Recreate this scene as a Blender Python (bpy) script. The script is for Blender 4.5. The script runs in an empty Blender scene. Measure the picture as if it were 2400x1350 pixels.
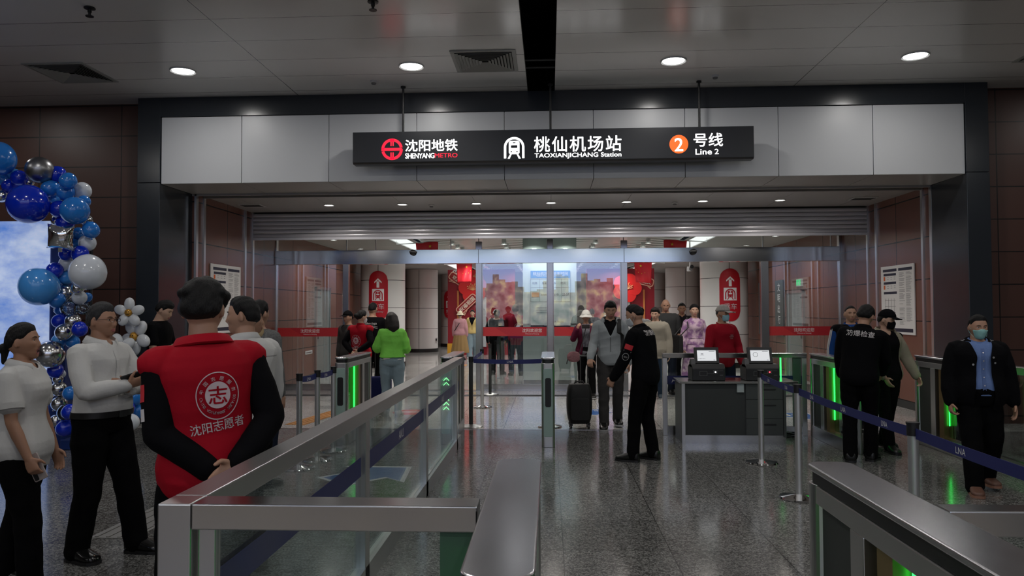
import bpy, bmesh, math, random
import numpy as np
from mathutils import Vector, Matrix
from mathutils.bvhtree import BVHTree

random.seed(7)
C = bpy.context.scene.collection
S = bpy.context.scene
PI = math.pi
# ------------------------------------------------------------------ camera
CAM_H, FPX = 1.62, 1735.0
YAW, PITCH, ROLL = math.radians(2.88), math.radians(1.73), math.radians(-0.23)
_f = Vector((-math.sin(YAW) * math.cos(PITCH), math.cos(YAW) * math.cos(PITCH), math.sin(PITCH)))
_r0 = Vector((math.cos(YAW), math.sin(YAW), 0.0))
_u0 = _r0.cross(_f)
_r = _r0 * math.cos(ROLL) + _u0 * math.sin(ROLL)
_u = -_r0 * math.sin(ROLL) + _u0 * math.cos(ROLL)
cam_d = bpy.data.cameras.new('camera')
cam_d.sensor_width = 36.0
cam_d.lens = 36.0 * FPX / 2400.0
cam_d.clip_end = 200
cam = bpy.data.objects.new('camera', cam_d)
C.objects.link(cam)
cam.matrix_world = Matrix(((_r.x, _u.x, -_f.x, 0), (_r.y, _u.y, -_f.y, 0), (_r.z, _u.z, -_f.z, CAM_H), (0, 0, 0, 1)))
S.camera = cam
S.view_settings.view_transform = 'Standard'
S.view_settings.look = 'None'
S.view_settings.gamma = 1.0
S.view_settings.use_curve_mapping = False
S.view_settings.exposure = 0.0
S.cycles.use_denoising = True
S.cycles.max_bounces = 9
S.cycles.diffuse_bounces = 3
S.cycles.glossy_bounces = 4
S.cycles.transparent_max_bounces = 24
S.cycles.sample_clamp_indirect = 4.0
S.cycles.caustics_reflective = False
S.cycles.caustics_refractive = False
# ------------------------------------------------------------------ world: faint spill from the rest of the terminal
W_ = bpy.data.worlds.new('world'); S.world = W_; W_.use_nodes = True
W_.node_tree.nodes['Background'].inputs[0].default_value = (0.6, 0.75, 1.0, 1)
W_.node_tree.nodes['Background'].inputs[1].default_value = 0.015

def pl(px, py, ax, val):
    """the point where the sight line through photo pixel (px, py) meets the plane coordinate[ax] = val"""
    d = _f + _r * ((px - 1200) / FPX) - _u * ((py - 675) / FPX)
    o = Vector((0, 0, CAM_H))
    return o + d * ((val - o[ax]) / d[ax])
def fl(px, py): return pl(px, py, 2, 0.0)

ZC, ZS, YF, YS, YG = 4.76, 3.49, 10.5, 13.75, 15.0     # ceiling, soffit, portal front, shutter, glass wall
XL, XR = -5.62, 5.80
LIGHT_ROWS = [9.33, 5.6, 1.9, -1.8, -5.5]
LIGHT_X = [-4.75, -1.75, 1.58, 4.55]

def area_light(name, loc, sx, sy, power, col=(1, 1, 1), rot=(0, 0, 0), shape='RECTANGLE', spread=PI):
    d = bpy.data.lights.new(name, 'AREA'); d.shape = shape; d.size = sx; d.size_y = sy
    d.energy = power; d.color = col; d.spread = spread
    o = bpy.data.objects.new(name, d); C.objects.link(o); o.location = loc; o.rotation_euler = rot
    return o
# lamp light: the round ceiling downlights, the small soffit downlights, the inner hall's light strips and lamps
HALL_W, SOFFIT_W, INNER_W = 26.0, 17.0, 18.0
for yy in LIGHT_ROWS:
    for xx in LIGHT_X + [-8.2, 8.0]:
        area_light('downlight_light', (xx, yy, ZC - 0.03), 0.2, 0.2, HALL_W * 0.5 if yy > 8 else HALL_W * 0.66, (1.0, 0.97, 0.93), shape='DISK', spread=PI)
for k in range(7):
    area_light('soffit_light', (-3.86 + 1.3 * k, 12.79, ZS - 0.03), 0.11, 0.11, SOFFIT_W, (1.0, 0.92, 0.85), shape='DISK', spread=math.radians(150))
INNER_X = [-2.35, -1.09, 1.12, 2.38]; INNER_Y = [17.86 + 1.06 * k for k in range(14)]
for ix, xx in enumerate(INNER_X):
    for k, yy in enumerate(INNER_Y):
        if (k + ix) % 2: area_light('gallery_light', (xx, yy, 3.2), 0.12, 0.12, INNER_W, (1.0, 0.97, 0.94), shape='DISK', spread=math.radians(150))
for xx in (-0.32, 0.34): area_light('gallery_light', (xx, 15.38, 3.2), 0.12, 0.12, 10.0, (1.0, 0.97, 0.94), shape='DISK', spread=math.radians(120))  # two extra lamps, added only to brighten the front of the pillar
for xx in (-4.9, 5.0):
    for yy in (16.6, 19.0, 24.5): area_light('gallery_light', (xx, yy, 3.23), 0.12, 0.12, INNER_W, (1.0, 0.97, 0.94), shape='DISK', spread=math.radians(150))

# ------------------------------------------------------------------ materials
MATS = {}
def _nt(name):
    m = bpy.data.materials.new(name); m.use_nodes = True
    nt = m.node_tree; b = nt.nodes['Principled BSDF']
    return m, nt, b
def N(nt, t, **kw):
    n = nt.nodes.new(t)
    for k, v in kw.items():
        if k.startswith('i_'): n.inputs[k[2:]].default_value = v
        elif isinstance(k, str): setattr(n, k, v)
    return n
def mat(name, col, rough=0.5, metal=0.0, noise=0.0, nscale=8.0, bump=0.0, bscale=40.0, stretch=None, emit=None, estr=0.0,
        spec=0.5, coat=0.0, sheen=0.0, trans=0.0, alpha=1.0, aniso=0.0, rvar=0.0):
    if name in MATS: return MATS[name]
    m, nt, b = _nt(name)
    b.inputs['Base Color'].default_value = (*col, 1)
    b.inputs['Roughness'].default_value = rough
    b.inputs['Metallic'].default_value = metal
    b.inputs['Specular IOR Level'].default_value = spec
    b.inputs['Coat Weight'].default_value = coat
    b.inputs['Sheen Weight'].default_value = sheen
    b.inputs['Transmission Weight'].default_value = trans
    b.inputs['Alpha'].default_value = alpha
    b.inputs['Anisotropic'].default_value = aniso
    if emit:
        b.inputs['Emission Color'].default_value = (*emit, 1); b.inputs['Emission Strength'].default_value = estr
    if noise or bump or rvar:
        tc = N(nt, 'ShaderNodeTexCoord'); mp = N(nt, 'ShaderNodeMapping')
        nt.links.new(tc.outputs['Object'], mp.inputs['Vector'])
        if stretch: mp.inputs['Scale'].default_value = stretch
        if noise:
            n = N(nt, 'ShaderNodeTexNoise', i_Scale=nscale, i_Detail=4.0)
            nt.links.new(mp.outputs[0], n.inputs['Vector'])
            mx = N(nt, 'ShaderNodeMix', data_type='RGBA')
            mx.inputs['A'].default_value = (*[c * (1 - noise) for c in col], 1); mx.inputs['B'].default_value = (*[min(1, c * (1 + noise)) for c in col], 1)
            nt.links.new(n.outputs['Fac'], mx.inputs['Factor']); nt.links.new(mx.outputs['Result'], b.inputs['Base Color'])
        if rvar:
            n3 = N(nt, 'ShaderNodeTexNoise', i_Scale=nscale, i_Detail=3.0); nt.links.new(mp.outputs[0], n3.inputs['Vector'])
            mr = N(nt, 'ShaderNodeMapRange'); mr.inputs['To Min'].default_value = rough - rvar; mr.inputs['To Max'].default_value = rough + rvar
            nt.links.new(n3.outputs['Fac'], mr.inputs['Value']); nt.links.new(mr.outputs[0], b.inputs['Roughness'])
        if bump:
            n2 = N(nt, 'ShaderNodeTexNoise', i_Scale=bscale, i_Detail=5.0)
            nt.links.new(mp.outputs[0], n2.inputs['Vector'])
            bp = N(nt, 'ShaderNodeBump'); bp.inputs['Strength'].default_value = bump; bp.inputs['Distance'].default_value = 0.02
            nt.links.new(n2.outputs['Fac'], bp.inputs['Height']); nt.links.new(bp.outputs[0], b.inputs['Normal'])
    MATS[name] = m
    return m
def glass_mat(name, tint=(0.93, 0.97, 0.96), refl=0.5, ior=1.5, rough=0.0):
    """clear architectural glass: mostly let through, mirrored by Fresnel"""
    if name in MATS: return MATS[name]
    m, nt, b = _nt(name); nt.nodes.remove(b)
    out = nt.nodes['Material Output']
    t = N(nt, 'ShaderNodeBsdfTransparent'); t.inputs[0].default_value = (*tint, 1)
    g = N(nt, 'ShaderNodeBsdfGlossy'); g.inputs['Roughness'].default_value = rough; g.inputs[0].default_value = (0.9, 0.97, 1, 1)
    fr = N(nt, 'ShaderNodeFresnel', i_IOR=ior)
    mu = N(nt, 'ShaderNodeMath', operation='MULTIPLY', use_clamp=True); mu.inputs[1].default_value = refl
    mx = N(nt, 'ShaderNodeMixShader')
    nt.links.new(fr.outputs[0], mu.inputs[0]); nt.links.new(mu.outputs[0], mx.inputs[0])
    nt.links.new(t.outputs[0], mx.inputs[1]); nt.links.new(g.outputs[0], mx.inputs[2]); nt.links.new(mx.outputs[0], out.inputs[0])
    MATS[name] = m
    return m
def emit_mat(name, col, s):
    return mat(name, (0.02, 0.02, 0.02), 0.5, emit=col, estr=s)
def math_n(nt, op, a, b=None, c=None):
    n = N(nt, 'ShaderNodeMath', operation=op)
    for i, v in enumerate((a, b, c)):
        if v is None: continue
        if isinstance(v, (int, float)): n.inputs[i].default_value = v
        else: nt.links.new(v, n.inputs[i])
    return n.outputs[0]
def line_mask(nt, coord, period, off, width):
    """1 on thin joint lines every period along coord"""
    a = math_n(nt, 'SUBTRACT', coord, off - period * 500)
    a = math_n(nt, 'MODULO', a, period)
    lo = math_n(nt, 'LESS_THAN', a, width / 2); hi = math_n(nt, 'GREATER_THAN', a, period - width / 2)
    return math_n(nt, 'MAXIMUM', lo, hi)
def granite_mat(name, c_lo, c_mid, c_hi, px, ox, py, oy, rough):
    m, nt, b = _nt(name)
    tc = N(nt, 'ShaderNodeTexCoord'); sp = N(nt, 'ShaderNodeSeparateXYZ'); nt.links.new(tc.outputs['Object'], sp.inputs[0])
    gx = line_mask(nt, sp.outputs[0], px, ox, 0.006); gy = line_mask(nt, sp.outputs[1], py, oy, 0.006)
    gl = math_n(nt, 'MAXIMUM', gx, gy)
    n1 = N(nt, 'ShaderNodeTexNoise', i_Scale=150.0, i_Detail=3.0, i_Roughness=0.7); nt.links.new(tc.outputs['Object'], n1.inputs['Vector'])
    n2 = N(nt, 'ShaderNodeTexNoise', i_Scale=1.3, i_Detail=3.0); nt.links.new(tc.outputs['Object'], n2.inputs['Vector'])
    v = N(nt, 'ShaderNodeTexVoronoi', i_Scale=90.0); nt.links.new(tc.outputs['Object'], v.inputs['Vector'])
    s1 = math_n(nt, 'MULTIPLY', n1.outputs['Fac'], 0.75)
    sv = N(nt, 'ShaderNodeSeparateColor'); nt.links.new(v.outputs['Color'], sv.inputs[0])
    s2 = math_n(nt, 'MULTIPLY', sv.outputs[0], 0.25)
    s = math_n(nt, 'ADD', s1, s2)
    cr = N(nt, 'ShaderNodeValToRGB'); e = cr.color_ramp.elements
    e[0].position = 0.36; e[0].color = (*c_lo, 1); e[1].position = 0.66; e[1].color = (*c_hi, 1)
    q = e.new(0.5); q.color = (*c_mid, 1)
    nt.links.new(s, cr.inputs[0])
    # tile to tile tone
    fx = math_n(nt, 'FLOOR', math_n(nt, 'DIVIDE', math_n(nt, 'SUBTRACT', sp.outputs[0], ox - px * 500), px))
    fy = math_n(nt, 'FLOOR', math_n(nt, 'DIVIDE', math_n(nt, 'SUBTRACT', sp.outputs[1], oy - py * 500), py))
    cv = N(nt, 'ShaderNodeCombineXYZ'); nt.links.new(fx, cv.inputs[0]); nt.links.new(fy, cv.inputs[1])
    wn = N(nt, 'ShaderNodeTexWhiteNoise', noise_dimensions='2D'); nt.links.new(cv.outputs[0], wn.inputs['Vector'])
    tone = math_n(nt, 'ADD', math_n(nt, 'MULTIPLY', wn.outputs['Value'], 0.22), math_n(nt, 'ADD', math_n(nt, 'MULTIPLY', n2.outputs['Fac'], 0.35), 0.70))
    mx = N(nt, 'ShaderNodeMix', data_type='RGBA', blend_type='MULTIPLY'); mx.inputs['Factor'].default_value = 1.0
    nt.links.new(cr.outputs[0], mx.inputs['A']); nt.links.new(tone, mx.inputs['B'])
    m2 = N(nt, 'ShaderNodeMix', data_type='RGBA'); nt.links.new(gl, m2.inputs['Factor'])
    nt.links.new(mx.outputs['Result'], m2.inputs['A']); m2.inputs['B'].default_value = (0.02, 0.02, 0.02, 1)
    nt.links.new(m2.outputs['Result'], b.inputs['Base Color'])
    rr = N(nt, 'ShaderNodeMapRange'); rr.inputs['To Min'].default_value = rough * 0.7; rr.inputs['To Max'].default_value = rough * 1.5
    nt.links.new(n2.outputs['Fac'], rr.inputs['Value']); nt.links.new(rr.outputs[0], b.inputs['Roughness'])
    bp = N(nt, 'ShaderNodeBump'); bp.inputs['Strength'].default_value = 0.4; bp.inputs['Distance'].default_value = 0.002; bp.invert = True
    nt.links.new(gl, bp.inputs['Height']); nt.links.new(bp.outputs[0], b.inputs['Normal'])
    MATS[name] = m
    return m
def panel_mat(name, col, rough, lx=None, ly=None, lz=None, metal=0.0, gap=(0.01, 0.01, 0.01), wid=0.008, spec=0.5, tone=0.12, aniso=0.0, bumpy=0.0):
    """a surface of panels: joint lines along the given axes, each (period, offset), and slight tone change from panel to panel"""
    m, nt, b = _nt(name)
    tc = N(nt, 'ShaderNodeTexCoord'); sp = N(nt, 'ShaderNodeSeparateXYZ'); nt.links.new(tc.outputs['Object'], sp.inputs[0])
    g = None; cv = N(nt, 'ShaderNodeCombineXYZ')
    for i, l in enumerate((lx, ly, lz)):
        if not l: continue
        k = line_mask(nt, sp.outputs[i], l[0], l[1], wid)
        g = k if g is None else math_n(nt, 'MAXIMUM', g, k)
        nt.links.new(math_n(nt, 'FLOOR', math_n(nt, 'DIVIDE', math_n(nt, 'SUBTRACT', sp.outputs[i], l[1] - l[0] * 500), l[0])), cv.inputs[i])
    wn = N(nt, 'ShaderNodeTexWhiteNoise'); nt.links.new(cv.outputs[0], wn.inputs['Vector'])
    t = math_n(nt, 'ADD', math_n(nt, 'MULTIPLY', wn.outputs['Value'], tone), 1 - tone / 2)
    mx = N(nt, 'ShaderNodeMix', data_type='RGBA', blend_type='MULTIPLY'); mx.inputs['Factor'].default_value = 1.0
    mx.inputs['A'].default_value = (*col, 1); nt.links.new(t, mx.inputs['B'])
    m2 = N(nt, 'ShaderNodeMix', data_type='RGBA'); nt.links.new(mx.outputs['Result'], m2.inputs['A']); m2.inputs['B'].default_value = (*gap, 1)
    if g is not None: nt.links.new(g, m2.inputs['Factor'])
    else: m2.inputs['Factor'].default_value = 0
    nt.links.new(m2.outputs['Result'], b.inputs['Base Color'])
    b.inputs['Roughness'].default_value = rough; b.inputs['Metallic'].default_value = metal; b.inputs['Specular IOR Level'].default_value = spec
    b.inputs['Anisotropic'].default_value = aniso
    h = None
    bp = N(nt, 'ShaderNodeBump'); bp.inputs['Strength'].default_value = 0.5; bp.inputs['Distance'].default_value = 0.004; bp.invert = True
    if g is not None: nt.links.new(g, bp.inputs['Height'])
    if bumpy:
        n = N(nt, 'ShaderNodeTexNoise', i_Scale=bumpy); nt.links.new(tc.outputs['Object'], n.inputs['Vector'])
        b2 = N(nt, 'ShaderNodeBump'); b2.inputs['Strength'].default_value = 0.08; b2.inputs['Distance'].default_value = 0.05
        nt.links.new(n.outputs['Fac'], b2.inputs['Height']); nt.links.new(b2.outputs[0], bp.inputs['Normal'])
    nt.links.new(bp.outputs[0], b.inputs['Normal'])
    MATS[name] = m
    return m

# ------------------------------------------------------------------ mesh building
class MB:
    """collects faces for one mesh object"""
    def __init__(s): s.v = []; s.f = []; s.m = []; s.sm = []
    def add(s, vs, fs, mi=0, smooth=False):
        o = len(s.v); s.v += [tuple(p) for p in vs]
        for f in fs: s.f.append(tuple(i + o for i in f)); s.m.append(mi); s.sm.append(smooth)
        return s
    def box(s, x0, x1, y0, y1, z0, z1, mi=0):
        return s.add([(x0, y0, z0), (x1, y0, z0), (x1, y1, z0), (x0, y1, z0), (x0, y0, z1), (x1, y0, z1), (x1, y1, z1), (x0, y1, z1)],
                     [(0, 3, 2, 1), (4, 5, 6, 7), (0, 1, 5, 4), (1, 2, 6, 5), (2, 3, 7, 6), (3, 0, 4, 7)], mi)
    def prism(s, poly, axis, a0, a1, mi=0, smooth=False):
        """extrude a 2D outline (counter-clockwise in its own axes) along axis from a0 to a1"""
        n = len(poly)
        def P(p, a): return (a, p[0], p[1]) if axis == 0 else ((p[0], a, p[1]) if axis == 1 else (p[0], p[1], a))
        vs = [P(p, a0) for p in poly] + [P(p, a1) for p in poly]
        fs = [tuple(range(n)), tuple(range(2 * n - 1, n - 1, -1))]
        s.add(vs, fs, mi)
        o = len(s.v) - 2 * n
        for i in range(n):
            j = (i + 1) % n
            s.f.append((o + i, o + i + n, o + j + n, o + j)); s.m.append(mi); s.sm.append(smooth)
        return s
    def tube(s, pts, r, seg=12, mi=0, caps=True, flat=1.0):
        pts = [Vector(p) for p in pts]; n = len(pts)
        rr = r if isinstance(r, (list, tuple)) else [r] * n
        rings = []; up = Vector((0, 0, 1))
        t0 = (pts[1] - pts[0]).normalized()
        if abs(t0.dot(up)) > 0.95: up = Vector((0, 1, 0))
        a = t0.cross(up).normalized()
        for i, p in enumerate(pts):
            t = (pts[min(i + 1, n - 1)] - pts[max(i - 1, 0)]).normalized()
            a = (a - t * a.dot(t)).normalized(); b = t.cross(a)
            rings.append([p + (a * math.cos(k * 2 * PI / seg) + b * math.sin(k * 2 * PI / seg) * flat) * rr[i] for k in range(seg)])
        return s.loft(rings, mi, caps)
    def loft(s, rings, mi=0, caps=True, smooth=True):
        seg = len(rings[0]); vs = [p for r in rings for p in r]; fs = []
        for i in range(len(rings) - 1):
            for k in range(seg):
                k2 = (k + 1) % seg
                fs.append((i * seg + k, i * seg + k2, (i + 1) * seg + k2, (i + 1) * seg + k))
        o = len(s.v); s.add(vs, fs, mi, smooth)
        if caps:
            s.f.append(tuple(o + k for k in range(seg - 1, -1, -1))); s.m.append(mi); s.sm.append(False)
            e = o + (len(rings) - 1) * seg
            s.f.append(tuple(e + k for k in range(seg))); s.m.append(mi); s.sm.append(False)
        return s
    def cyl(s, x, y, z0, z1, r, seg=24, mi=0, r1=None):
        return s.tube([(x, y, z0), (x, y, z1)], [r, r if r1 is None else r1], seg, mi)
    def lathe(s, prof, seg=32, c=(0, 0, 0), mi=0, caps=True):
        return s.loft([[(c[0] + r * math.cos(k * 2 * PI / seg), c[1] + r * math.sin(k * 2 * PI / seg), c[2] + z) for k in range(seg)] for r, z in prof], mi, caps)
    def ball(s, c, r, mi=0, seg=20, rings=12, M=None):
        r = (r, r, r) if isinstance(r, (int, float)) else r
        rs = []
        for i in range(rings + 1):
            t = PI * (0.02 + 0.96 * i / rings)
            ring = []
            for k in range(seg):
                a = 2 * PI * k / seg
                p = Vector((r[0] * math.sin(t) * math.cos(a), r[1] * math.sin(t) * math.sin(a), -r[2] * math.cos(t)))
                if M is not None: p = M @ p
                ring.append(p + Vector(c))
            rs.append(ring)
        return s.loft(rs, mi, True)
    def quad(s, a, b, c, d, mi=0): return s.add([a, b, c, d], [(0, 1, 2, 3)], mi)
    def mesh(s, name, mats):
        me = bpy.data.meshes.new(name); me.from_pydata(s.v, [], s.f)
        for m in mats: me.materials.append(m)
        me.polygons.foreach_set('material_index', s.m); me.polygons.foreach_set('use_smooth', s.sm)
        me.update(); return me
    def build(s, name, mats, parent=None, loc=(0, 0, 0), rot=(0, 0, 0), bevel=0.0, sharp=40, seg=2):
        mats = mats if isinstance(mats, (list, tuple)) else [mats]
        me = s.mesh(name, mats)
        bm = bmesh.new(); bm.from_mesh(me); bmesh.ops.recalc_face_normals(bm, faces=bm.faces); bm.to_mesh(me); bm.free()
        if any(s.sm): me.set_sharp_from_angle(angle=math.radians(sharp))
        o = bpy.data.objects.new(name, me); C.objects.link(o)
        o.location = loc; o.rotation_euler = rot
        if parent is not None: o.parent = parent
        if bevel:
            b = o.modifiers.new('bevel', 'BEVEL'); b.width = bevel; b.segments = seg; b.limit_method = 'ANGLE'; b.angle_limit = math.radians(40)
        return o
def tag(o, label, cat, group=None, kind=None):
    if label: o['label'] = label
    if cat: o['category'] = cat
    if group: o['group'] = group
    if kind: o['kind'] = kind
    return o
def thing(name, label, cat, loc=(0, 0, 0), rz=0.0, group=None):
    o = bpy.data.objects.new(name, None); C.objects.link(o); o.empty_display_size = 0.1
    o.location = loc; o.rotation_euler = (0, 0, rz)
    return tag(o, label, cat, group)
def struct(name, mb, mats, **kw):
    o = mb.build(name, mats, **kw); o['kind'] = 'structure'; return o
def dup(root, loc, rz=None, label=None, group=None):
    """a copy of a thing with copies of its parts and sub-parts"""
    r = root.copy(); C.objects.link(r); r.location = loc
    if rz is not None: r.rotation_euler = (0, 0, rz)
    if label: r['label'] = label
    if group: r['group'] = group
    for ch in list(root.children):
        c = ch.copy(); C.objects.link(c); c.parent = r
        for g in list(ch.children):
            d = g.copy(); C.objects.link(d); d.parent = c
    return r
def text_geo(body, size=1.0, bold=0.0, align='LEFT', ext=0.0, spacing=1.0, shear=0.0):
    """lettering as (verts, faces) in its own plane: x to the reader's right, y up"""
    c = bpy.data.curves.new('lettering', 'FONT'); c.body = body; c.size = size; c.offset = bold * size; c.align_x = align
    c.extrude = ext; c.space_character = spacing; c.shear = shear; c.resolution_u = 4
    o = bpy.data.objects.new('lettering', c); C.objects.link(o)
    me = bpy.data.meshes.new_from_object(o.evaluated_get(bpy.context.evaluated_depsgraph_get()))
    vs = [v.co.copy() for v in me.vertices]; fs = [tuple(p.vertices) for p in me.polygons]
    bpy.data.objects.remove(o); bpy.data.curves.remove(c); bpy.data.meshes.remove(me)
    return vs, fs
def put_text(mb, body, org, ux, uy, width=None, height=None, bold=0.0, mi=0, ext=0.0, cx=False, mirror=False, lift=0.0, **kw):
    """lay lettering into mb: org = lower left (or lower middle with cx), ux/uy unit vectors; scaled to width and/or height"""
    vs, fs = text_geo(body, 1.0, min(bold, 0.0), **kw)
    if not vs: return mb
    x0 = min(v.x for v in vs); x1 = max(v.x for v in vs); y0 = min(v.y for v in vs); y1 = max(v.y for v in vs)
    sx = width / (x1 - x0) if width else None; sy = height / (y1 - y0) if height else None
    sx = sx or sy; sy = sy or sx
    ux, uy, org = Vector(ux), Vector(uy), Vector(org); nz = ux.cross(uy)
    w = (x1 - x0) * sx
    def P(v):
        x = (v.x - x0) * sx - (w / 2 if cx else 0)
        if mirror: x = -x
        return org + ux * x + uy * ((v.y - y0) * sy) + nz * lift
    if bold > 0 and not ext:     # heavier strokes: the same letters stamped slightly apart
        b_ = bold * .45 * (y1 - y0) * sy
        for k in range(6):
            d = ux * (b_ * math.cos(k * PI / 3)) + uy * (b_ * math.sin(k * PI / 3)) + nz * (2e-5 * k)
            mb.add([P(v) + d for v in vs], fs, mi)
    pts = [P(v) for v in vs]
    if ext:
        back = [p - nz * ext for p in pts]; n = len(pts)
        edges = {}
        for f in fs:
            for i in range(len(f)):
                e = (f[i], f[(i + 1) % len(f)]); edges[e] = 1
        side = [(a, b, b + n, a + n) for (a, b) in edges if (b, a) not in edges]
        mb.add(pts + back, list(fs) + side, mi)
    else: mb.add(pts, fs, mi)
    return mb
def arc(cx, cy, r, a0, a1, n=12): return [(cx + r * math.cos(math.radians(a0 + (a1 - a0) * i / n)), cy + r * math.sin(math.radians(a0 + (a1 - a0) * i / n))) for i in range(n + 1)]
def rrect(x0, x1, y0, y1, r, n=5):
    return arc(x1 - r, y0 + r, r, -90, 0, n) + arc(x1 - r, y1 - r, r, 0, 90, n) + arc(x0 + r, y1 - r, r, 90, 180, n) + arc(x0 + r, y0 + r, r, 180, 270, n)
# ------------------------------------------------------------------ shared materials
STEEL = mat('brushed_steel', (0.62, 0.62, 0.62), 0.3, 1.0)
STEEL_X = mat('brushed_steel_cross', (0.56, 0.56, 0.56), 0.18, 1.0)
LID = mat('satin_lid', (0.70, 0.70, 0.73), 0.21, 1.0, rvar=0.04, nscale=3, stretch=(3, 1, 1), bump=0.02, bscale=3)
MIRROR = mat('polished_steel', (0.55, 0.55, 0.56), 0.12, 1.0, bump=0.06, bscale=1.6, stretch=(1.0, 1, 1))
CHROME = mat('chrome', (0.75, 0.75, 0.76), 0.06, 1.0)
BLACK = mat('black_plastic', (0.008, 0.008, 0.009), 0.45)
BLACKM = mat('black_matte', (0.004, 0.004, 0.004), 0.9, spec=0.1)
DARKP = mat('dark_grey_panel', (0.03, 0.034, 0.033), 0.5)
CHARCOAL = mat('charcoal_panel', (0.028, 0.033, 0.040), 0.22, noise=0.1, nscale=1.5)
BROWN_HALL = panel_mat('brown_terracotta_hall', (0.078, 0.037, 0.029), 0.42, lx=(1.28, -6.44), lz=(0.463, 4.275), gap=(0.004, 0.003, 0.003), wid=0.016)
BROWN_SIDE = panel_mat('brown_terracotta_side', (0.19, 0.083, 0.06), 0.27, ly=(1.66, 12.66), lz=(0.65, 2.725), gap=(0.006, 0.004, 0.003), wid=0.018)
BRASS = mat('brass_panel', (0.30, 0.21, 0.09), 0.4, 0.8)
PALEG = mat('pale_green_panel', (0.30, 0.42, 0.38), 0.3)
GLASS = glass_mat('clear_glass', (0.93, 0.97, 0.96), 0.45)
SHOPGLASS = glass_mat('entrance_glass', (0.95, 0.98, 0.98), 4.5)
LEDG = emit_mat('green_led', (0.03, 1.0, 0.12), 3.2)
LAMP = emit_mat('lamp_diffuser', (1.0, 0.97, 0.93), 9.0)
LAMPB = emit_mat('lamp_diffuser_hall', (1.0, 0.98, 0.95), 16.0)
WHITEP = mat('white_enamel', (0.62, 0.63, 0.63), 0.3)
WHITE_PRINT = mat('white_print', (0.75, 0.75, 0.75), 0.5)
RED_PRINT = mat('red_print', (0.40, 0.012, 0.02), 0.4)
BLUE_BELT = mat('navy_webbing', (0.012, 0.018, 0.12), 0.6, bump=0.1, bscale=300)

# ------------------------------------------------------------------ floors
struct('floor', MB().box(-14, 14, -7, 10.11, -0.2, 0.0), granite_mat('granite_hall', (0.028, 0.028, 0.027), (0.125, 0.125, 0.12), (0.29, 0.29, 0.28), 0.72, 0.085, 0.72, 10.11, 0.13))
struct('floor_2', MB().box(-14, 14, 10.11, 45, -0.2, 0.0), granite_mat('granite_gallery', (0.2, 0.195, 0.185), (0.42, 0.41, 0.385), (0.6, 0.59, 0.57), 0.72, 0.085, 0.72, 10.11, 0.09))
# a dark steel threshold rail where the two floors meet, and the doors' track
struct('trim_1', MB().box(-5.6, 5.78, 10.09, 10.13, 0.0, 0.004), STEEL_X)
struct('trim_2', MB().box(-5.6, 5.78, 14.0, 14.22, 0.0, 0.004), mat('dark_door_mat', (0.03, 0.03, 0.035), 0.6))
struct('trim_3', MB().box(-5.6, 5.78, 14.9, 15.1, 0.0, 0.012), STEEL_X)

# ------------------------------------------------------------------ hall ceiling, open slot and its pipes
CEIL = panel_mat('aluminium_ceiling_panels', (0.82, 0.80, 0.78), 0.22, lx=(7.08, 3.45), ly=(0.65, 9.64), gap=(0.05, 0.05, 0.05), wid=0.008, tone=0.05, spec=0.5, metal=0.0)
struct('ceiling', MB().box(-14, -0.295, -7, 10.85, ZC, ZC + 0.08).box(0.095, 14, -7, 10.85, ZC, ZC + 0.08), CEIL)
struct('ceiling_2', MB().box(-0.6, 0.4, -7, 10.85, ZC + 0.9, ZC + 1.0).box(-0.6, -0.5, -7, 10.85, ZC + 0.08, ZC + 0.9).box(0.3, 0.4, -7, 10.85, ZC + 0.08, ZC + 0.9).box(-0.6, 0.4, 10.85, 10.95, ZC + .0, ZC + 0.9), BLACKM)
for k, yy in enumerate((9.55, 9.85)):
    tag(MB().tube([(-0.5, yy, ZC + 0.12), (0.3, yy, ZC + 0.12)], 0.014, 10).build('conduit_pipe', mat('conduit', (0.05, 0.05, 0.05), 0.5)),
        ('nearer' if k == 0 else 'farther') + ' thin conduit crossing the black ceiling slot', 'pipe', 'conduits in the ceiling slot')

# ------------------------------------------------------------------ walls of the hall
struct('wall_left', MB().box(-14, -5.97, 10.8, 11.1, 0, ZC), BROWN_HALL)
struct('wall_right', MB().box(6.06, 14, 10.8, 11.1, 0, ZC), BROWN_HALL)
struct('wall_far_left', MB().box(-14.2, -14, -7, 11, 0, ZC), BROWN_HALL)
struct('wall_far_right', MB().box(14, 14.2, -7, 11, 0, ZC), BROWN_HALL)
struct('wall_rear', MB().box(-14, 14, -7.2, -7, 0, ZC), mat('rear_wall', (0.16, 0.16, 0.165), 0.4))
# portal: charcoal posts and beam, white fascia, charcoal inner faces
pf = MB()
pf.box(-6.02, -5.68, YF, 11.5, 0, 3.505).box(-6.02, -5.68, YF, 11.5, 3.511, ZC - 0.002)
pf.box(5.78, 6.09, YF, 11.5, 0, 3.505).box(5.78, 6.09, YF, 11.5, 3.511, ZC - 0.002)
pf.box(-5.68, 5.78, YF, 10.9, 4.475, ZC - 0.002)
struct('trim_portal', pf, CHARCOAL, bevel=0.004)
fa = MB(); xs = [-5.672, -4.47, -3.18, -1.895, -0.63, 0.64, 1.93, 3.23, 4.53, 5.774]
for i in range(9): fa.box(xs[i] + 0.004, xs[i + 1] - 0.004, YF + 0.02, YF + 0.06, ZS + 0.002, 4.47)
fa.box(-5.67, 5.77, YF + 0.06, YF + 0.4, ZS + 0.05, 4.47)
struct('wall_fascia', fa, mat('white_fascia_panel', (0.60, 0.615, 0.635), 0.36), bevel=0.003)
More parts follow.
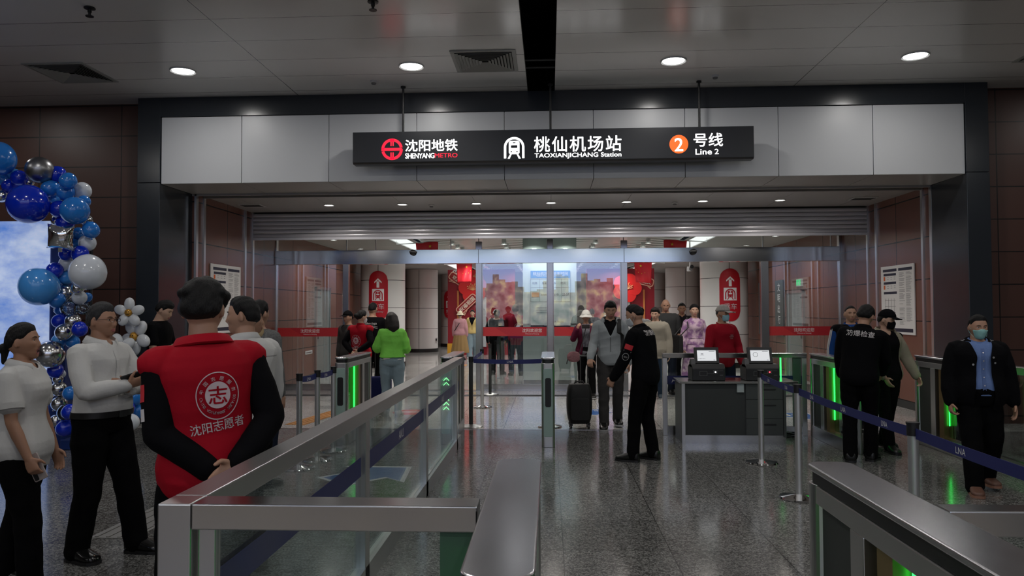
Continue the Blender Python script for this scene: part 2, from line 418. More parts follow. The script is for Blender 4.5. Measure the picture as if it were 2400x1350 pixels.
# soffit with the shutter slot
so = MB()
for i in range(9): so.box(xs[i] + 0.004, xs[i + 1] - 0.004, YF + 0.03, 11.46, ZS, ZS + 0.04)
so.box(-5.67, 5.77, 11.46, 11.50, ZS - 0.03, ZS + 0.04).box(-5.62, 5.80, 11.74, 11.78, ZS - 0.03, ZS + 0.04)
xq = [-5.62] + [-5.16 + 1.3 * k for k in range(9)] + [5.8]
for i in range(10): so.box(xq[i] + 0.003, xq[i + 1] - 0.003, 11.78, 13.7, ZS, ZS + 0.04)
struct('ceiling_soffit', so, mat('soffit_panel', (0.40, 0.385, 0.375), 0.3))
struct('ceiling_slot', MB().box(-5.67, 5.77, 11.46, 11.78, ZS + 0.14, ZS + 0.2).box(-5.67, 5.8, 10.6, 13.9, ZS + 0.2, ZS + 0.3), BLACKM)
# reveal side walls, brown tiles with steel shutter guides
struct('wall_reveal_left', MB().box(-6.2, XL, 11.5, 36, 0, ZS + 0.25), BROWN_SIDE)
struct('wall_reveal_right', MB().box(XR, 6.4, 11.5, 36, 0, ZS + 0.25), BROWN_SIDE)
gd = MB()
for y0, y1 in ((11.46, 11.53), (11.73, 11.79), (13.35, 13.42), (13.72, 13.78)): gd.box(XL - 0.01, XL + 0.025, y0, y1, 0, ZS)
struct('trim_guides_left', gd, STEEL)
gd = MB()
for y0, y1 in ((11.46, 11.53), (11.73, 11.79), (13.35, 13.42), (13.72, 13.78)): gd.box(XR - 0.025, XR + 0.01, y0, y1, 0, ZS)
struct('trim_guides_right', gd, STEEL)
bs = MB().box(XL, XL + 0.012, 11.53, 14.9, 0, 0.12).box(XR - 0.012, XR, 11.53, 14.9, 0, 0.12)
struct('baseboard_reveal', bs, DARKP)
# the rolled-down top of the roller shutter: each slat is a convex rib
sh = MB(); nS = 6; z0 = 3.01; hS = (3.47 - z0) / nS
for i in range(nS):
    za = z0 + i * hS
    prof = [(YS - 0.011 * math.sin(PI * t / 8) - 0.012, za + 0.004 + (hS - 0.008) * t / 8) for t in range(9)] + [(YS + 0.02, za + hS - 0.004), (YS + 0.02, za + 0.004)]
    sh.prism([(p[0], p[1]) for p in prof], 0, -5.6, 5.78, smooth=False)
sh.box(-5.6, 5.78, YS - 0.03, YS + 0.03, z0 - 0.045, z0)
sh_o = struct('door_shutter', sh, mat('shutter_slat', (0.62, 0.62, 0.66), 0.30, 0.3))
struct('wall_over_shutter', MB().box(-5.62, 5.8, YS + 0.05, YS + 0.25, 3.06, ZS + 0.25), DARKP)

# ------------------------------------------------------------------ inner gallery shell
struct('ceiling_gallery_left', MB().box(-5.62, -3.66, 14.0, 36, 3.25, 3.3), mat('gallery_ceiling', (0.42, 0.42, 0.41), 0.5))
struct('ceiling_gallery_right', MB().box(3.74, 5.8, 14.0, 36, 3.25, 3.3), MATS['gallery_ceiling'])
STRIPM = emit_mat('light_strip', (1.0, 0.99, 0.97), 1.1)
for nm, x0, x1 in (('left', -3.66, -3.18), ('right', 3.23, 3.74)):
    t = thing('light_panel', 'x', 'light', ((x0 + x1) / 2, 16, 3.26), 0, 'long light strips in the inner ceiling')
    t['label'] = 'long glowing ceiling strip on the side of the ' + ('balloon arch' if nm == 'left' else 'desk with two screens')
    MB().box(x0 - (x0 + x1) / 2 + 0.03, x1 - (x0 + x1) / 2 - 0.03, 0, 17, 0.0, 0.03).build('diffuser', STRIPM, t)
    fr = MB()
    for s in (-1, 1): fr.box(s * ((x1 - x0) / 2 - 0.02) - 0.016, s * ((x1 - x0) / 2 - 0.02) + 0.016, 0, 17, -0.02, 0.03)
    fr.build('rim', WHITEP, t)
sl = MB(); nx = 40
for k in range(46):
    y0 = 14.4 + k * 0.42
    vs = []; fs = []
    for i in range(nx + 1):
        x = -3.18 + 6.41 * i / nx; z = 3.345 + 0.04 * math.sin(x * 1.9 + 0.35 * k)
        yo = 0.10 * math.sin(x * 1.3 + k * 0.2)
        vs += [(x, y0 + yo, z), (x, y0 + 0.36 + yo, z), (x, y0 + 0.36 + yo, z + 0.06), (x, y0 + yo, z + 0.06)]
    for i in range(nx):
        for j in range(4):
            fs.append((i * 4 + j, i * 4 + (j + 1) % 4, i * 4 + 4 + (j + 1) % 4, i * 4 + 4 + j))
    sl.add(vs, fs, 0)
struct('ceiling_slats', sl, mat('ceiling_slat', (0.62, 0.62, 0.61), 0.35))
struct('ceiling_void', MB().box(-3.7, 3.8, 13.95, 36, 3.62, 3.7), BLACKM)
struct('wall_back', MB().box(-6.2, 6.4, 36, 36.2, 0, 3.7), mat('gallery_wall', (0.52, 0.52, 0.5), 0.4))
WHITECOL = panel_mat('column_panel', (0.66, 0.655, 0.64), 0.25, lz=(0.79, 2.50), gap=(0.03, 0.03, 0.03), wid=0.014, tone=0.03)
def column(x, y, r, name, rib=True):
    m = MB(); seg = 48
    prof = [(r, 0.14), (r, 3.24)]
    m.lathe(prof, seg, (0, 0, 0), 0)
    m.lathe([(r + 0.02, 0.0), (r + 0.02, 0.14)], seg, (0, 0, 0), 1)
    for a in (90, 210, 330):   # vertical panel joints
        ca, sa = math.cos(math.radians(-a)), math.sin(math.radians(-a))
        m.tube([(ca * (r + 0.0), sa * (r + 0.0), 0.15), (ca * (r + 0.0), sa * (r + 0.0), 3.2)], 0.008, 6, 1)
    o = m.build(name, [WHITECOL, BLACK], loc=(x, y, 0)); o['kind'] = 'structure'
column(-4.87, 21.5, 0.645, 'column_1'); column(5.0, 21.5, 0.665, 'column_2')
column(-5.06, 29.2, 0.64, 'column_3'); column(5.2, 29.2, 0.66, 'column_4')
column(-4.3, 33.5, 0.62, 'column_5'); column(4.6, 33.5, 0.62, 'column_6')
# pillar right behind the middle panes: pale glass-faced box with a black skirt
pk = MB().box(-0.56, 0.58, 15.75, 16.9, 0.14, 3.62, 0).box(-0.55, 0.57, 15.77, 16.88, 0, 0.14, 1).box(-0.56, 0.58, 15.745, 15.755, 1.32, 1.335, 1)
o = pk.build('pillar', [mat('pale_green_cladding', (0.66, 0.76, 0.71), 0.25), BLACK]); o['kind'] = 'structure'

# ------------------------------------------------------------------ entrance glazing: posts, header, panes
def wall_door(name, X, s, y0, y1, zt):
    m = MB().box(X, X + s * 0.03, y0, y1, 0.02, zt, 0).box(X, X + s * 0.05, y0 - 0.06, y0, 0, zt + 0.06, 1).box(X, X + s * 0.05, y1, y1 + 0.06, 0, zt + 0.06, 1).box(X, X + s * 0.05, y0 - 0.06, y1 + 0.06, zt, zt + 0.06, 1)
    m.box(X, X + s * 0.07, y0 + 0.06, y0 + 0.09, 0.95, 1.15, 1)
    o = m.build(name, [mat('grey_door_leaf', (0.20, 0.23, 0.23), 0.35), STEEL]); o['kind'] = 'structure'
wall_door('door_1', XL, 1, 17.55, 18.6, 2.15); wall_door('door_2', XR, -1, 17.2, 18.3, 2.0)
ps = MB()
for x0, x1, zt in ((-5.69, -5.60, 3.1), (-4.22, -4.10, 2.58), (-1.49, -1.36, 3.02), (-0.04, 0.08, 3.06), (1.44, 1.57, 3.02), (4.21, 4.36, 2.58), (5.74, 5.81, 3.1)):
    ps.box(x0, x1, YG - 0.06, YG + 0.06, 0, zt)
struct('window_posts', ps, mat('post_steel', (0.5, 0.5, 0.51), 0.22, 1.0), bevel=0.006)
hd = MB()
for x0, x1 in ((-5.60, -1.43), (-1.425, 1.50), (1.505, 5.74)): hd.box(x0, x1, YG - 0.09, YG + 0.09, 2.575, 2.86)
struct('trim_header', hd, MIRROR, bevel=0.004)
fb = MB()
for x0, x1 in ((-5.6, -4.22), (-1.36, -0.04), (0.08, 1.44), (4.36, 5.74)):
    fb.box(x0, x1, YG - 0.03, YG + 0.03, 0.0, 0.13)
    fb.box(x0, x0 + 0.012, YG - 0.02, YG + 0.02, 0.13, 2.575); fb.box(x1 - 0.012, x1, YG - 0.02, YG + 0.02, 0.13, 2.575)
struct('window_rails', fb, STEEL_X)
n = 1
for x0, x1 in ((-5.588, -4.232), (-1.348, -0.052), (0.092, 1.428), (4.372, 5.728)):
    struct('window_%d' % n, MB().box(x0, x1, YG - 0.006, YG + 0.006, 0.13, 2.575), SHOPGLASS); n += 1
for x0, x1 in ((-5.59, -4.16), (-4.15, -1.5), (-1.35, -0.05), (0.09, 1.43), (1.58, 4.26), (4.27, 5.73)):
    struct('window_%d' % n, MB().box(x0, x1, YG - 0.006, YG + 0.006, 2.86, 3.1), GLASS); n += 1
tr = MB()
for x in (-4.155, -3.55, -2.0, -1.43, 1.50, 4.265, 5.6): tr.box(x - 0.008, x + 0.008, YG - 0.012, YG + 0.012, 2.86, 3.1)
struct('trim_transom', tr, STEEL)
# red welcome bands on the four fixed panes
k = 0
for x0, x1, side in ((-5.585, -4.235, 'beside the balloon arch'), (-1.345, -0.055, 'nearer the balloons'), (0.095, 1.425, 'nearer the desk'), (4.375, 5.725, 'under the green exit lamp')):
    t = thing('welcome_band', 'red welcome band with white characters across the pane ' + side, 'sticker', ((x0 + x1) / 2, YG - 0.0085, 1.10), 0, 'red welcome bands on the entrance glass')
    w = (x1 - x0)
    MB().box(-w / 2, w / 2, -0.001, 0.001, 0, 0.18).build('band', mat('red_band', (0.42, 0.02, 0.03), 0.35), t)
    q = MB(); put_text(q, '沈阳欢迎您', (0.0 if k in (0, 3) else w * .27, -0.0015, 0.075), (1, 0, 0), (0, 0, 1), height=0.075, bold=0.01, cx=True)
    put_text(q, 'Welcome to Shenyang', (0.0 if k in (0, 3) else w * .27, -0.0015, 0.028), (1, 0, 0), (0, 0, 1), height=0.028, cx=True)
    q.build('lettering', WHITE_PRINT, t)
    s = MB(); s.prism([(-w * .5, 0.0), (-w * .1, 0.0), (-w * .32, 0.18), (-w * .5, 0.18)], 1, -0.0012, -0.0011); s.build('stripe', mat('red_band_light', (0.5, 0.03, 0.035), 0.35), t)
    k += 1
# large picture screen of the terminal, behind the photographer; the glass and the header mirror it
def screen_mat():
    m, nt, b = _nt('city_picture_screen')
    b.inputs['Base Color'].default_value = (0.01, 0.01, 0.01, 1)
    tc = N(nt, 'ShaderNodeTexCoord'); sp = N(nt, 'ShaderNodeSeparateXYZ'); nt.links.new(tc.outputs['Object'], sp.inputs[0])
    z = math_n(nt, 'DIVIDE', sp.outputs[2], 3.9)
    bl = N(nt, 'ShaderNodeTexWhiteNoise', noise_dimensions='1D'); nt.links.new(math_n(nt, 'FLOOR', math_n(nt, 'MULTIPLY', sp.outputs[0], 3.2)), bl.inputs['W'])
    ht = math_n(nt, 'ADD', math_n(nt, 'MULTIPLY', bl.outputs['Value'], 0.26), 0.42)
    isb = math_n(nt, 'LESS_THAN', z, ht)
    r = N(nt, 'ShaderNodeValToRGB'); e = r.color_ramp.elements
    e[0].position = 0.42; e[0].color = (0.44, 0.54, 0.72, 1); e[1].position = 0.95; e[1].color = (0.50, 0.68, 0.69, 1)
    q = e.new(0.72); q.color = (0.38, 0.45, 0.82, 1)
    nt.links.new(z, r.inputs[0])
    nz = N(nt, 'ShaderNodeTexNoise', i_Scale=2.2, i_Detail=6.0); nt.links.new(tc.outputs['Object'], nz.inputs['Vector'])
    r2 = N(nt, 'ShaderNodeValToRGB'); e = r2.color_ramp.elements
    e[0].position = 0.35; e[0].color = (0.07, 0.08, 0.085, 1); e[1].position = 0.7; e[1].color = (0.6, 0.5, 0.28, 1)
    q = e.new(0.52); q.color = (0.25, 0.2, 0.2, 1)
    nt.links.new(nz.outputs['Fac'], r2.inputs[0])
    mx = N(nt, 'ShaderNodeMix', data_type='RGBA'); nt.links.new(isb, mx.inputs['Factor']); nt.links.new(r.outputs[0], mx.inputs['A']); nt.links.new(r2.outputs[0], mx.inputs['B'])
    nt.links.new(mx.outputs['Result'], b.inputs['Emission Color']); b.inputs['Emission Strength'].default_value = SCREEN_E
    return m
SCREEN_E = 1.9
t = thing('picture_screen', 'huge wall screen showing a city skyline under a violet sky, mirrored in the glass', 'screen', (-0.3, -6.6, 0.85))
MB().box(-6.6, 6.6, -0.02, 0.02, 0, 3.7).build('display', screen_mat(), t)
q = MB()
for a in ((-6.7, -6.6, -0.1, 3.8), (6.6, 6.7, -0.1, 3.8)): q.box(a[0], a[1], -0.05, 0.05, a[2], a[3])
q.box(-6.6, 6.6, -0.05, 0.05, -0.1, 0.0).box(-6.6, 6.6, -0.05, 0.05, 3.7, 3.8); q.build('bezel', BLACK, t)
# ------------------------------------------------------------------ ceiling fixtures
ORD = ['first', 'second', 'third', 'fourth', 'fifth', 'sixth', 'seventh', 'eighth', 'ninth', 'tenth', 'eleventh', 'twelfth', 'thirteenth', 'fourteenth', 'fifteenth', 'sixteenth', 'seventeenth', 'eighteenth']
def lamp_proto(r, name, label, grp, m):
    t = thing(name, label, 'light', (0, 0, 0), 0, grp)
    MB().lathe([(r * 0.98, 0.0), (r * 1.16, -0.012), (r * 1.22, 0.0), (r * 1.22, 0.006), (r * 0.98, 0.006)], 32, caps=False).build('trim_ring', WHITEP, t)
    MB().lathe([(r, -0.002), (r, 0.004)], 32).build('diffuser', m, t)
    return t
hall_lab = ['big round ceiling light above the balloon arch', 'big round ceiling light beside the square vent', 'big round ceiling light just past the black slot, over the station sign', 'big round ceiling light at the corner near the portal end, past the orange line number']
pr = lamp_proto(0.135, 'ceiling_light', '', 'big round hall downlights', LAMPB)
for i, x in enumerate(LIGHT_X):
    o = pr if i == 0 else dup(pr, (0, 0, 0))
    o.location = (x, 9.33, ZC - 0.006); o['label'] = hall_lab[i]
for yy in LIGHT_ROWS[1:]:
    for x in LIGHT_X:
        o = dup(pr, (x, yy, ZC - 0.006), label='big round ceiling light over the hall behind the photographer', group='hall downlights out of the picture')
pr2 = lamp_proto(0.075, 'soffit_light', '', 'small soffit downlights', LAMP)
for k in range(7):
    o = pr2 if k == 0 else dup(pr2, (0, 0, 0))
    o.location = (-3.86 + 1.3 * k, 12.79, ZS - 0.006); o['label'] = ORD[k] + ' small soffit light of seven, counted from the balloon side'
pr3 = lamp_proto(0.06, 'gallery_lamp', '', 'small inner hall downlights', LAMP)
MB().cyl(0, 0, .004, .12, .055, 16).build('can', WHITEP, pr3)
pr3['label'] = 'small round downlight in the slatted ceiling of the inner hall'
first = True
for x in INNER_X:
    for yy in INNER_Y:
        o = pr3 if first else dup(pr3, (0, 0, 0)); first = False
        o.location = (x, yy, 3.225)
for x in (-0.32, 0.34): dup(pr3, (x, 15.38, 3.225), label='small round downlight added between the middle panes and the pale pillar to brighten it', group='added pillar fill downlights')  # bodies for the two added pillar lamps
for x in (-4.9, 5.0):
    for yy in (16.6, 19.0, 24.5):
        o = dup(pr3, (x, yy, 3.243), label='small round downlight in the plain side ceiling of the inner hall', group='side ceiling downlights')
# square air diffusers: nested louvre rings
def diffuser(x, y, s, z, label, grp='square ceiling air vents'):
    t = thing('ceiling_vent', label, 'vent', (x, y, z), 0, grp)
    f = MB(); h = s / 2
    for a, b in ((h, h - 0.05),):
        for x0, x1, y0, y1 in ((-a, a, b, a), (-a, a, -a, -b), (-a, -b, -b, b), (b, a, -b, b)): f.box(x0, x1, y0, y1, -0.014, 0.0)
    f.build('frame', mat('vent_enamel', (0.34, 0.34, 0.32), 0.45), t, bevel=0.003)
    l = MB(); nl = 8
    for k in range(nl):
        a = h - 0.055 - k * (h - 0.09) / nl; w = 0.032; zt = -0.002; zb = -0.022
        c0 = [(-a, -a), (a, -a), (a, a), (-a, a)]; ai = a - w
        c1 = [(-ai, -ai), (ai, -ai), (ai, ai), (-ai, ai)]
        vs = [(p[0], p[1], zb) for p in c0] + [(p[0], p[1], zt) for p in c1] + [(p[0], p[1], zb - 0.003) for p in c0] + [(p[0], p[1], zt - 0.003) for p in c1]
        fs = []
        for i in range(4):
            j = (i + 1) % 4
            fs += [(i, j, 4 + j, 4 + i), (8 + i, 12 + i, 12 + j, 8 + j), (i, 8 + i, 8 + j, j), (4 + i, 4 + j, 12 + j, 12 + i)]
        l.add(vs, fs)
    l.build('louvre', MATS['vent_enamel'], t)
    MB().box(-h + 0.05, h - 0.05, -h + 0.05, h - 0.05, -0.001, 0.0).build('backing', BLACKM, t)
    return t
diffuser(-0.79, 9.2, 0.80, ZC - 0.001, 'square louvred vent beside the black ceiling slot')
diffuser(-6.24, 9.32, 0.80, ZC - 0.001, 'square louvred vent over the balloon arch corner')
diffuser(6.3, 9.25, 0.80, ZC - 0.001, 'square louvred vent cut by the picture edge, above the bare brown wall')
for x, lab in ((-5.22, 'flat slot vent in the soffit above the notice board near the volunteers'), (5.3, 'flat slot vent in the soffit above the notice board near the gates')):
    t = thing('soffit_vent', lab, 'vent', (x, 12.75, ZS - 0.001), 0, 'slot vents in the soffit')
    MB().box(-0.2, 0.2, -0.16, 0.16, -0.012, 0).build('frame', WHITEP, t, bevel=0.003)
    q = MB(); [q.box(-0.17, 0.17, -0.12 + 0.06 * k, -0.09 + 0.06 * k, -0.016, -0.012) for k in range(4)]; q.build('slot', DARKP, t)
# sprinklers, smoke detectors
for x, y, lab in ((-4.72, 7.32, 'black sprinkler head above the balloon arch side of the ceiling'), (-1.77, 7.34, 'black sprinkler head near the black ceiling slot')):
    t = thing('sprinkler', lab, 'sprinkler', (x, y, ZC), 0, 'ceiling sprinklers')
    MB().lathe([(0.055, -0.002), (0.055, -0.012), (0.02, -0.02), (0.02, -0.05)], 20).build('escutcheon', BLACK, t)
    MB().lathe([(0.014, -0.05), (0.014, -0.085), (0.04, -0.088), (0.04, -0.094)], 16).build('deflector', BLACK, t)
for x, y, z, lab in ((-2.38, 9.92, ZC, 'white smoke detector on the ceiling near the sign rod by the metro emblem'), (2.24, 9.97, ZC, 'white smoke detector on the ceiling near the sign rod by the line number'),
                     (-2.07, 12.94, ZS, 'small soffit detector between the second and third soffit lights'), (2.19, 12.96, ZS, 'small soffit detector before the sixth soffit light')):
    t = thing('smoke_detector', lab, 'detector', (x, y, z), 0, 'smoke detectors')
    MB().lathe([(0.05, 0), (0.05, -0.018), (0.035, -0.028)], 24).build('base', WHITEP, t)
    MB().lathe([(0.035, -0.028), (0.03, -0.045), (0.012, -0.05)], 20).build('sensor', mat('sensor_grey', (0.15, 0.15, 0.15), 0.5), t)

# ------------------------------------------------------------------ hanging station sign
SY = 10.2
t = thing('station_sign', 'long black hanging sign with glowing station name and orange line number', 'sign', (0.03, SY, 3.66))
SX0, SX1, SH = -2.75, 2.75, 0.445
q = MB(); poly = [(-0.09, 0.02), (-0.06, 0.0), (0.09, 0.0), (0.09, SH), (-0.09, SH)]
q.prism([(p[0], p[1]) for p in poly], 0, SX0, SX1); q.build('case', mat('sign_black', (0.012, 0.013, 0.016), 0.35), t, bevel=0.004)
SIGNW = emit_mat('sign_white_light', (1.0, 1.0, 1.0), 2.6); SIGNR = emit_mat('sign_red_light', (1.0, 0.004, 0.035), 1.4); SIGNO = emit_mat('sign_orange_light', (1.0, 0.12, 0.004), 1.4)
fy = -0.0915
def sx(px): return pl(px, 340, 1, SY - 0.09).x - 0.03
def sz(px, py): return pl(px, py, 1, SY - 0.09).z - 3.66
def sign_text(name, s, x0, x1, yb, yt, m, bold, parent=t, **kw):
    q = MB(); xa, xb = sx(x0), sx(x1)
    put_text(q, s, (xa, fy, sz((x0 + x1) / 2, yb)), (1, 0, 0), (0, 0, 1), width=xb - xa, height=sz((x0 + x1) / 2, yt) - sz((x0 + x1) / 2, yb), bold=bold, **kw)
    return q.build(name, m, parent)
sign_text('metro_name', '沈阳地铁', 950, 1072, 354, 327, SIGNW, 0.035)
sign_text('metro_word', 'SHENYANG', 950, 1018, 371, 359, SIGNW, 0.035, spacing=0.9)
sign_text('metro_word', 'METRO', 1019, 1072, 369, 359, SIGNR, 0.035)
sign_text('station_name', '桃仙机场站', 1252, 1456, 355, 319, SIGNW, 0.022, spacing=1.15)
sign_text('station_word', 'TAOXIANJICHANG Station', 1253, 1456, 371, 358, SIGNW, 0.035)
sign_text('line_name', '号线', 1626, 1694, 343, 312, SIGNW, 0.025)
sign_text('line_word', 'Line', 1630, 1668, 362, 349, SIGNW, 0.035); sign_text('line_digit', '2', 1675, 1684, 361, 349, SIGNW, 0.035)
def disc2(c, r, n=40): return [(c[0] + r * math.cos(2 * PI * i / n), c[1] + r * math.sin(2 * PI * i / n)) for i in range(n)]
def ring_poly(mb, c, r0, r1, a0, a1, y, mi=0, n=30):
    o = arc(c[0], c[1], r1, a0, a1, n); i_ = arc(c[0], c[1], r0, a0, a1, n)
    for k in range(n): mb.quad((i_[k][0], y, i_[k][1]), (o[k][0], y, o[k][1]), (o[k + 1][0], y, o[k + 1][1]), (i_[k + 1][0], y, i_[k + 1][1]), mi)
def flat(mb, poly, y, mi=0): mb.add([(p[0], y, p[1]) for p in poly], [tuple(range(len(poly)))], mi)
# metro emblem: red ring cut by an S band with stems above and below
c = (sx(919), sz(919, 350)); r = (sx(944) - sx(894)) / 2
def emblem(mb, c, r, y, mi=0):
    ring_poly(mb, c, r * 0.74, r, 12, 180, y, mi); ring_poly(mb, c, r * 0.74, r, 192, 360, y, mi)
    flat(mb, [(c[0] - r, c[1] - .13 * r), (c[0] + r * .72, c[1] - .13 * r), (c[0] + r, c[1] + .13 * r), (c[0] - r * .72, c[1] + .13 * r)], y, mi)
    flat(mb, [(c[0] - r, c[1] - .13 * r), (c[0] - r * .72, c[1] + .13 * r), (c[0] - r, c[1] + .05 * r)], y, mi)
    for s in (1, -1):
        for d in (-1, 1):
            flat(mb, [(c[0] + d * .04 * r, c[1] + s * r * 0.3), (c[0] + d * .16 * r, c[1] + s * r * 0.3), (c[0] + d * .16 * r, c[1] + s * r * .95), (c[0] + d * .02 * r, c[1] + s * r * .95)][::1], y, mi)
q = MB(); emblem(q, c, r, fy); q.build('metro_emblem', SIGNR, t)
# train in a tunnel arch
def train_icon(mb, c, w, y, mi=0, dark=None):
    x, z = c; k = w
    ring_poly(mb, (x, z + .02 * k), .39 * k, .5 * k, 0, 180, y, mi)
    for s in (-1, 1): flat(mb, [(x + s * .39 * k, z - .52 * k), (x + s * .5 * k, z - .52 * k), (x + s * .5 * k, z + .02 * k), (x + s * .39 * k, z + .02 * k)], y, mi)
    flat(mb, rrect(x - .26 * k, x + .26 * k, z - .32 * k, z + .33 * k, .1 * k), y, mi)
    for s in (-1, 1): flat(mb, [(x + s * .12 * k, z - .32 * k), (x + s * .2 * k, z - .32 * k), (x + s * .32 * k, z - .54 * k), (x + s * .22 * k, z - .54 * k)], y, mi)
    if dark is not None:
        d = y - 0.0015
        flat(mb, rrect(x - .16 * k, x + .16 * k, z - .02 * k, z + .12 * k, .03 * k), d, dark); flat(mb, rrect(x - .07 * k, x + .07 * k, z + .21 * k, z + .26 * k, .02 * k), d, dark)
        for s in (-1, 1): flat(mb, [(x + s * .14 * k + a, z - .2 * k + b) for a, b in disc2((0, 0), .04 * k, 14)], d, dark)
q = MB(); w_ = sx(1229) - sx(1181); train_icon(q, (sx(1205), sz(1205, 346)), w_, fy, 0, 1); q.build('train_symbol', [SIGNW, MATS['sign_black']], t)
q = MB(); flat(q, disc2((sx(1591), sz(1591, 338)), (sx(1613) - sx(1569)) / 2), fy); q.build('line_disc', SIGNO, t)
q = MB(); put_text(q, '2', (sx(1591), fy - 0.002, sz(1591, 354)), (1, 0, 0), (0, 0, 1), height=sz(1591, 324) - sz(1591, 354), bold=0.03, cx=True); q.build('line_number', SIGNW, t)
for x in (-2.06, 0.0, 2.04): MB().cyl(x, 0, SH, ZC - 3.66, 0.016, 12).cyl(x, 0, ZC - 3.68, ZC - 3.66, 0.035, 16).build('hanger_rod', BLACK, t)

# ------------------------------------------------------------------ notice boards on the side walls
def notice(X, s, y0, y1, z0, z1, lab):
    """s=+1: on the left wall facing +x (text runs towards -y), s=-1: on the right wall"""
    t = thing('notice_board', lab, 'notice', (X, (y0 + y1) / 2, z0), 0, 'notice boards by the entrance')
    w = y1 - y0; h = z1 - z0
    MB().box(0 if s > 0 else -0.018, 0.018 if s > 0 else 0, -w / 2, w / 2, 0, h).build('board', WHITE_PRINT, t, bevel=0.002)
    ux = Vector((0, s, 0)) ; x = s * 0.0195                                   # the reader's right
    def R(mb, a0, a1, b0, b1, mi): mb.add([(x, s * (a0 - .5) * w, b0 * h), (x, s * (a1 - .5) * w, b0 * h), (x, s * (a1 - .5) * w, b1 * h), (x, s * (a0 - .5) * w, b1 * h)], [(0, 1, 2, 3)], mi)
    q = MB()
    R(q, .07, .5, .915, .955, 0); R(q, .55, .95, .915, .955, 0); R(q, .09, .48, .855, .89, 0); R(q, .09, .48, .73, .765, 0); R(q, .09, .5, .585, .62, 0)
    q.build('heading', mat('notice_navy', (0.015, 0.017, 0.04), 0.5), t)
    q = MB(); R(q, .05, .95, .035, .085, 0); q.build('footer_bar', MATS['notice_navy'], t)
    q = MB(); R(q, .09, .14, .785, .845, 0); R(q, .09, .14, .655, .715, 0); q.build('line_mark', mat('notice_orange', (0.7, 0.14, 0.03), 0.5), t)
    q = MB(); rnd = random.Random(3)
    for c0, c1 in ((.57, .74), (.77, .94)):
        for k in range(52):
            b = .885 - k * .0145
            if rnd.random() < .85: R(q, c0, c0 + (c1 - c0) * (0.6 + .4 * rnd.random()), b, b + .005, 0)
    q.build('small_print', mat('notice_grey', (0.2, 0.2, 0.21), 0.6), t); q = MB()
    for b in (.83, .80, .70, .67):
        for a in (.2, .31, .41): R(q, a, a + .05, b, b + .006, 0)
    m_ = q; q = MB()
    for k in range(4): R(q, .12, .46, .22 + .09 * k, .225 + .09 * k, 0); R(q, .14 + .09 * k, .148 + .09 * k, .2, .52, 0)
    q.build('route_diagram', mat('notice_grey', (0.2, 0.2, 0.21), 0.6), t); q = m_
    q.build('timetable_print', mat('notice_grey', (0.2, 0.2, 0.21), 0.6), t)
notice(XL + .006, 1, 11.98, 13.17, 1.25, 2.42, 'white notice board on the brown wall behind the volunteers')
notice(XR - .006, -1, 12.03, 13.2, 1.2, 2.345, 'white notice board on the brown wall behind the bag inspectors')
# ------------------------------------------------------------------ cameras over the doors and inside
for x, z, lab in ((-2.76, 2.80, 'dome camera on the header over the volunteers\' doorway'), (2.87, 2.77, 'dome camera on the header over the desk doorway')):
    t = thing('dome_camera', lab, 'camera', (x, YG - 0.16, z), 0, 'dome cameras over the doors')
    MB().lathe([(0.065, 0.03), (0.07, 0.0)], 24).box(-0.03, 0.03, 0, 0.07, 0.0, 0.03).build('housing', WHITEP, t)
    MB().ball((0, 0, 0.0), 0.06, seg=24, rings=14).build('dome', mat('camera_dome', (0.03, 0.035, 0.035), 0.08), t)
t = thing('bullet_camera', 'black and white bullet camera hanging below the inner ceiling over the crowd', 'camera', (3.33, 17.6, 2.62), -0.6)
MB().tube([(-0.06, 0.14, -0.05), (0.1, -0.16, 0.0)], 0.045, 16).build('body', BLACK, t)
MB().box(-0.12, -0.02, 0.05, 0.16, -0.09, 0.02).cyl(-0.06, 0.1, 0.0, 0.62, 0.018, 10).build('bracket', WHITEP, t)
# exit lamp, hanging banner, small posters on the inner walls
t = thing('exit_sign', 'small green running-man exit lamp on the inner brown wall', 'sign', (XR - 0.03, 17.4, 2.15))
MB().box(-0.02, 0.03, -0.16, 0.16, 0, 0.17).build('case', WHITEP, t)
MB().box(-0.023, -0.02, -0.14, 0.14, 0.02, 0.15).build('panel', emit_mat('exit_green', (0.05, 0.8, 0.25), 0.9), t)
q = MB(); x = -0.0245
for a, b in (((0.03, .12), .014),): q.add([(x, -0.03 + p[0], 0.12 + p[1]) for p in disc2((0, 0), .014, 12)], [tuple(range(12))])
for pts in ([(.0, .10), (-.04, .10), (-.02, .06), (.01, .065)], [(-.02, .06), (.0, .062), (.03, .03), (.015, .025)], [(-.03, .07), (-.015, .06), (-.04, .025), (-.055, .03)]): q.add([(x, p[0], p[1]) for p in pts], [tuple(range(len(pts)))])
q.build('running_figure', mat('exit_white', (0.8, 0.8, 0.8), 0.5), t)
def wall_poster(X, s, y, z, w, h, lab, cols, grp):
    t = thing('wall_poster', lab, 'poster', (X, y, z), 0, grp)
    MB().box(0 if s > 0 else -0.012, 0.012 if s > 0 else 0, -w / 2, w / 2, 0, h).build('sheet', WHITE_PRINT, t)
    q = MB(); x = s * 0.0135
    for a0, a1, b0, b1 in cols: q.add([(x, s * (a0 - .5) * w, b0 * h), (x, s * (a1 - .5) * w, b0 * h), (x, s * (a1 - .5) * w, b1 * h), (x, s * (a0 - .5) * w, b1 * h)], [(0, 1, 2, 3)])
    q.build('print', mat('poster_print', (0.12, 0.1, 0.11), 0.6), t)
wall_poster(XL, 1, 20.1, 1.80, 0.42, 0.36, 'upper of two small posters on the inner wall by the volunteers\' doorway', ((.1, .9, .7, .9), (.1, .4, .1, .6), (.5, .9, .35, .6)), 'small posters')
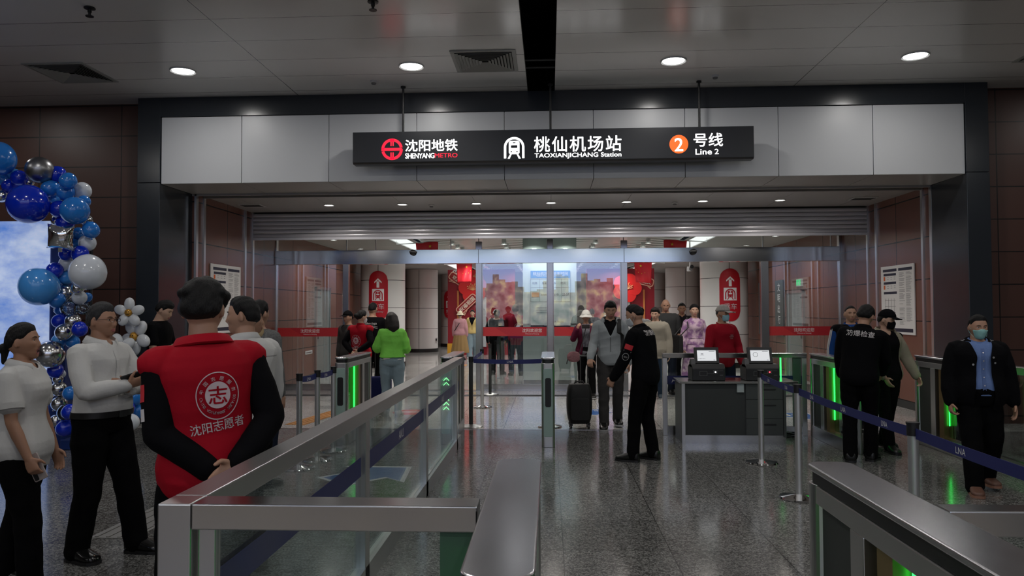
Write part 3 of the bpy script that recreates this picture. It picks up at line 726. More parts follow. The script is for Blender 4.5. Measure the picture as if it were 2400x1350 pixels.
wall_poster(XL, 1, 20.1, 1.36, 0.42, 0.38, 'lower of two small posters on the inner wall by the volunteers\' doorway', ((.1, .9, .75, .9), (.1, .9, .4, .65), (.1, .6, .1, .3)), 'small posters')
wall_poster(XR, -1, 18.75, 1.62, 0.16, 0.36, 'narrow upright label beside the grey door under the exit lamp', ((.3, .7, .75, .9), (.3, .7, .5, .65), (.3, .7, .2, .4)), 'door labels')
wall_poster(XL, 1, 17.05, 0.62, 0.5, 0.08, 'low yellow warning strip on the inner wall behind the queue posts', ((.1, .9, .3, .6),), 'warning strips')
# upright dark banners with white characters, inside by the far pane
for k, (px, dy) in enumerate(((1776, 20.4), (1808, 18.9))):
    X = XR - 0.25; t = thing('hanging_banner', ('farther' if k == 0 else 'nearer') + ' dark upright banner with white characters on the wall by the exit lamp', 'banner', (XR - 0.02, dy, 0.95), 0, 'dark upright banners')
    MB().box(-0.02, 0.0, -0.32, 0.32, 0, 1.4).build('cloth', mat('banner_cloth', (0.05, 0.06, 0.06), 0.6), t)
    q = MB()
    for j, ch in enumerate('文明出行' if k else '沈阳地铁'): put_text(q, ch, (-0.0225, 0.11, 1.12 - j * 0.27), (0, -1, 0), (0, 0, 1), height=0.2, bold=0.01)
    q.build('lettering', WHITE_PRINT, t)

# ------------------------------------------------------------------ red pill signs on the columns
def pill_sign(x, y, z0, z1, w, lab, r_col):
    t = thing('subway_sign', lab, 'sign', (x, y, z0), 0, 'red subway direction signs on the columns')
    h = z1 - z0; r = w / 2
    def ycurve(px): return -math.sqrt(max(r_col * r_col - px * px, 0)) + r_col - 0.0
    def curved(poly, off, mi, mb):   # cut an outline into vertical strips that follow the round column
        mb.add([(p[0], -(math.sqrt(max((r_col + off) ** 2 - p[0] ** 2, 0)) - r_col), p[1]) for p in poly], [tuple(range(len(poly)))], mi)
    q = MB(); n = 16
    def top(px): return h - r + math.sqrt(max(r * r - px * px, 0))
    def bot(px): return r - math.sqrt(max(r * r - px * px, 0))
    for i in range(n):
        a, b = -r + w * i / n, -r + w * (i + 1) / n
        curved([(a, bot(a)), (b, bot(b)), (b, top(b)), (a, top(a))], 0.012, 0, q)
    q.build('plate', mat('sign_red', (0.42, 0.006, 0.016), 0.35), t)
    k = w
    q = MB()
    ac = h - .62 * k
    for poly in ([(-.07 * k, ac - .25 * k), (.07 * k, ac - .25 * k), (.07 * k, ac + .08 * k), (-.07 * k, ac + .08 * k)], [(-.19 * k, ac - .02 * k), (-.19 * k, ac + .06 * k), (0, ac + .24 * k), (0, ac + .14 * k)], [(.19 * k, ac - .02 * k), (.19 * k, ac + .06 * k), (0, ac + .24 * k), (0, ac + .14 * k)]): curved(poly, 0.016, 0, q)
    q.build('arrow', WHITE_PRINT, t)
    q = MB(); zc = h - 1.25 * k
    for i in range(6):
        a, b = -.31 * k + .62 * k * i / 6, -.31 * k + .62 * k * (i + 1) / 6
        curved([(a, zc - .31 * k), (b, zc - .31 * k), (b, zc + .31 * k), (a, zc + .31 * k)], 0.016, 0, q)
    q.build('symbol_panel', WHITE_PRINT, t)
    q2 = MB(); train_icon(q2, (0, zc), .5 * k, 0, 0, 1)
    q2.v = [(p[0], -(math.sqrt((r_col + 0.019 + (0.003 if p[1] < -0.001 else 0)) ** 2 - p[0] ** 2) - r_col), p[2]) for p in q2.v]
    q2.build('train_symbol', [MATS['sign_red'], WHITE_PRINT], t)
    q = MB(); put_text(q, '乘车', (0, 0, h - 2.0 * k), (1, 0, 0), (0, 0, 1), width=.62 * k, bold=0.004, cx=True)
    put_text(q, 'To Subway', (0, 0, h - 2.18 * k), (1, 0, 0), (0, 0, 1), width=.55 * k, bold=0.01, cx=True)
    q.v = [(p[0], -(math.sqrt((r_col + 0.017) ** 2 - p[0] ** 2) - r_col), p[2]) for p in q.v]
    q.build('lettering', WHITE_PRINT, t)
pill_sign(-4.87, 21.5 - 0.645 - 0.001, 1.34, 2.76, 0.55, 'red pill sign with arrow and train on the near column by the volunteers\' doorway', 0.645)
pill_sign(5.02, 21.5 - 0.665 - 0.001, 1.29, 2.76, 0.57, 'red pill sign with arrow and train above the man in the cap', 0.665)
pill_sign(-4.45, 33.5 - 0.62 - 0.001, 1.27, 2.52, 0.5, 'small distant red pill sign beside the festival wall with the lantern', 0.62)
pill_sign(4.45, 33.5 - 0.62 - 0.001, 1.27, 2.52, 0.5, 'distant red pill sign behind the bald man', 0.62)
t = thing('wall_socket', 'white socket box low on the second round column', 'socket', (-4.45, 29.0, 0.40))
MB().box(-0.06, 0.06, -0.05, 0.05, 0, 0.16).build('case', WHITEP, t, bevel=0.006); MB().box(-0.03, 0.03, -0.055, -0.05, 0.04, 0.12).build('outlet', DARKP, t)

# ------------------------------------------------------------------ festival walls with flowers, lanterns and slogans
def petal_flower(t, c, R, y, rot=0.0):
    q = MB()
    for k in range(5):
        a = rot + k * 2 * PI / 5
        cc = (c[0] + .52 * R * math.cos(a), c[1] + .52 * R * math.sin(a))
        q.prism([(cc[0] + .5 * R * math.cos(u * 2 * PI / 28), cc[1] + .5 * R * math.sin(u * 2 * PI / 28)) for u in range(28)], 1, y - 0.03 - 0.004 * k, y - 0.004 * k)
    f = q.build('flower', mat('flower_red', (0.72, 0.02, 0.02), 0.4), t)
    q = MB()
    for k in range(9):
        a = PI * 0.1 + k * PI * 0.8 / 8; L = R * (.45 if k % 2 else .36)
        q.tube([(c[0], y - 0.06, c[1] - .12 * R), (c[0] + L * math.cos(a), y - 0.07, c[1] - .12 * R + L * math.sin(a))], .012 * R + .003, 6)
        q.ball((c[0] + L * math.cos(a), y - 0.07, c[1] - .12 * R + L * math.sin(a)), .03 * R + .006, seg=8, rings=6)
    q.build('stamen', mat('stamen_gold', (0.85, 0.45, 0.2), 0.4), f)
def lantern(t, x, z, w, y):
    q = MB(); h = w * .85
    for k in range(7):
        a = (k - 3) / 3.0
        q.tube([(x + a * w / 2 * math.sin(PI * u / 12), y, z - h / 2 + h * u / 12) for u in range(1, 12)], 0.007, 5)
    for s in (-1, 1): q.box(x - w * .2, x + w * .2, y - .006, y + .006, z + s * h / 2 - .02, z + s * h / 2 + .02)
    for k in range(4): q.box(x - w * .15 + k * w * .1 - .003, x - w * .15 + k * w * .1 + .003, y - .004, y + .004, z - h * .5 - w * .8, z - h * .5)
    q.build('lantern_outline', mat('lantern_pink', (0.5, 0.08, 0.1), 0.5), t)
def slogan(t, c, w, h, ang, s, y, tail):
    ca, sa = math.cos(ang), math.sin(ang)
    ux, uz = Vector((ca, 0, sa)), Vector((-sa, 0, ca)); o = Vector((c[0], y, c[1]))
    q = MB(); P = [o + ux * p[0] + uz * p[1] for p in rrect(-w / 2, w / 2, -h / 2, h / 2, h * .3)]
    q.add(P, [tuple(range(len(P)))], 0); P2 = [o + ux * p[0] + uz * p[1] - Vector((0, .008, 0)) for p in rrect(-w / 2 + .03, w / 2 - .03, -h / 2 + .03, h / 2 - .03, h * .25)]
    q.add(P2, [tuple(range(len(P2)))], 1)
    q.tube([o + ux * (tail * w * .3) - uz * (h * .5), o + ux * (tail * w * .38) - uz * (h * .75), o + ux * (tail * w * .15) - uz * (h * .5)], .012, 6, 0)
    b = q.build('slogan_bubble', [mat('slogan_edge', (0.85, 0.5, 0.35), 0.5), mat('slogan_red', (0.3, 0.012, 0.015), 0.5)], t)
    q = MB(); put_text(q, s, o - uz * h * .27 - Vector((0, .014, 0)), ux, uz, height=h * .52, bold=0.03, cx=True); q.build('lettering', mat('slogan_cream', (0.85, 0.75, 0.62), 0.5), b)
for side in (-1, 1):
    x0, x1 = (-3.72, -1.25) if side < 0 else (1.35, 3.80)
    t = thing('festival_wall', ('tall red festival wall with cherry flower and slogans beside the small distant pill sign' if side < 0 else 'tall red festival wall with lantern, behind the bald man and guard'), 'display', (0, 27, 0), 0, 'red festival walls in the inner hall')
    MB().box(x0, x1, 0, 0.25, 0.0, 3.12).build('panel', mat('festival_red', (0.26, 0.008, 0.018), 0.4), t)
    ex = x0 if side < 0 else x1; s = side
    MB().box(ex - s * .38 - .03, ex - s * .38 + .03, -0.03, 0.0, 0.25, 2.35).build('gold_post', mat('gold_pole', (0.6, 0.22, 0.06), 0.4), t)
    MB().box(min(ex, ex - s * .55), max(ex, ex - s * .55), -0.12, 0.0, 0.0, 0.42).build('stage_block', mat('stage_yellow', (0.7, 0.36, 0.03), 0.5), t)
    fx = -2.78 if side < 0 else 2.80
    petal_flower(t, (fx, 2.42), 0.52, -0.1, 0.5 if side < 0 else 1.2)
    if side < 0: petal_flower(t, (fx + 0.12, 2.86), 0.27, -0.07, 1.0)
    lantern(t, ex - s * .86, 2.12, 0.42, -0.012); lantern(t, ex - s * .98, 1.62, 0.4, -0.012)
    MB().box(fx + s * -.18, fx + s * -.18 + .3, -0.05, 0.0, 0.3, 2.1).build('pale_panel', mat('pale_board', (0.55, 0.55, 0.58), 0.4), t)
    if side < 0:
        slogan(t, (-3.25, 2.68), 0.95, 0.30, -0.62, '欢度中秋', -0.03, -1); slogan(t, (-3.0, 1.85), 0.9, 0.32, 0.75, '祝福祖国', -0.16, -1)
        q = MB(); emblem(q, (-3.42, 2.98), 0.14, -0.012); put_text(q, '沈阳', (-3.22, -0.012, 2.98), (1, 0, 0), (0, 0, 1), height=.12, bold=.02); put_text(q, '地铁', (-3.22, -0.012, 2.84), (1, 0, 0), (0, 0, 1), height=.12, bold=.02); q.build('metro_mark', WHITE_PRINT, t)
    else:
        slogan(t, (3.52, 2.64), 0.52, 0.30, -0.25, '国庆', -0.03, 1)
        q = MB(); q.tube([(3.3, -0.03, 2.70), (2.9, -0.03, 2.86)], .02, 6); q.build('slogan_arm', MATS['slogan_edge'], t)
# ------------------------------------------------------------------ national flags on slanted poles
def star(c, R, a0): return [(c[0] + (R if k % 2 == 0 else R * .4) * math.cos(a0 + k * PI / 5), c[1] + (R if k % 2 == 0 else R * .4) * math.sin(a0 + k * PI / 5)) for k in range(10)]
def flag(x, y, z, s, w, h, lab, pole_dx, ry):
    """cloth hanging from a slanted pole; s=-1 when the pole comes in from the left"""
    t = thing('national_flag', lab, 'flag', (x, y, z), ry, 'red flags with yellow stars inside the entrance')
    nx_, nz_ = 12, 10
    def F(u, v):   # u across 0..1 from the hoist, v 0 top..1 bottom; the fly droops
        xx = (u - .5) * w * (1 - .12 * v); zz = -v * h - .10 * w * u * (1 if s < 0 else 1)
        yy = 0.05 * math.sin(u * 7 + v * 2) * (.3 + u) + 0.03 * math.sin(v * 5)
        return Vector((-s * xx, yy, zz + .16 * w * (u)))
    vs = []; fs = []
    for j in range(nz_ + 1):
        for i in range(nx_ + 1): vs.append(F(i / nx_, j / nz_))
    for j in range(nz_):
        for i in range(nx_):
            a = j * (nx_ + 1) + i; fs.append((a, a + 1, a + nx_ + 2, a + nx_ + 1))
    q = MB(); q.add(vs, fs, 0, True); cl = q.build('cloth', mat('flag_red', (0.72, 0.015, 0.03), 0.55), t)
    m = cl.modifiers.new('thick', 'SOLIDIFY'); m.thickness = 0.004; m.offset = 0
    q = MB()
    for (u, v, R, a0) in ((.66, .20, .085, PI / 2),) + tuple((.60 + .34 * math.cos(a), .30 + .26 * math.sin(a), .032, PI / 2 + a) for a in (0.35, .95, 1.55, 2.15)):
        P = []
        for p in star((0, 0), R * min(w, h), a0):
            f = F(min(max(u + p[0] / w, 0), 1), min(max(v - p[1] / h, 0), 1)); P.append(f + Vector((0, -0.012, 0)))
        q.add(P, [tuple(range(10))])
    q.build('stars', mat('flag_yellow', (0.85, 0.6, 0.05), 0.5), t)
    a = F(0, 0); b = F(1, 0); d = Vector((b.x - a.x, 0, b.z - a.z)).normalized()
    e_ = a - d * pole_dx; MB().tube([e_, b + d * 0.03], 0.012, 8).build('pole', WHITEP, t); MB().tube([e_, (e_.x, e_.y, 3.246 - z)], 0.004, 6).build('hanger_wire', WHITEP, t)
flag(-2.83, 17.0, 3.19, -1, 0.52, 0.5, 'red starred flag behind the transom over the volunteers\' doorway, nearer one', 0.45, 0)
flag(2.88, 17.0, 3.19, 1, 0.52, 0.5, 'red starred flag behind the transom over the desk doorway, nearer one', 0.45, 0)
flag(-2.72, 23.6, 3.12, -1, 0.5, 0.62, 'red flag hanging in front of the cherry flower, farther from the glass', 0.4, 0)
flag(2.98, 23.6, 3.12, 1, 0.55, 0.66, 'red flag hanging above the guard and bald man, farther from the glass', 0.4, 0)
# timetable on the pale pillar
t = thing('timetable_poster', 'timetable poster with blue heading on the pale pillar behind the middle panes', 'poster', (0.025, 15.742, 1.30))
MB().box(-0.42, 0.42, -0.012, 0, 0, 1.16).build('sheet', mat('poster_mint', (0.55, 0.66, 0.62), 0.35), t)
MB().box(-0.42, 0.42, -0.0135, -0.012, 1.0, 1.16).build('heading', mat('poster_blue', (0.05, 0.25, 0.55), 0.4), t)
q = MB(); put_text(q, '桃仙机场站 班车时间', (0, -0.015, 1.06), (1, 0, 0), (0, 0, 1), width=.74, bold=.01, cx=True); put_text(q, 'Taoxian Airport Station Timetable', (0, -0.015, 1.025), (1, 0, 0), (0, 0, 1), width=.6, cx=True); q.build('title', WHITE_PRINT, t)
q = MB()
for a in (.0, .5, .8, .98): q.box(-.42, .42, -.0135, -.012, a, a + .004)
for a in (-.42, -.23, -.04, .23, .416): q.box(a, a + .004, -.0135, -.012, .5, .98)
for k, s in enumerate(('线路', '首车', '末车', '时间')): put_text(q, s, (-.33 + .2 * k, -.0145, .87), (1, 0, 0), (0, 0, 1), height=.05, cx=True)
put_text(q, '06:10', (.1, -.0145, .63), (1, 0, 0), (0, 0, 1), height=.045, cx=True); put_text(q, '22:07', (.32, -.0145, .63), (1, 0, 0), (0, 0, 1), height=.045, cx=True)
put_text(q, '沈阳南站', (-.12, -.0145, .63), (1, 0, 0), (0, 0, 1), height=.04, cx=True); put_text(q, '24-96200', (.17, -.0145, .06), (1, 0, 0), (0, 0, 1), height=.04, cx=True)
for k in range(3): put_text(q, '请乘客提前到达候车区域', (-.3, -.0145, .36 - .05 * k), (1, 0, 0), (0, 0, 1), width=.3)
q.build('print', DARKP, t)
q = MB(); q.box(-.4, -.24, -.0145, -.0125, .6, .7); q.build('line_mark', mat('poster_orange', (0.6, 0.28, 0.06), 0.5), t)
MB().box(-0.42, 0.42, -0.0135, -0.012, -0.06, 0.0).build('footer', MATS['notice_navy'], t)
# ------------------------------------------------------------------ ticket-gate cabinets
RT = 1.058     # height of rails and cabinet lids
LEDC = emit_mat('green_chevron', (0.25, 1.0, 0.35), 3.0)
FLAPG = glass_mat('gate_flap_glass', (0.62, 0.92, 0.70), 1.0)
def gate_cabinet(xc, y0, L, label, front='slot', lit=True, w=0.165):
    """a slim flap-gate cabinet; y grows away from the photographer, its flap end is the near one"""
    t = thing('gate_cabinet', label, 'ticket gate', (xc, y0, 0), 0, 'flap gate cabinets')
    h = w / 2
    def plan(r, e=0.0): return rrect(-h + e, h - e, 0 + e, L - e, r, 6)
    MB().prism(plan(0.055), 2, RT - 0.022, RT).build('lid', LID, t, bevel=0.006, seg=3)
    MB().prism(plan(0.05, 0.012), 2, RT - 0.065, RT - 0.0225).build('sensor_band', BLACK, t)
    fr = MB()
    fr.prism(rrect(-h + .004, h - .004, 0.005, 0.10, 0.04, 5), 2, 0.0, RT - 0.066).prism(rrect(-h + .004, h - .004, L - .10, L - .005, 0.04, 5), 2, 0.0, RT - 0.066)
    fr.box(-h + .006, h - .006, 0.1, L - .1, RT - .13, RT - 0.066).box(-h + .006, h - .006, 0.1, L - .1, 0.0, 0.15)
    y1 = L - .40
    fr.box(-h + .006, h - .006, y1 - .10, y1, 0.15, RT - .13)
    fr.build('frame', STEEL, t, bevel=0.003)
    MB().box(-h + .03, h - .03, y1, L - .1, 0.15, RT - .13).build('dark_panel', DARKP, t)
    MB().box(-.006, .006, .70, y1 - .1, 0.15, RT - .13).build('side_glass', GLASS, t)
    MB().box(-h + .02, h - .02, .60, .70, 0.15, RT - .13).build('brass_panel', BRASS, t)
    MB().box(-.008, .008, .11, .59, 0.17, RT - .14).build('flap', FLAPG, t)
    if lit:
        q = MB()
        for X in (-.013, .013):
            q.box(X - .004, X + .004, .105, .113, .40, RT - .135); q.box(X - .004, X + .004, .113, .585, RT - .144, RT - .135); q.box(X - .004, X + .004, .577, .585, .30, RT - .144)
        q.build('led_edge', LEDG, t)
        d = bpy.data.lights.new('flap_light', 'AREA'); d.shape = 'RECTANGLE'; d.size = .45; d.size_y = .5; d.energy = 0.12; d.color = (0.05, 1, 0.15)
        for s in (-1, 1):
            o = bpy.data.objects.new('flap_light', d); C.objects.link(o); o.location = (s * .03, .35, .65); o.rotation_euler = (0, -s * PI / 2, 0); o.parent = t
    if front == 'slot':
        MB().prism(rrect(-.055, .055, .13, .93, .02), 1, -0.012, 0.006).build('reader_panel', PALEG, t, bevel=0.002)
        MB().prism(rrect(-.035, .035, .48, .82, .02), 1, -0.016, -0.012).build('card_slot', BLACK, t)
    if front == 'chevron':
        MB().prism(rrect(-.06, .06, .13, .93, .02), 1, -0.012, 0.006).build('reader_panel', PALEG, t, bevel=0.002)
        q = MB()
        for z in (.80, .745, .56, .505, .45):
            q.add([(-.035, -.014, z - .035), (0, -.014, z), (.035, -.014, z - .035), (.035, -.014, z - .022), (0, -.014, z + .013), (-.035, -.014, z - .022)], [(0, 1, 4, 5), (1, 2, 3, 4)])
        q.build('chevron_light', LEDC, t)
    return t
gate_cabinet(-0.115, 1.57, 1.26, 'steel-topped gate cabinet at the bottom middle, its lid filling the aisle edge', front=None)
gate_cabinet(1.02, 1.55, 1.26, 'big dark-sided gate cabinet with a green lit flap at the bottom corner', front=None)
gate_cabinet(-2.525, 8.86, 1.26, 'gate cabinet with bright green flap beside the three queue posts', front='slot')
gate_cabinet(-1.25, 8.95, 1.26, 'gate cabinet with green chevrons behind the glass at the long railing\'s far end', front='chevron', lit=False)
gate_cabinet(-0.02, 8.78, 1.30, 'lone gate cabinet with a black slot in the middle of the aisle', front='slot', lit=False)
gate_cabinet(3.40, 8.46, 1.26, 'gate cabinet with green flap behind the back-turned inspector', front=None)
gate_cabinet(4.50, 8.02, 1.26, 'gate cabinet with green flap beside the policeman', front=None)

# ------------------------------------------------------------------ glass railings with blue safety band
BAND = mat('navy_band', (0.012, 0.018, 0.10), 0.4)
def band_text(q, org, ux, uy, h, step, n, mirror=True):
    for k in range(n): put_text(q, 'LNA', Vector(org) + Vector(ux) * step * k, ux, uy, height=h, bold=-0.004, mirror=mirror)
# long railing on the volunteers' side
t = thing('glass_railing', 'long steel and glass railing running from the volunteers to the gates', 'railing', (-1.10, 2.13, 0), 0, 'glass railings of the gate area')
L = 6.78
MB().box(-.05, .05, 0.105, L, RT - .075, RT).build('top_rail', STEEL, t, bevel=0.004)
MB().box(-.05, .05, 0, .105, 0, RT).build('corner_post', STEEL, t, bevel=0.005)
for yy in (2.2, 4.33, 6.45):
    MB().box(-.03, .03, yy - .05, yy + .05, 0, RT - .076).build('post', STEEL, t, bevel=0.003)
MB().box(-.03, .03, .105, L, 0, .13).build('bottom_rail', STEEL, t)
for a, b in ((.14, 2.13), (2.27, 4.26), (4.40, 6.38), (6.52, 6.76)):
    g = MB().box(-.006, .006, a, b, .13, RT - .08).build('glass_panel', GLASS, t)
    q = MB().box(.0075, .0085, a, b, .665, .775, 0)
    if b - a > 1:
        q2 = MB(); band_text(q2, (.0095, a + (b - a) * .55, .69), (0, 1, 0), (0, 0, 1), .06, 1.0, 1)
        g2 = q.build('safety_band', BAND, g); q2.build('band_letters', WHITE_PRINT, g2)
    else: q.build('safety_band', BAND, g)
# short cross rail to the nearest cabinet
t2 = thing('glass_railing', 'short steel cross railing between the red vest and the aisle cabinet', 'railing', (-1.05, 2.13, 0), 0, 'glass railings of the gate area')
MB().box(0.002, .84, 0, .10, RT - .075, RT).build('top_rail', STEEL_X, t2, bevel=0.004)
MB().box(.01, .06, .03, .07, 0, RT - .076).build('post', STEEL, t2, bevel=0.003)
MB().box(.73, .83, .02, .08, 0, RT - .076).build('end_panel', mat('panel_green_light_tint', (0.06, 0.12, 0.085), 0.3), t2)  # green light falling on this dark panel is put into its colour
MB().box(.06, .73, .045, .055, .10, RT - .08).build('glass_panel', GLASS, t2)
MB().box(.06, .73, .03, .07, 0, .10).build('bottom_rail', STEEL_X, t2)
# railing behind the desk
t3 = thing('glass_railing', 'glass railing with blue band behind the desk with two screens', 'railing', (1.46, 9.72, 0), 0, 'glass railings of the gate area')
W3 = 1.83
MB().box(0, W3, -.04, .04, RT - .06, RT).build('top_rail', STEEL_X, t3, bevel=0.004)
for xx in (.03, W3 - .03): MB().box(xx - .03, xx + .03, -.03, .03, 0, RT - .061).build('post', STEEL, t3, bevel=0.003)
MB().box(.06, W3 - .06, -.03, .03, 0, .12).build('bottom_rail', STEEL_X, t3)
g = MB().box(.06, W3 - .06, -.005, .005, .12, RT - .06).build('glass_panel', GLASS, t3)
b_ = MB().box(.06, W3 - .06, -.0075, -.0065, .655, .765).build('safety_band', BAND, g)
q = MB(); band_text(q, (.28, -.0085, .68), (1, 0, 0), (0, 0, 1), .06, 1.0, 1); q.build('band_letters', WHITE_PRINT, b_)
MB().box(1.50, 1.515, -.012, -.002, .45, RT - .06).build('led_reflection', LEDG, t3)  # glowing strip stands in for the gate LED's reflection in the glass
MB().box(1.66, 1.76, -.02, .02, .12, RT - .06).build('end_panel', MATS['panel_green_light_tint'], t3)
# railing on the policeman's side and its cross rail
t4 = thing('glass_railing', 'steel and glass railing behind the policeman at the picture edge', 'railing', (4.52, 2.13, 0), 0, 'glass railings of the gate area')
MB().box(-.05, .05, 0.105, 5.88, RT - .075, RT).build('top_rail', STEEL, t4, bevel=0.004)
for yy in (0.05, 2.0, 3.95, 5.84): MB().box(-.03, .03, yy - .04, yy + .04, 0, RT - .076).build('post', STEEL, t4, bevel=0.003)
MB().box(-.03, .03, .105, 5.88, 0, .14).build('bottom_rail', STEEL, t4)
for a, b in ((.12, 1.95), (2.05, 3.9), (4.0, 5.79)): MB().box(-.006, .006, a, b, .14, RT - .08).build('glass_panel', GLASS, t4)
t5 = thing('glass_railing', 'steel cross railing reaching from the dark cabinet to the picture edge', 'railing', (1.107, 2.13, 0), 0, 'glass railings of the gate area')
MB().box(0, 3.36, 0, .08, RT - .072, RT).build('top_rail', STEEL_X, t5, bevel=0.004)
for xx in (.03, 1.7, 3.3): MB().box(xx - .025, xx + .025, .02, .06, 0, RT - .073).build('post', STEEL, t5)
for a, b in ((.06, 1.67), (1.73, 3.27)): MB().box(a, b, .034, .046, .1, RT - .075).build('glass_panel', GLASS, t5)
MB().box(.06, 3.3, .02, .06, 0, .1).build('bottom_rail', STEEL_X, t5)

# ------------------------------------------------------------------ queue posts and belts
def queue_post(x, y, label, dark=False, grp='belt queue posts'):
    t = thing('queue_post', label, 'queue post', (x, y, 0), 0, grp)
    MB().lathe([(.165, 0), (.168, .006), (.16, .016), (.06, .032), (.03, .04)], 36).build('base', CHROME if not dark else STEEL, t)
    MB().cyl(0, 0, .036, .90, .029, 24).build('pole', mat('satin_pole', (.66, .66, .66), .38, .9) if not dark else DARKP, t)
    MB().cyl(0, 0, .90, .965, .033, 24).cyl(0, 0, .965, .975, .036, 24).build('belt_head', BLACK, t)
    return t
def belt(a, b, label, z0=.885, z1=.945, n=2, sag=.012):
    a, b = Vector(a), Vector(b); d = (b - a); L = d.length; d.normalize(); nrm = Vector((-d.y, d.x, 0))
    if nrm.dot(Vector((0, 0, 0)) - (a + b) / 2) < 0: nrm = -nrm      # the side people read
    a, b = a + d * .034, b - d * .034; L = (b - a).length
    t = thing('queue_belt', label, 'queue belt', (a.x, a.y, 0), 0, 'navy belts between queue posts')
    q = MB(); N_ = 10; vs = []; fs = []
    for i in range(N_ + 1):
        s = i / N_; p = d * (L * s); dz = -sag * 4 * s * (1 - s)
        for k in (-1, 1):
            vs += [(p.x + nrm.x * .0012 * k, p.y + nrm.y * .0012 * k, z0 + dz), (p.x + nrm.x * .0012 * k, p.y + nrm.y * .0012 * k, z1 + dz)]
    for i in range(N_):
        o = i * 4; fs += [(o, o + 4, o + 5, o + 1), (o + 2, o + 3, o + 7, o + 6), (o + 1, o + 5, o + 7, o + 3), (o, o + 2, o + 6, o + 4)]
    q.add(vs, fs).build('webbing', BLUE_BELT, t)
    ux = d if d.cross(Vector((0, 0, 1))).dot(nrm) > 0 else -d
    if n:
        q = MB()
        for k in range(n):
            s = (k + .5) / n; p = d * (L * s) + nrm * .003; dz = -sag * 4 * s * (1 - s)
            put_text(q, 'LNA', Vector((p.x, p.y, z0 + dz + .013)), ux, (0, 0, 1), height=.033, bold=0.0, cx=True)
        q.build('belt_letters', WHITE_PRINT, t)
A = [(-2.585, 7.56, 0), (-2.535, 8.0, 0), (-2.51, 8.52, 0)]
for p, lab in zip(A, ('steel queue post nearest the red vest, first of the three in a row', 'middle steel queue post of the three by the green flap gate', 'steel queue post touching the green flap gate, last of the three')): queue_post(p[0], p[1], lab)
belt(A[0], A[1], 'short navy belt between the first and middle of the three queue posts', n=1); belt(A[1], A[2], 'short navy belt between the middle queue post and the green flap gate', n=1)
B = [(2.23, 7.99, 0), (2.13, 6.51, 0), (2.06, 4.34, 0), (2.04, 2.4, 0)]
for p, lab in zip(B, ('steel queue post in front of the desk with two screens', 'steel queue post between the desk and the dark cabinet', 'thick-looking steel queue post standing behind the dark cabinet lid', 'queue post hidden at the corner of the dark cabinet')): queue_post(p[0], p[1], lab)
belt(B[0], B[1], 'navy belt starting at the desk and dropping to the next queue post', n=2); belt(B[1], B[2], 'long navy belt crossing the legs of the back-turned inspector', n=3); belt(B[2], B[3], 'navy belt crossing the policeman\'s legs', n=2)
D = [(-1.10, 10.34, 0), (-1.13, 12.38, 0), (0.0, 10.34, 0), (-1.15, 14.3, 0)]
queue_post(D[0][0], D[0][1], 'black queue post at the end of the long railing', dark=True); queue_post(D[1][0], D[1][1], 'steel queue post standing alone before the middle doors')
queue_post(D[2][0], D[2][1], 'queue post hidden behind the lone middle cabinet, only its base showing'); queue_post(D[3][0], D[3][1], 'dark queue post close to the glass of the middle doors', dark=True)
belt(D[0], D[2], 'navy belt running across to the lone middle cabinet', n=1); belt(D[0], D[1], 'navy belt running back from the railing end to the lone post', n=1, sag=.0)

# ------------------------------------------------------------------ inspection desk and its two scanners
t = thing('inspection_desk', 'dark grey desk with steel top carrying two screens', 'desk', (1.60, 9.1, 0))
DG = mat('desk_grey', (0.055, 0.06, 0.06), 0.4)
MB().box(-.02, 1.38, -.03, .52, .725, .752).build('top', STEEL_X, t, bevel=0.003)
MB().box(0, .03, 0, .5, 0, .725).build('side_panel', DG, t); MB().box(1.21, 1.24, 0, .5, .08, .725).build('side_panel', DG, t)
MB().box(-.004, .034, -.012, 0, 0, .725).build('edge_trim', STEEL, t)
MB().box(.03, .76, .03, .05, .1, .725).build('front_panel', DARKP, t)
MB().box(.03, 1.24, .02, .48, 0.0, .1).build('kick_plate', STEEL_X, t)
MB().box(.76, 1.21, .025, .48, .1, .725).build('pedestal', DG, t)
for a, b in ((.105, .30), (.305, .53), (.535, .72)):
    d = MB().box(.765, 1.205, .008, .024, a, b).build('drawer', DG, t, bevel=0.002)
    MB().box(.93, 1.12, .0, .008, b - .075, b - .06).build('handle', BLACK, d)
MB().box(.66, .74, -.004, .03, .62, .72).build('socket_plate', mat('socket_white', (0.4, 0.45, 0.46), 0.5), t)
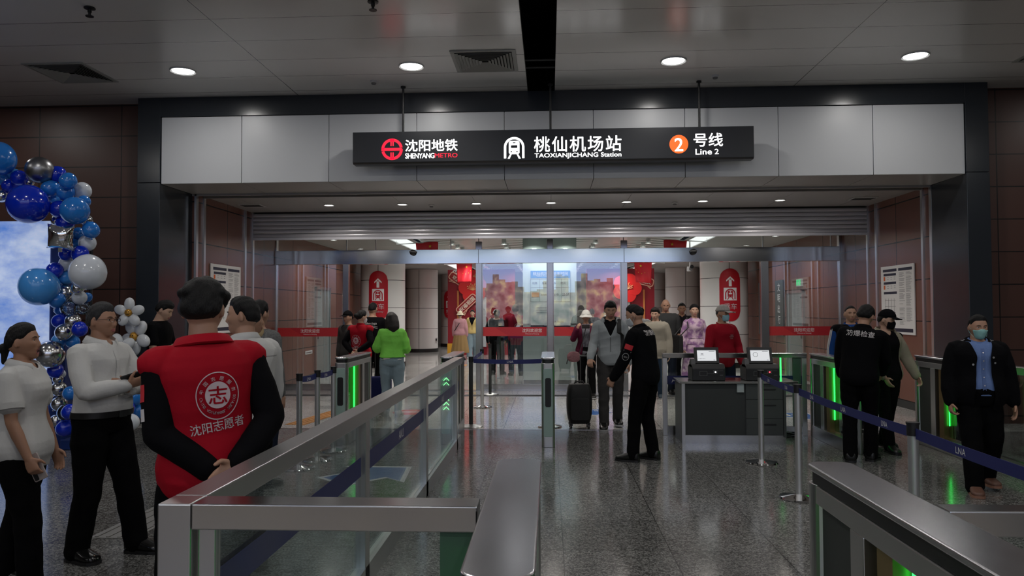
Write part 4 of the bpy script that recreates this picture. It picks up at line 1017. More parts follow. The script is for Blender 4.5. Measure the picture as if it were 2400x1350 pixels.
def scanner(x, led, label, mark):
    t = thing('scanner', label, 'scanner', (x, 9.17, .753), 0, 'black bag scanners on the desk')
    q = MB(); q.prism([(0, 0), (.30, 0), (.30, .16), (.20, .20), (.05, .20), (0, .15)], 0, -.2, .2)
    q.build('case', BLACK, t, bevel=0.01)
    q = MB(); q.prism([(.03, .16), (.2, .16), (.2, .21), (.14, .26), (.08, .26)], 0, -.2, -.15); q.build('side_grip', mat('scanner_grey', (0.06, 0.06, 0.065), 0.4), t)
    M = MB()
    def TP(u, v, o=0.0): return (u, .09 + v * .30 - o * .95, .205 + v * .95 - o * -.30)
    def slab(mb, u0, u1, v0, v1, o0, o1, mi=0):
        vs = [TP(u0, v0, o0), TP(u1, v0, o0), TP(u1, v1, o0), TP(u0, v1, o0), TP(u0, v0, o1), TP(u1, v0, o1), TP(u1, v1, o1), TP(u0, v1, o1)]
        mb.add(vs, [(0, 3, 2, 1), (4, 5, 6, 7), (0, 1, 5, 4), (1, 2, 6, 5), (2, 3, 7, 6), (3, 0, 4, 7)], mi)
    slab(M, -.15, .15, 0, .205, -.03, 0); m = M.build('monitor', BLACK, t, bevel=0.003)
    M = MB(); slab(M, -.115, .115, .03, .165, 0, .001); M.build('display', emit_mat('screen_white', (0.95, 0.97, 1.0), 0.72), m)
    M = MB(); slab(M, -.115, .115, .165, .18, 0, .0015, 0); slab(M, .03, .10, .148, .153, .0012, .002, 0)
    if mark == 'ring':
        for k in range(20):
            a, b = 2 * PI * k / 20, 2 * PI * (k + 1) / 20
            M.add([TP(-.055 + r * math.cos(c), .11 + r * math.sin(c), .002) for c, r in ((a, .026), (b, .026), (b, .03), (a, .03))], [(0, 1, 2, 3)])
    else:
        slab(M, -.07, -.04, .115, .122, .0012, .002); slab(M, -.08, -.03, .10, .102, .0012, .002)
        for k in range(5): slab(M, -.10 + .018 * k, -.094 + .018 * k, .055, .063, .0012, .002)
    slab(M, .08, .10, .04, .044, .0012, .002)
    M.build('interface', mat('screen_ink', (0.03, 0.035, 0.05), 0.4), m)
    q = MB(); Y = -.0015
    for (x0, x1, z0, z1) in ((-.11, -.02, .06, .115), (.055, .105, .085, .125)):
        q.box(x0, x1, Y, 0, z0, z0 + .002).box(x0, x1, Y, 0, z1 - .002, z1).box(x0, x0 + .002, Y, 0, z0, z1).box(x1 - .002, x1, Y, 0, z0, z1)
    q.box(-.02, .055, Y, 0, .09, .0915).box(.105, .17, Y, 0, .12, .1215).box(.13, .17, Y, 0, .065, .069); q.build('line_marking', mat('scanner_line', (0.25, 0.25, 0.25), 0.5), t)
    MB().lathe([(.009, 0), (.009, .003)], 14).build('indicator', emit_mat('indicator_' + led, (1, 1, 1) if led == 'white' else (1, .03, .05), 6.0), t, loc=(.08, -.001, .105), rot=(PI / 2, 0, 0))
scanner(1.94, 'white', 'black scanner with white light and lit screen, on the desk nearer the guard', 'lines')
scanner(2.59, 'red', 'black scanner with red light and circle on screen, on the desk behind the queue post', 'ring')
t = thing('cable_bundle', 'loose cable bundle on the floor beside the desk', 'cable', (3.02, 9.75, 0))
q = MB()
for k in range(4): q.tube([(-.1 + .05 * math.cos(s * .9 + k) + s * .03, -.12 + .06 * math.sin(s * 1.1 + k * 2), .012 + .01 * k + .004 * math.sin(s)) for s in range(10)], .006, 6)
q.build('cable', BLACK, t); MB().box(-.09, .09, -.01, .03, 0, .02).build('plug_strip', mat('plug_white', (.3, .3, .3), .5), t)
# ------------------------------------------------------------------ floor graphics
BLUEF = mat('floor_blue', (0.015, 0.09, 0.30), 0.35); WHITEF = mat('floor_white', (0.55, 0.56, 0.57), 0.4)
def floor_arrow(x, y, rz, s, label):
    t = thing('floor_sticker', label, 'floor sticker', (x, y, 0.0), rz, 'blue arrow floor stickers')
    def poly(e): return [(-.26 - e, -.5 - e), (.26 + e, -.5 - e), (.26 + e, .05 - e * .2), (.55 + e * 2, .05 - e * .2), (.0, .55 + e * 1.6), (-.55 - e * 2, .05 - e * .2), (-.26 - e, .05 - e * .2)]
    MB().prism([(a * s, b * s) for a, b in poly(.05)], 2, .0005, .0022).build('border', WHITEF, t)
    MB().prism([(a * s, b * s) for a, b in poly(0)], 2, .0022, .0032).build('arrow', BLUEF, t)
    q = MB(); put_text(q, '出口', (0, -.3 * s, .0037), (1, 0, 0), (0, 1, 0), width=.36 * s, bold=.01, cx=True); put_text(q, 'Exit', (0, -.42 * s, .0037), (1, 0, 0), (0, 1, 0), width=.2 * s, cx=True)
    q.build('lettering', WHITEF, t)
p = fl(868, 1112); floor_arrow(p.x, p.y, -.75, .8, 'blue arrow sticker on the floor behind the long glass railing')
p = fl(1392, 966); floor_arrow(p.x, p.y, PI, .62, 'blue arrow sticker on the floor behind the black suitcase')
p = fl(1880, 975); floor_arrow(p.x, p.y, PI, .62, 'blue arrow sticker on the floor beyond the gate by the desk')
p = fl(965, 966); t = thing('floor_sticker', 'round red sticker on the floor behind the glass near the jeans', 'floor sticker', (p.x, p.y, 0), 0, 'round floor stickers')
MB().lathe([(.30, .0005), (.30, .0025)], 40).build('disc', mat('floor_red', (.42, .03, .03), .4), t); MB().box(-.2, .2, -.04, .04, .0025, .0032).build('bar', WHITEF, t)
TACT = mat('tactile_orange', (.42, .19, .05), .5); TACG = mat('tactile_grey', (.22, .215, .205), .55)
def tactile(p0, p1, w, label, m):
    p0, p1 = Vector(p0), Vector(p1); d = p1 - p0; L = d.length; a = math.atan2(d.y, d.x)
    t = thing('tactile_strip', label, 'tactile paving', (p0.x, p0.y, 0), a, 'tactile guide strips')
    MB().box(0, L, -w / 2, w / 2, .0005, .004).build('base', m, t)
    q = MB(); n = max(1, int(L / .32))
    for k in range(n):
        for j in range(4):
            yy = (j - 1.5) * w / 4; q.box(k * L / n + .015, (k + 1) * L / n - .015, yy - .012, yy + .012, .004, .009)
    q.build('ribs', m, t)
tactile(fl(690, 996), fl(800, 962), .3, 'short orange ribbed guide strip on the floor behind the queue posts', TACT)
tactile(fl(930, 915), fl(1085, 855), .3, 'orange guide strip running into the inner hall by the jeans', TACT)
tactile(fl(262, 1262), fl(470, 1158), .34, 'grey ribbed guide strip on the floor by the red vest', TACG)
# ------------------------------------------------------------------ black wheeled suitcase
p = fl(1358, 1004); t = thing('suitcase', 'black wheeled suitcase with raised handle beside the man in the pale jacket', 'suitcase', (p.x, p.y + .02, 0), 0.08)
q = MB(); sh_ = []
for k in range(9):
    z = .07 + .54 * k / 8; e = .02 + .05 * (abs(k - 4) / 4) ** 3
    ww, dd = .185 - e * .7, .125 - e * .5
    sh_.append([(x_, y_, z) for x_, y_ in rrect(-ww, ww, -dd, dd, .06, 5)])
q.loft(sh_); BAGM = mat('black_nylon', (0.004, 0.004, 0.004), 0.6, bump=.2, bscale=200)
q.build('body', BAGM, t, bevel=.01)
MB().prism(rrect(-.13, .13, .12, .42, .04), 1, -.135, -.12).build('pocket', BAGM, t, bevel=.01)
for s in (-1, 1):
    for d in (-.07, .07): MB().tube([(s * .12 - .012, d, .032), (s * .12 + .012, d, .032)], .03, 16).box(s * .12 - .02, s * .12 + .02, d - .02, d + .02, .045, .08).build('wheel', BLACK, t)
hb = MB(); hb.tube([(.03, .08, .58), (.03, .08, .98)], .008, 8).tube([(.13, .08, .58), (.13, .08, .98)], .008, 8).tube([(.02, .08, .985), (.14, .08, .985)], .014, 10); hb.build('pull_handle', mat('handle_grey', (.09, .09, .09), .4, .5), t)
MB().tube([(-.07, 0, .60), (-.05, 0, .64), (.05, 0, .64), (.07, 0, .60)], .011, 8).build('carry_handle', BLACK, t)
SUITCASE_GRIP = Vector((p.x, p.y + .02, 0)) + Vector((.08, .08, .985))
# ------------------------------------------------------------------ sky photo backdrop and the balloon garland
def sky_print():
    m, nt, b = _nt('sky_print')
    tc = N(nt, 'ShaderNodeTexCoord'); n = N(nt, 'ShaderNodeTexNoise', i_Scale=1.5, i_Detail=7.0, i_Roughness=.6); mp = N(nt, 'ShaderNodeMapping'); mp.inputs['Scale'].default_value = (1, 1, 1.7); mp.inputs['Location'].default_value = (0.4, 0, .35)
    nt.links.new(tc.outputs['Object'], mp.inputs[0]); nt.links.new(mp.outputs[0], n.inputs['Vector'])
    r = N(nt, 'ShaderNodeValToRGB'); e = r.color_ramp.elements; e[0].position = .34; e[0].color = (.10, .24, .70, 1); e[1].position = .68; e[1].color = (.72, .82, 1, 1)
    nt.links.new(n.outputs['Fac'], r.inputs[0])
    nt.links.new(r.outputs[0], b.inputs['Base Color']); b.inputs['Roughness'].default_value = .5
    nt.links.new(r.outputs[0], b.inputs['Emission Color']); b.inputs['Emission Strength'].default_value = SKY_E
    return m
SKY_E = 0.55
t = thing('photo_backdrop', 'tall lit blue sky and cloud photo backdrop behind the balloons', 'backdrop', (-7.3, 8.6, 0))
MB().box(-1.3, 1.3, 0, .012, .02, 2.72).build('sky_panel', sky_print(), t)
MB().box(-1.3, 1.50, .014, .16, 0, 2.72).build('blue_frame', mat('frame_blue', (0.008, 0.03, 0.16), .4), t)
BC = {'deep blue': mat('balloon_deep_blue', (0.002, 0.025, 0.50), .14, coat=.4), 'sky blue': mat('balloon_sky_blue', (0.018, 0.18, 0.60), .16, coat=.4), 'white': mat('balloon_white', (.62, .66, .72), .18, coat=.4),
      'silver': mat('balloon_chrome', (.62, .62, .63), .16, 1.0), 'dull silver': mat('balloon_pewter', (.30, .30, .31), .34, 1.0), 'light blue': mat('balloon_light_blue', (0.07, 0.33, 0.82), .16, coat=.4)}
CLEARB = glass_mat('clear_balloon', (.86, .93, 1.0), 2.5)
def balloon_mesh(r, cl):
    q = MB(); prof = []
    for i in range(17):
        a = PI * i / 16; prof.append((max(.004, r * math.sin(a) * (1 + .06 * math.cos(a))), -r * 1.03 * math.cos(a)))
    q.lathe(prof, 28); return q
bl = [(-4, 371, 40, 'sky blue'), (93, 398, 32, 'dull silver'), (134, 408, 20, 'deep blue'), (45, 417, 19, 'deep blue'), (34, 409, 14, 'light blue'), (70, 427, 11, 'silver'), (22, 436, 17, 'deep blue'), (9, 420, 16, 'sky blue'), (4, 459, 16, 'silver'),
      (66, 477, 47, 'deep blue'), (119, 442, 21, 'sky blue'), (160, 424, 20, 'sky blue'), (155, 451, 20, 'sky blue'), (193, 447, 21, 'white'), (131, 467, 13, 'light blue'), (139, 490, 21, 'deep blue'), (175, 493, 33, 'sky blue'), (197, 472, 15, 'sky blue'),
      (131, 517, 12, 'silver'), (153, 522, 21, 'deep blue'), (203, 516, 14, 'silver'), (213, 539, 20, 'sky blue'), (184, 547, 15, 'sky blue'), (205, 569, 20, 'white'), (171, 575, 17, 'sky blue'), (155, 595, 16, 'deep blue'), (188, 595, 20, 'deep blue'),
      (157, 617, 18, 'white'), (206, 637, 42, 'white'), (129, 633, 19, 'deep blue'), (153, 650, 19, 'light blue'), (91, 671, 45, 'light blue'), (152, 686, 19, 'silver'), (183, 674, 15, 'silver'), (186, 697, 17, 'white'), (204, 697, 12, 'sky blue'),
      (134, 704, 19, 'sky blue'), (132, 727, 7, 'silver'), (143, 727, 14, 'sky blue'), (139, 752, 17, 'deep blue'), (171, 752, 18, 'silver'), (150, 778, 20, 'silver'), (187, 771, 18, 'deep blue'), (139, 798, 17, 'light blue'), (171, 801, 16, 'sky blue'),
      (118, 830, 33, 'silver'), (130, 868, 18, 'deep blue'), (144, 876, 10, 'white'), (136, 888, 12, 'silver'), (138, 911, 18, 'silver'), (139, 946, 18, 'silver'), (152, 1003, 20, 'deep blue'), (133, 985, 15, 'silver'),
      (327, 902, 14, 'sky blue'), (313, 930, 21, 'sky blue'), (298, 956, 18, 'deep blue'), (335, 930, 11, 'white'), (321, 964, 18, 'sky blue'), (306, 989, 20, 'white'), (165, 921, 17, 'sky blue'), (163, 965, 18, 'deep blue')]
YC = {}; cnt = {}; rb = random.Random(5)
bl += [(163, 722, 21, 'clear'), (156, 966, 21, 'clear'), (196, 722, 16, 'clear')]
bl = sorted(bl, key=lambda b: b[1]); YB = [8.36 - (b[2] - 15) * .008 + rb.uniform(-.08, .08) for b in bl]
for it in range(500):      # settle the balloons against each other, front to back
    for a in range(len(bl)):
        for b in range(a + 1, len(bl)):
            d = math.hypot(bl[a][0] - bl[b][0], bl[a][1] - bl[b][1]) * 8.3 / FPX; rs = .93 * (bl[a][2] + bl[b][2]) * 8.3 / FPX
            if d < rs:
                need = math.sqrt(rs * rs - d * d); g = YB[a] - YB[b]
                if abs(g) < need:
                    m_ = (need - abs(g)) * .22 * (1 if g >= 0 else -1); YB[a] += m_; YB[b] -= m_
    for a in range(len(bl)):
        R_ = bl[a][2] * 8.3 / FPX; YB[a] = min(max(YB[a], 7.45), (8.58 - R_) if bl[a][0] - bl[a][2] < 136 and bl[a][1] + bl[a][2] > 495 else 9.3)
for (px, py, r, c), Y in zip(bl, YB):
    if c == 'clear': YC[(px, py)] = Y; continue
    p = pl(px, py, 1, Y); R = r * Y / FPX
    k = cnt.get(c, 0); cnt[c] = k + 1
    size = 'big ' if r >= 30 else ('small ' if r <= 13 else '')
    lab = '%s%s balloon, %s of its colour from the top of the garland' % (size, c, ORD[k])
    t = thing('balloon', lab, 'balloon', p, 0, 'balloons of the blue garland'); t.rotation_euler = (rb.uniform(-.7, .7), rb.uniform(-.9, .9), 0)
    balloon_mesh(R, c).build('skin', BC[c], t)
    MB().lathe([(.004, -R * 1.02 - .012), (.011, -R * 1.02 - .016), (.003, -R * 1.02)], 10).build('knot', BC[c], t)
for px, py, r, lab in ((163, 722, 21, 'clear confetti balloon next to the man in glasses'), (156, 966, 21, 'clear balloon with dark confetti low on the garland'), (196, 722, 16, 'small clear balloon behind the glasses man\'s hair')):
    p = pl(px, py, 1, YC[(px, py)]); R = r * YC[(px, py)] / FPX
    t = thing('balloon', lab, 'balloon', p, 0, 'clear balloons'); t.rotation_euler = (.4, .3, 0)
    balloon_mesh(R, 'c').build('skin', CLEARB, t)
    q = MB()
    for k in range(60):
        u = Vector((rb.gauss(0, 1), rb.gauss(0, 1), rb.gauss(0, 1))).normalized() * R * .965; a = u.cross(Vector((.3, .2, .9))).normalized() * .004; b_ = u.cross(a).normalized() * .004
        q.add([u + a, u + b_, u - a, u - b_], [(0, 1, 2, 3)])
    f = q.build('confetti', mat('confetti_dark' if 'dark' in lab else 'confetti_white', (.01, .01, .01) if 'dark' in lab else (.8, .8, .85), .3), t); f['kind'] = 'stuff'
# foil cushions: square pillow shapes with creased seams
def foil_cushion(p, w, label, rot):
    t = thing('foil_balloon', label, 'balloon', p, 0, 'silver foil cushions'); t.rotation_euler = rot
    q = MB(); n = 20
    for s in (-1, 1):
        vs = []; fs = []
        for j in range(n + 1):
            for i in range(n + 1):
                u, v = 2 * i / n - 1, 2 * j / n - 1
                b = max(0, (1 - abs(u) ** 2.6)) ** .5 * max(0, (1 - abs(v) ** 2.6)) ** .5
                pin = 1 - .10 * (1 - abs(u)) * abs(v) - .10 * (1 - abs(v)) * abs(u)
                cre = .02 * math.sin(9 * u * v + 5 * (u + v)) * (abs(u) ** 3 + abs(v) ** 3)
                vs.append((u * w * pin, s * w * (.62 * b + cre * (1 if b > .02 else 0)), v * w * pin))
        for j in range(n):
            for i in range(n): a = j * (n + 1) + i; fs.append((a, a + 1, a + n + 2, a + n + 1) if s < 0 else (a, a + n + 1, a + n + 2, a + 1))
        q.add(vs, fs, 0, True)
    q.build('skin', mat('silver_foil', (.85, .85, .86), .06, 1.0), t, sharp=180)
    MB().box(-.02, .02, -.001, .001, -w - .03, -w + .02).build('valve', MATS['silver_foil'], t)
foil_cushion(pl(142, 556, 1, 8.05), 30 * 8.05 / FPX, 'square silver foil balloon on the garland edge against the sky backdrop', (.2, .1, .25))
foil_cushion(pl(312, 905, 1, 8.6), 24 * 8.6 / FPX, 'silver foil balloon low behind the folded arms of the man in glasses', (.4, .5, .2))
# white daisy foil balloons
def daisy(p, R, label, rot, n=5, a0=.3, centre=True, stick=False):
    t = thing('flower_balloon', label, 'balloon', p, 0, 'white foil flower balloons'); t.rotation_euler = rot
    for k in range(n):
        a = a0 + k * 2 * PI / n; M = Matrix.Rotation(-a + PI / 2, 3, 'Y')
        MB().ball((.62 * R * math.cos(a), 0, .62 * R * math.sin(a)), (.36 * R, .24 * R, .46 * R), seg=20, rings=12, M=M).build('petal', mat('foil_white', (.62, .64, .66), .2, coat=.5), t)
    if stick: MB().cyl(0, .02, -p.z + .002, 0, .006, 8).build('stick', WHITEP, t)
    if centre:
        c_ = MB().ball((0, -.16 * R, 0), (.26 * R, .16 * R, .26 * R), seg=20, rings=12).build('centre', mat('foil_gold', (.50, .25, .03), .3, .3), t)
        q = MB()
        for s in (-1, 1): q.ball((s * .09 * R, -.305 * R, .07 * R), (.03 * R, .02 * R, .05 * R), seg=8, rings=6)
        q.tube([(-.13 * R, -.29 * R, -.06 * R), (-.06 * R, -.31 * R, -.11 * R), (.06 * R, -.31 * R, -.11 * R), (.13 * R, -.29 * R, -.06 * R)], .012 * R + .001, 6)
        q.build('smile', BLACK, c_)
daisy(pl(303, 733, 1, 8.5), 34 * 8.5 / FPX, 'smiling white daisy balloon, upper one behind the man in glasses', (0, 0, .1))
daisy(pl(318, 789, 1, 8.62), 42 * 8.62 / FPX, 'white daisy balloon with gold centre, close to the man in black looking at his phone', (0, 0, -.3), a0=.9)
daisy(pl(281, 818, 1, 8.45), 36 * 8.45 / FPX, 'white petal balloon partly behind the man in glasses\' shoulder', (0, 0, .2), a0=.6, centre=False, stick=True)
t = thing('garland_stand', 'low dark blue weighted box the balloon garland rises from', 'box', (-5.56, 8.62, 0))
MB().box(-.2, .2, -.14, .2, 0, .12).build('weight', MATS['frame_blue'], t, bevel=.01); MB().cyl(0, .1, .12, 2.6, .018, 10).build('pole', BLACK, t)
# ------------------------------------------------------------------ people: one continuous body each, clothing and hair as children
def sstep(a, b, x):
    t = np.clip((x - a) / (b - a), 0, 1); return t * t * (3 - 2 * t)
def rotm(yaw=0, pitch=0, roll=0):
    """yaw + turns to the person's left, pitch + tips forward/down, roll + tips to the person's right (degrees)"""
    return Matrix.Rotation(math.radians(yaw), 3, 'Z') @ Matrix.Rotation(math.radians(-pitch), 3, 'X') @ Matrix.Rotation(math.radians(roll), 3, 'Y')
def mesh_arrays(me):
    v = np.empty(len(me.vertices) * 3); me.vertices.foreach_get('co', v); v = v.reshape(-1, 3)
    e = np.empty(len(me.edges) * 2, int); me.edges.foreach_get('vertices', e); return v, e.reshape(-1, 2)
def vnormals(me):
    n = np.empty(len(me.vertices) * 3); me.vertex_normals.foreach_get('vector', n); return n.reshape(-1, 3)
def solid(mb, name, voxel, smooth=3, folds=None, cut=None, thick=0.0):
    """merge overlapping closed shapes into one continuous smooth surface"""
    me = bpy.data.meshes.new('rough'); me.from_pydata(mb.v, [], mb.f)
    bm = bmesh.new(); bm.from_mesh(me); bmesh.ops.recalc_face_normals(bm, faces=bm.faces); bm.to_mesh(me); bm.free()
    o = bpy.data.objects.new('rough', me); C.objects.link(o)
    m = o.modifiers.new('r', 'REMESH'); m.mode = 'VOXEL'; m.voxel_size = voxel; m.adaptivity = 0
    out = bpy.data.meshes.new_from_object(o.evaluated_get(bpy.context.evaluated_depsgraph_get()))
    bpy.data.objects.remove(o); bpy.data.meshes.remove(me)
    v, e = mesh_arrays(out)
    deg = np.bincount(e.ravel(), minlength=len(v)).astype(float)[:, None]; deg[deg == 0] = 1
    for it in range(smooth):
        for lam in (0.55, -0.57 if it < smooth - 1 else 0.0):
            s = np.zeros_like(v); np.add.at(s, e[:, 0], v[e[:, 1]]); np.add.at(s, e[:, 1], v[e[:, 0]])
            v = v + lam * (s / deg - v)
    out.vertices.foreach_set('co', v.ravel()); out.update()
    if folds is not None:
        v = v + vnormals(out) * folds(v)[:, None]; out.vertices.foreach_set('co', v.ravel()); out.update()
    if cut is not None:
        bm = bmesh.new(); bm.from_mesh(out)
        pc = np.array([f.calc_center_median() for f in bm.faces]); kill = cut(pc); bm.faces.ensure_lookup_table()
        bmesh.ops.delete(bm, geom=[bm.faces[i] for i in np.nonzero(kill)[0]], context='FACES')
        rim = [(e.verts[0], e.verts[1]) for e in bm.edges if len(e.link_faces) == 1]
        for it in range(14):      # even out the cut edge
            acc = {}
            for a, b in rim:
                acc.setdefault(a, []).append(b.co.copy()); acc.setdefault(b, []).append(a.co.copy())
            for vv, ns in acc.items():
                if len(ns) == 2: vv.co = vv.co * .4 + (ns[0] + ns[1]) * .3
        for it in range(3):
            ring_ = {w_ for a, b in rim for v_ in (a, b) for e_ in v_.link_edges for w_ in (e_.other_vert(v_),)} - {x_ for ab in rim for x_ in ab}
            bmesh.ops.smooth_vert(bm, verts=list(ring_), factor=.5, use_axis_x=True, use_axis_y=True, use_axis_z=True)
        bm.to_mesh(out); bm.free()
    out.name = name
    out.polygons.foreach_set('use_smooth', [True] * len(out.polygons)); out.update()
    return out
def link(me, name, mats, parent, thick=0.0):
    me.materials.clear()
    for m in (mats if isinstance(mats, (list, tuple)) else [mats]): me.materials.append(m)
    o = bpy.data.objects.new(name, me); C.objects.link(o); o.parent = parent
    if thick:
        s = o.modifiers.new('thick', 'SOLIDIFY'); s.thickness = thick; s.offset = -1
    return o
def fold_fn(seed, amp, fx=11, fz=6, ridge=True):
    amp = amp * .8
    r = np.random.RandomState(seed); K = [(r.normal(0, fx, 3) * [1, 1, .7] + [0, 0, r.choice([-1, 1]) * fz], r.uniform(0, 6.28), r.uniform(.5, 1)) for _ in range(5)]
    def f(v):
        d = np.zeros(len(v)); w = 2.5 * np.sin(v @ [7., 5., 4.] + seed) * .25
        for k, ph, a in K:
            s = np.sin(v @ k + ph + w); d += a * ((1 - np.abs(s)) * 2 - 1 if ridge else s)
        return amp * d / 2.2
    return f
def cloth_mat(name, col, rough=.85, noise=.08, bump=.12, bscale=120, sheen=0.0, **kw):
    return mat(name, col, rough, noise=noise, nscale=5, bump=bump, bscale=bscale, sheen=sheen, spec=.08, **kw)
def skin_mat(name, col): return mat(name, col, .5, noise=.12, nscale=9, spec=.4, bump=.03, bscale=180)
SKIN = skin_mat('skin', (.40, .225, .15)); SKIN_L = skin_mat('skin_fair', (.50, .31, .22)); SKIN_D = skin_mat('skin_tan', (.33, .175, .11))
LIPS = mat('lips', (.27, .085, .075), .45); EYEW = mat('eye_white', (.62, .60, .57), .25); EYEB = mat('iris_dark', (.012, .008, .006), .15)
HAIR = mat('hair_black', (.004, .0038, .004), .55, spec=.25, bump=.5, bscale=90, stretch=(3, 3, .6)); HAIRG = mat('hair_greying', (.028, .028, .03), .6, spec=.25, noise=.7, nscale=70, stretch=(3, 3, .5), bump=.5, bscale=90); HAIRB = mat('hair_brown', (.010, .007, .006), .5, spec=.3, bump=.5, bscale=90, stretch=(3, 3, .6))
BLK = cloth_mat('black_cloth', (.0035, .0035, .0045)); BLKT = cloth_mat('black_trouser', (.0025, .0025, .003)); SHOE = mat('black_shoe', (.008, .008, .008), .3); SOLEW = mat('white_sole', (.4, .4, .4), .5)

TT = [-.07, -.04, 0, .05, .10, .17, .23, .26, .28, .295, .305]
TWM = [.070, .090, .098, .093, .087, .093, .101, .099, .080, .056, .038]
TDM = [.052, .064, .068, .063, .058, .064, .067, .060, .052, .044, .036]
TWF = [.070, .092, .101, .090, .074, .082, .090, .091, .074, .047, .030]
TDF = [.054, .068, .072, .060, .052, .060, .064, .052, .045, .038, .031]
class Fig:
    def __init__(s, H, sex='m', build=1.0, belly=0.0, lean=0, side=0, twist=0, head=(0, 0, 0), armR=None, armL=None, handR=None, handL=None, footR=None, footL=None, shift=(0, 0), pelvis=None, crouch=0.0):
        s.H, s.sex, s.b, s.belly = H, sex, build, belly
        s.P = Vector((shift[0], shift[1], (.538 - crouch) * H)); s.lean, s.side, s.twist = lean, side, twist
        s.Rc = s.R(1.0)
        sw = (.103 if sex == 'm' else .090) * (.75 + .25 * build)
        s.neck = s.sp(.30); s.sh = {1: s.sp(.259, sw), -1: s.sp(.259, -sw)}
        s.arm = {}
        for k, a in ((1, armR), (-1, armL)):
            u, f = a or ((k * .20, -.04, -1), (k * .05, .16, -1))
            u, f = Vector(u).normalized(), Vector(f).normalized()
            e = s.sh[k] + u * .165 * H; w = e + f * .145 * H; s.arm[k] = (s.sh[k], e, w, u, f)
        s.hand = {1: handR or (None, None, 18), -1: handL or (None, None, 18)}
        s.foot = {1: footR or (.055, 0, 0, -8), -1: footL or (-.055, 0, 0, 8)}
        s.leg = {}
        for k in (1, -1):
            hip = s.P + Vector((k * .052 * H, 0, -.015 * H)); fx, fy, fz, yaw = s.foot[k]
            an = Vector((fx * H, fy * H - .0 * H, .045 * H + fz)); d = an - hip; L1 = L2 = .2415 * H; D = min(d.length, (L1 + L2) * .999)
            mid = hip + d * .5; hgt = math.sqrt(max(L1 * L1 - D * D / 4, 1e-6)); yw = math.radians(yaw)
            fw = Vector((-math.sin(yw), math.cos(yw), 0)); fw = (fw - d.normalized() * fw.dot(d.normalized())).normalized()
            s.leg[k] = (hip, mid + fw * hgt, an)
        s.hR = rotm(*head)
        s.hs = H * .131 / .225
        s.hc = s.neck + s.Rc @ Vector((0, .008, .0)) * H * .6 + s.hR @ Vector((0, .010, .118)) * s.hs + Vector((0, 0, .012)) * s.hs + s.hR @ Vector((0, 0, .002 * H))
    def R(s, b): return rotm(s.twist * b, s.lean * b, s.side * b)
    def sp(s, t, x=0.0, y=0.0):
        """point at spine height t, x to the right and y forward, fractions of H"""
        H = s.H; n = 6; p = s.P.copy()
        if t <= 0: return p + Vector((x * H, y * H, t * H))
        st = t / n
        for i in range(n):
            b = float(sstep(0, .16, np.array((i + .5) * st))); p = p + s.R(b) @ Vector((0, 0, st * H))
        return p + s.R(float(sstep(0, .16, np.array(t)))) @ Vector((x * H, y * H, 0))
    def wd(s, t):
        W, D = (TWM, TDM) if s.sex == 'm' else (TWF, TDF)
        return float(np.interp(t, TT, W)) * s.b, float(np.interp(t, TT, D)) * (.5 + .5 * s.b)
    def ring(s, t, ow=0.0, od=0.0, n=36, yo=0.0, wmin=0):
        H = s.H; w, d = s.wd(t); w = max(w, wmin); b = s.R(float(sstep(0, .16, np.array(max(t, 0))))); c = s.sp(t)
        bel = s.belly * math.exp(-((t - .065) / .07) ** 2)
        bust = .016 * math.exp(-((t - .20) / .035) ** 2) if s.sex == 'f' else .006 * math.exp(-((t - .21) / .04) ** 2)
        out = []
        for k in range(n):
            a = 2 * PI * k / n; ca, sa = math.cos(a), math.sin(a)
            x = math.copysign(abs(ca) ** .85, ca) * (w * H + ow); y = math.copysign(abs(sa) ** .85, sa) * (d * H + od)
            if sa > 0: y += (bel + bust) * H * sa ** 1.5
            else: y -= .006 * H * math.exp(-((t + .02) / .04) ** 2) * abs(sa)
            out.append(c + b @ Vector((x, y + yo * H, 0)))
        return out
    def inv(s, p):
        """local points -> chest coordinates (x right, y forward, z up from the pelvis), in metres"""
        M = np.array(s.Rc); return (np.asarray(p) - np.array(s.P)) @ M
def limb(mb, pts, rad, seg=18, flat=1.0):
    """tapered tube with rounded ends through pts"""
    pts = [Vector(p) for p in pts]; P = []; Rr = []
    d0 = (pts[0] - pts[1]).normalized(); d1 = (pts[-1] - pts[-2]).normalized()
    for k in (.95, .6): P.append(pts[0] + d0 * rad[0] * k); Rr.append(rad[0] * math.sqrt(1 - k * k))
    # subdivide with smooth joints
    m = len(pts)
    for i in range(m - 1):
        n = 6
        for j in range(n):
            t = j / n
            p = pts[i].lerp(pts[i + 1], t); P.append(p); Rr.append(rad[i] + (rad[i + 1] - rad[i]) * t)
    P.append(pts[-1]); Rr.append(rad[-1])
    for k in (.6, .95): P.append(pts[-1] + d1 * rad[-1] * k); Rr.append(rad[-1] * math.sqrt(1 - k * k))
    Q = list(P)
    for i in range(1, len(P) - 1): Q[i] = P[i] * .5 + (P[i - 1] + P[i + 1]) * .25
    return mb.tube(Q, Rr, seg, flat=flat)
def head_grid(nt=96, nf=72):
    th = np.linspace(0, 2 * PI, nt, endpoint=False); th = th - .35 * np.sin(th) * 0
    ph = np.linspace(.02, PI - .02, nf)
    T, F = np.meshgrid(th, ph, indexing='ij')
    # theta measured from the face, denser in front
    T = T - .38 * np.sin(T)
    d = np.stack([np.sin(F) * np.sin(T), np.sin(F) * np.cos(T), np.cos(F)], -1)
    return T, F, d
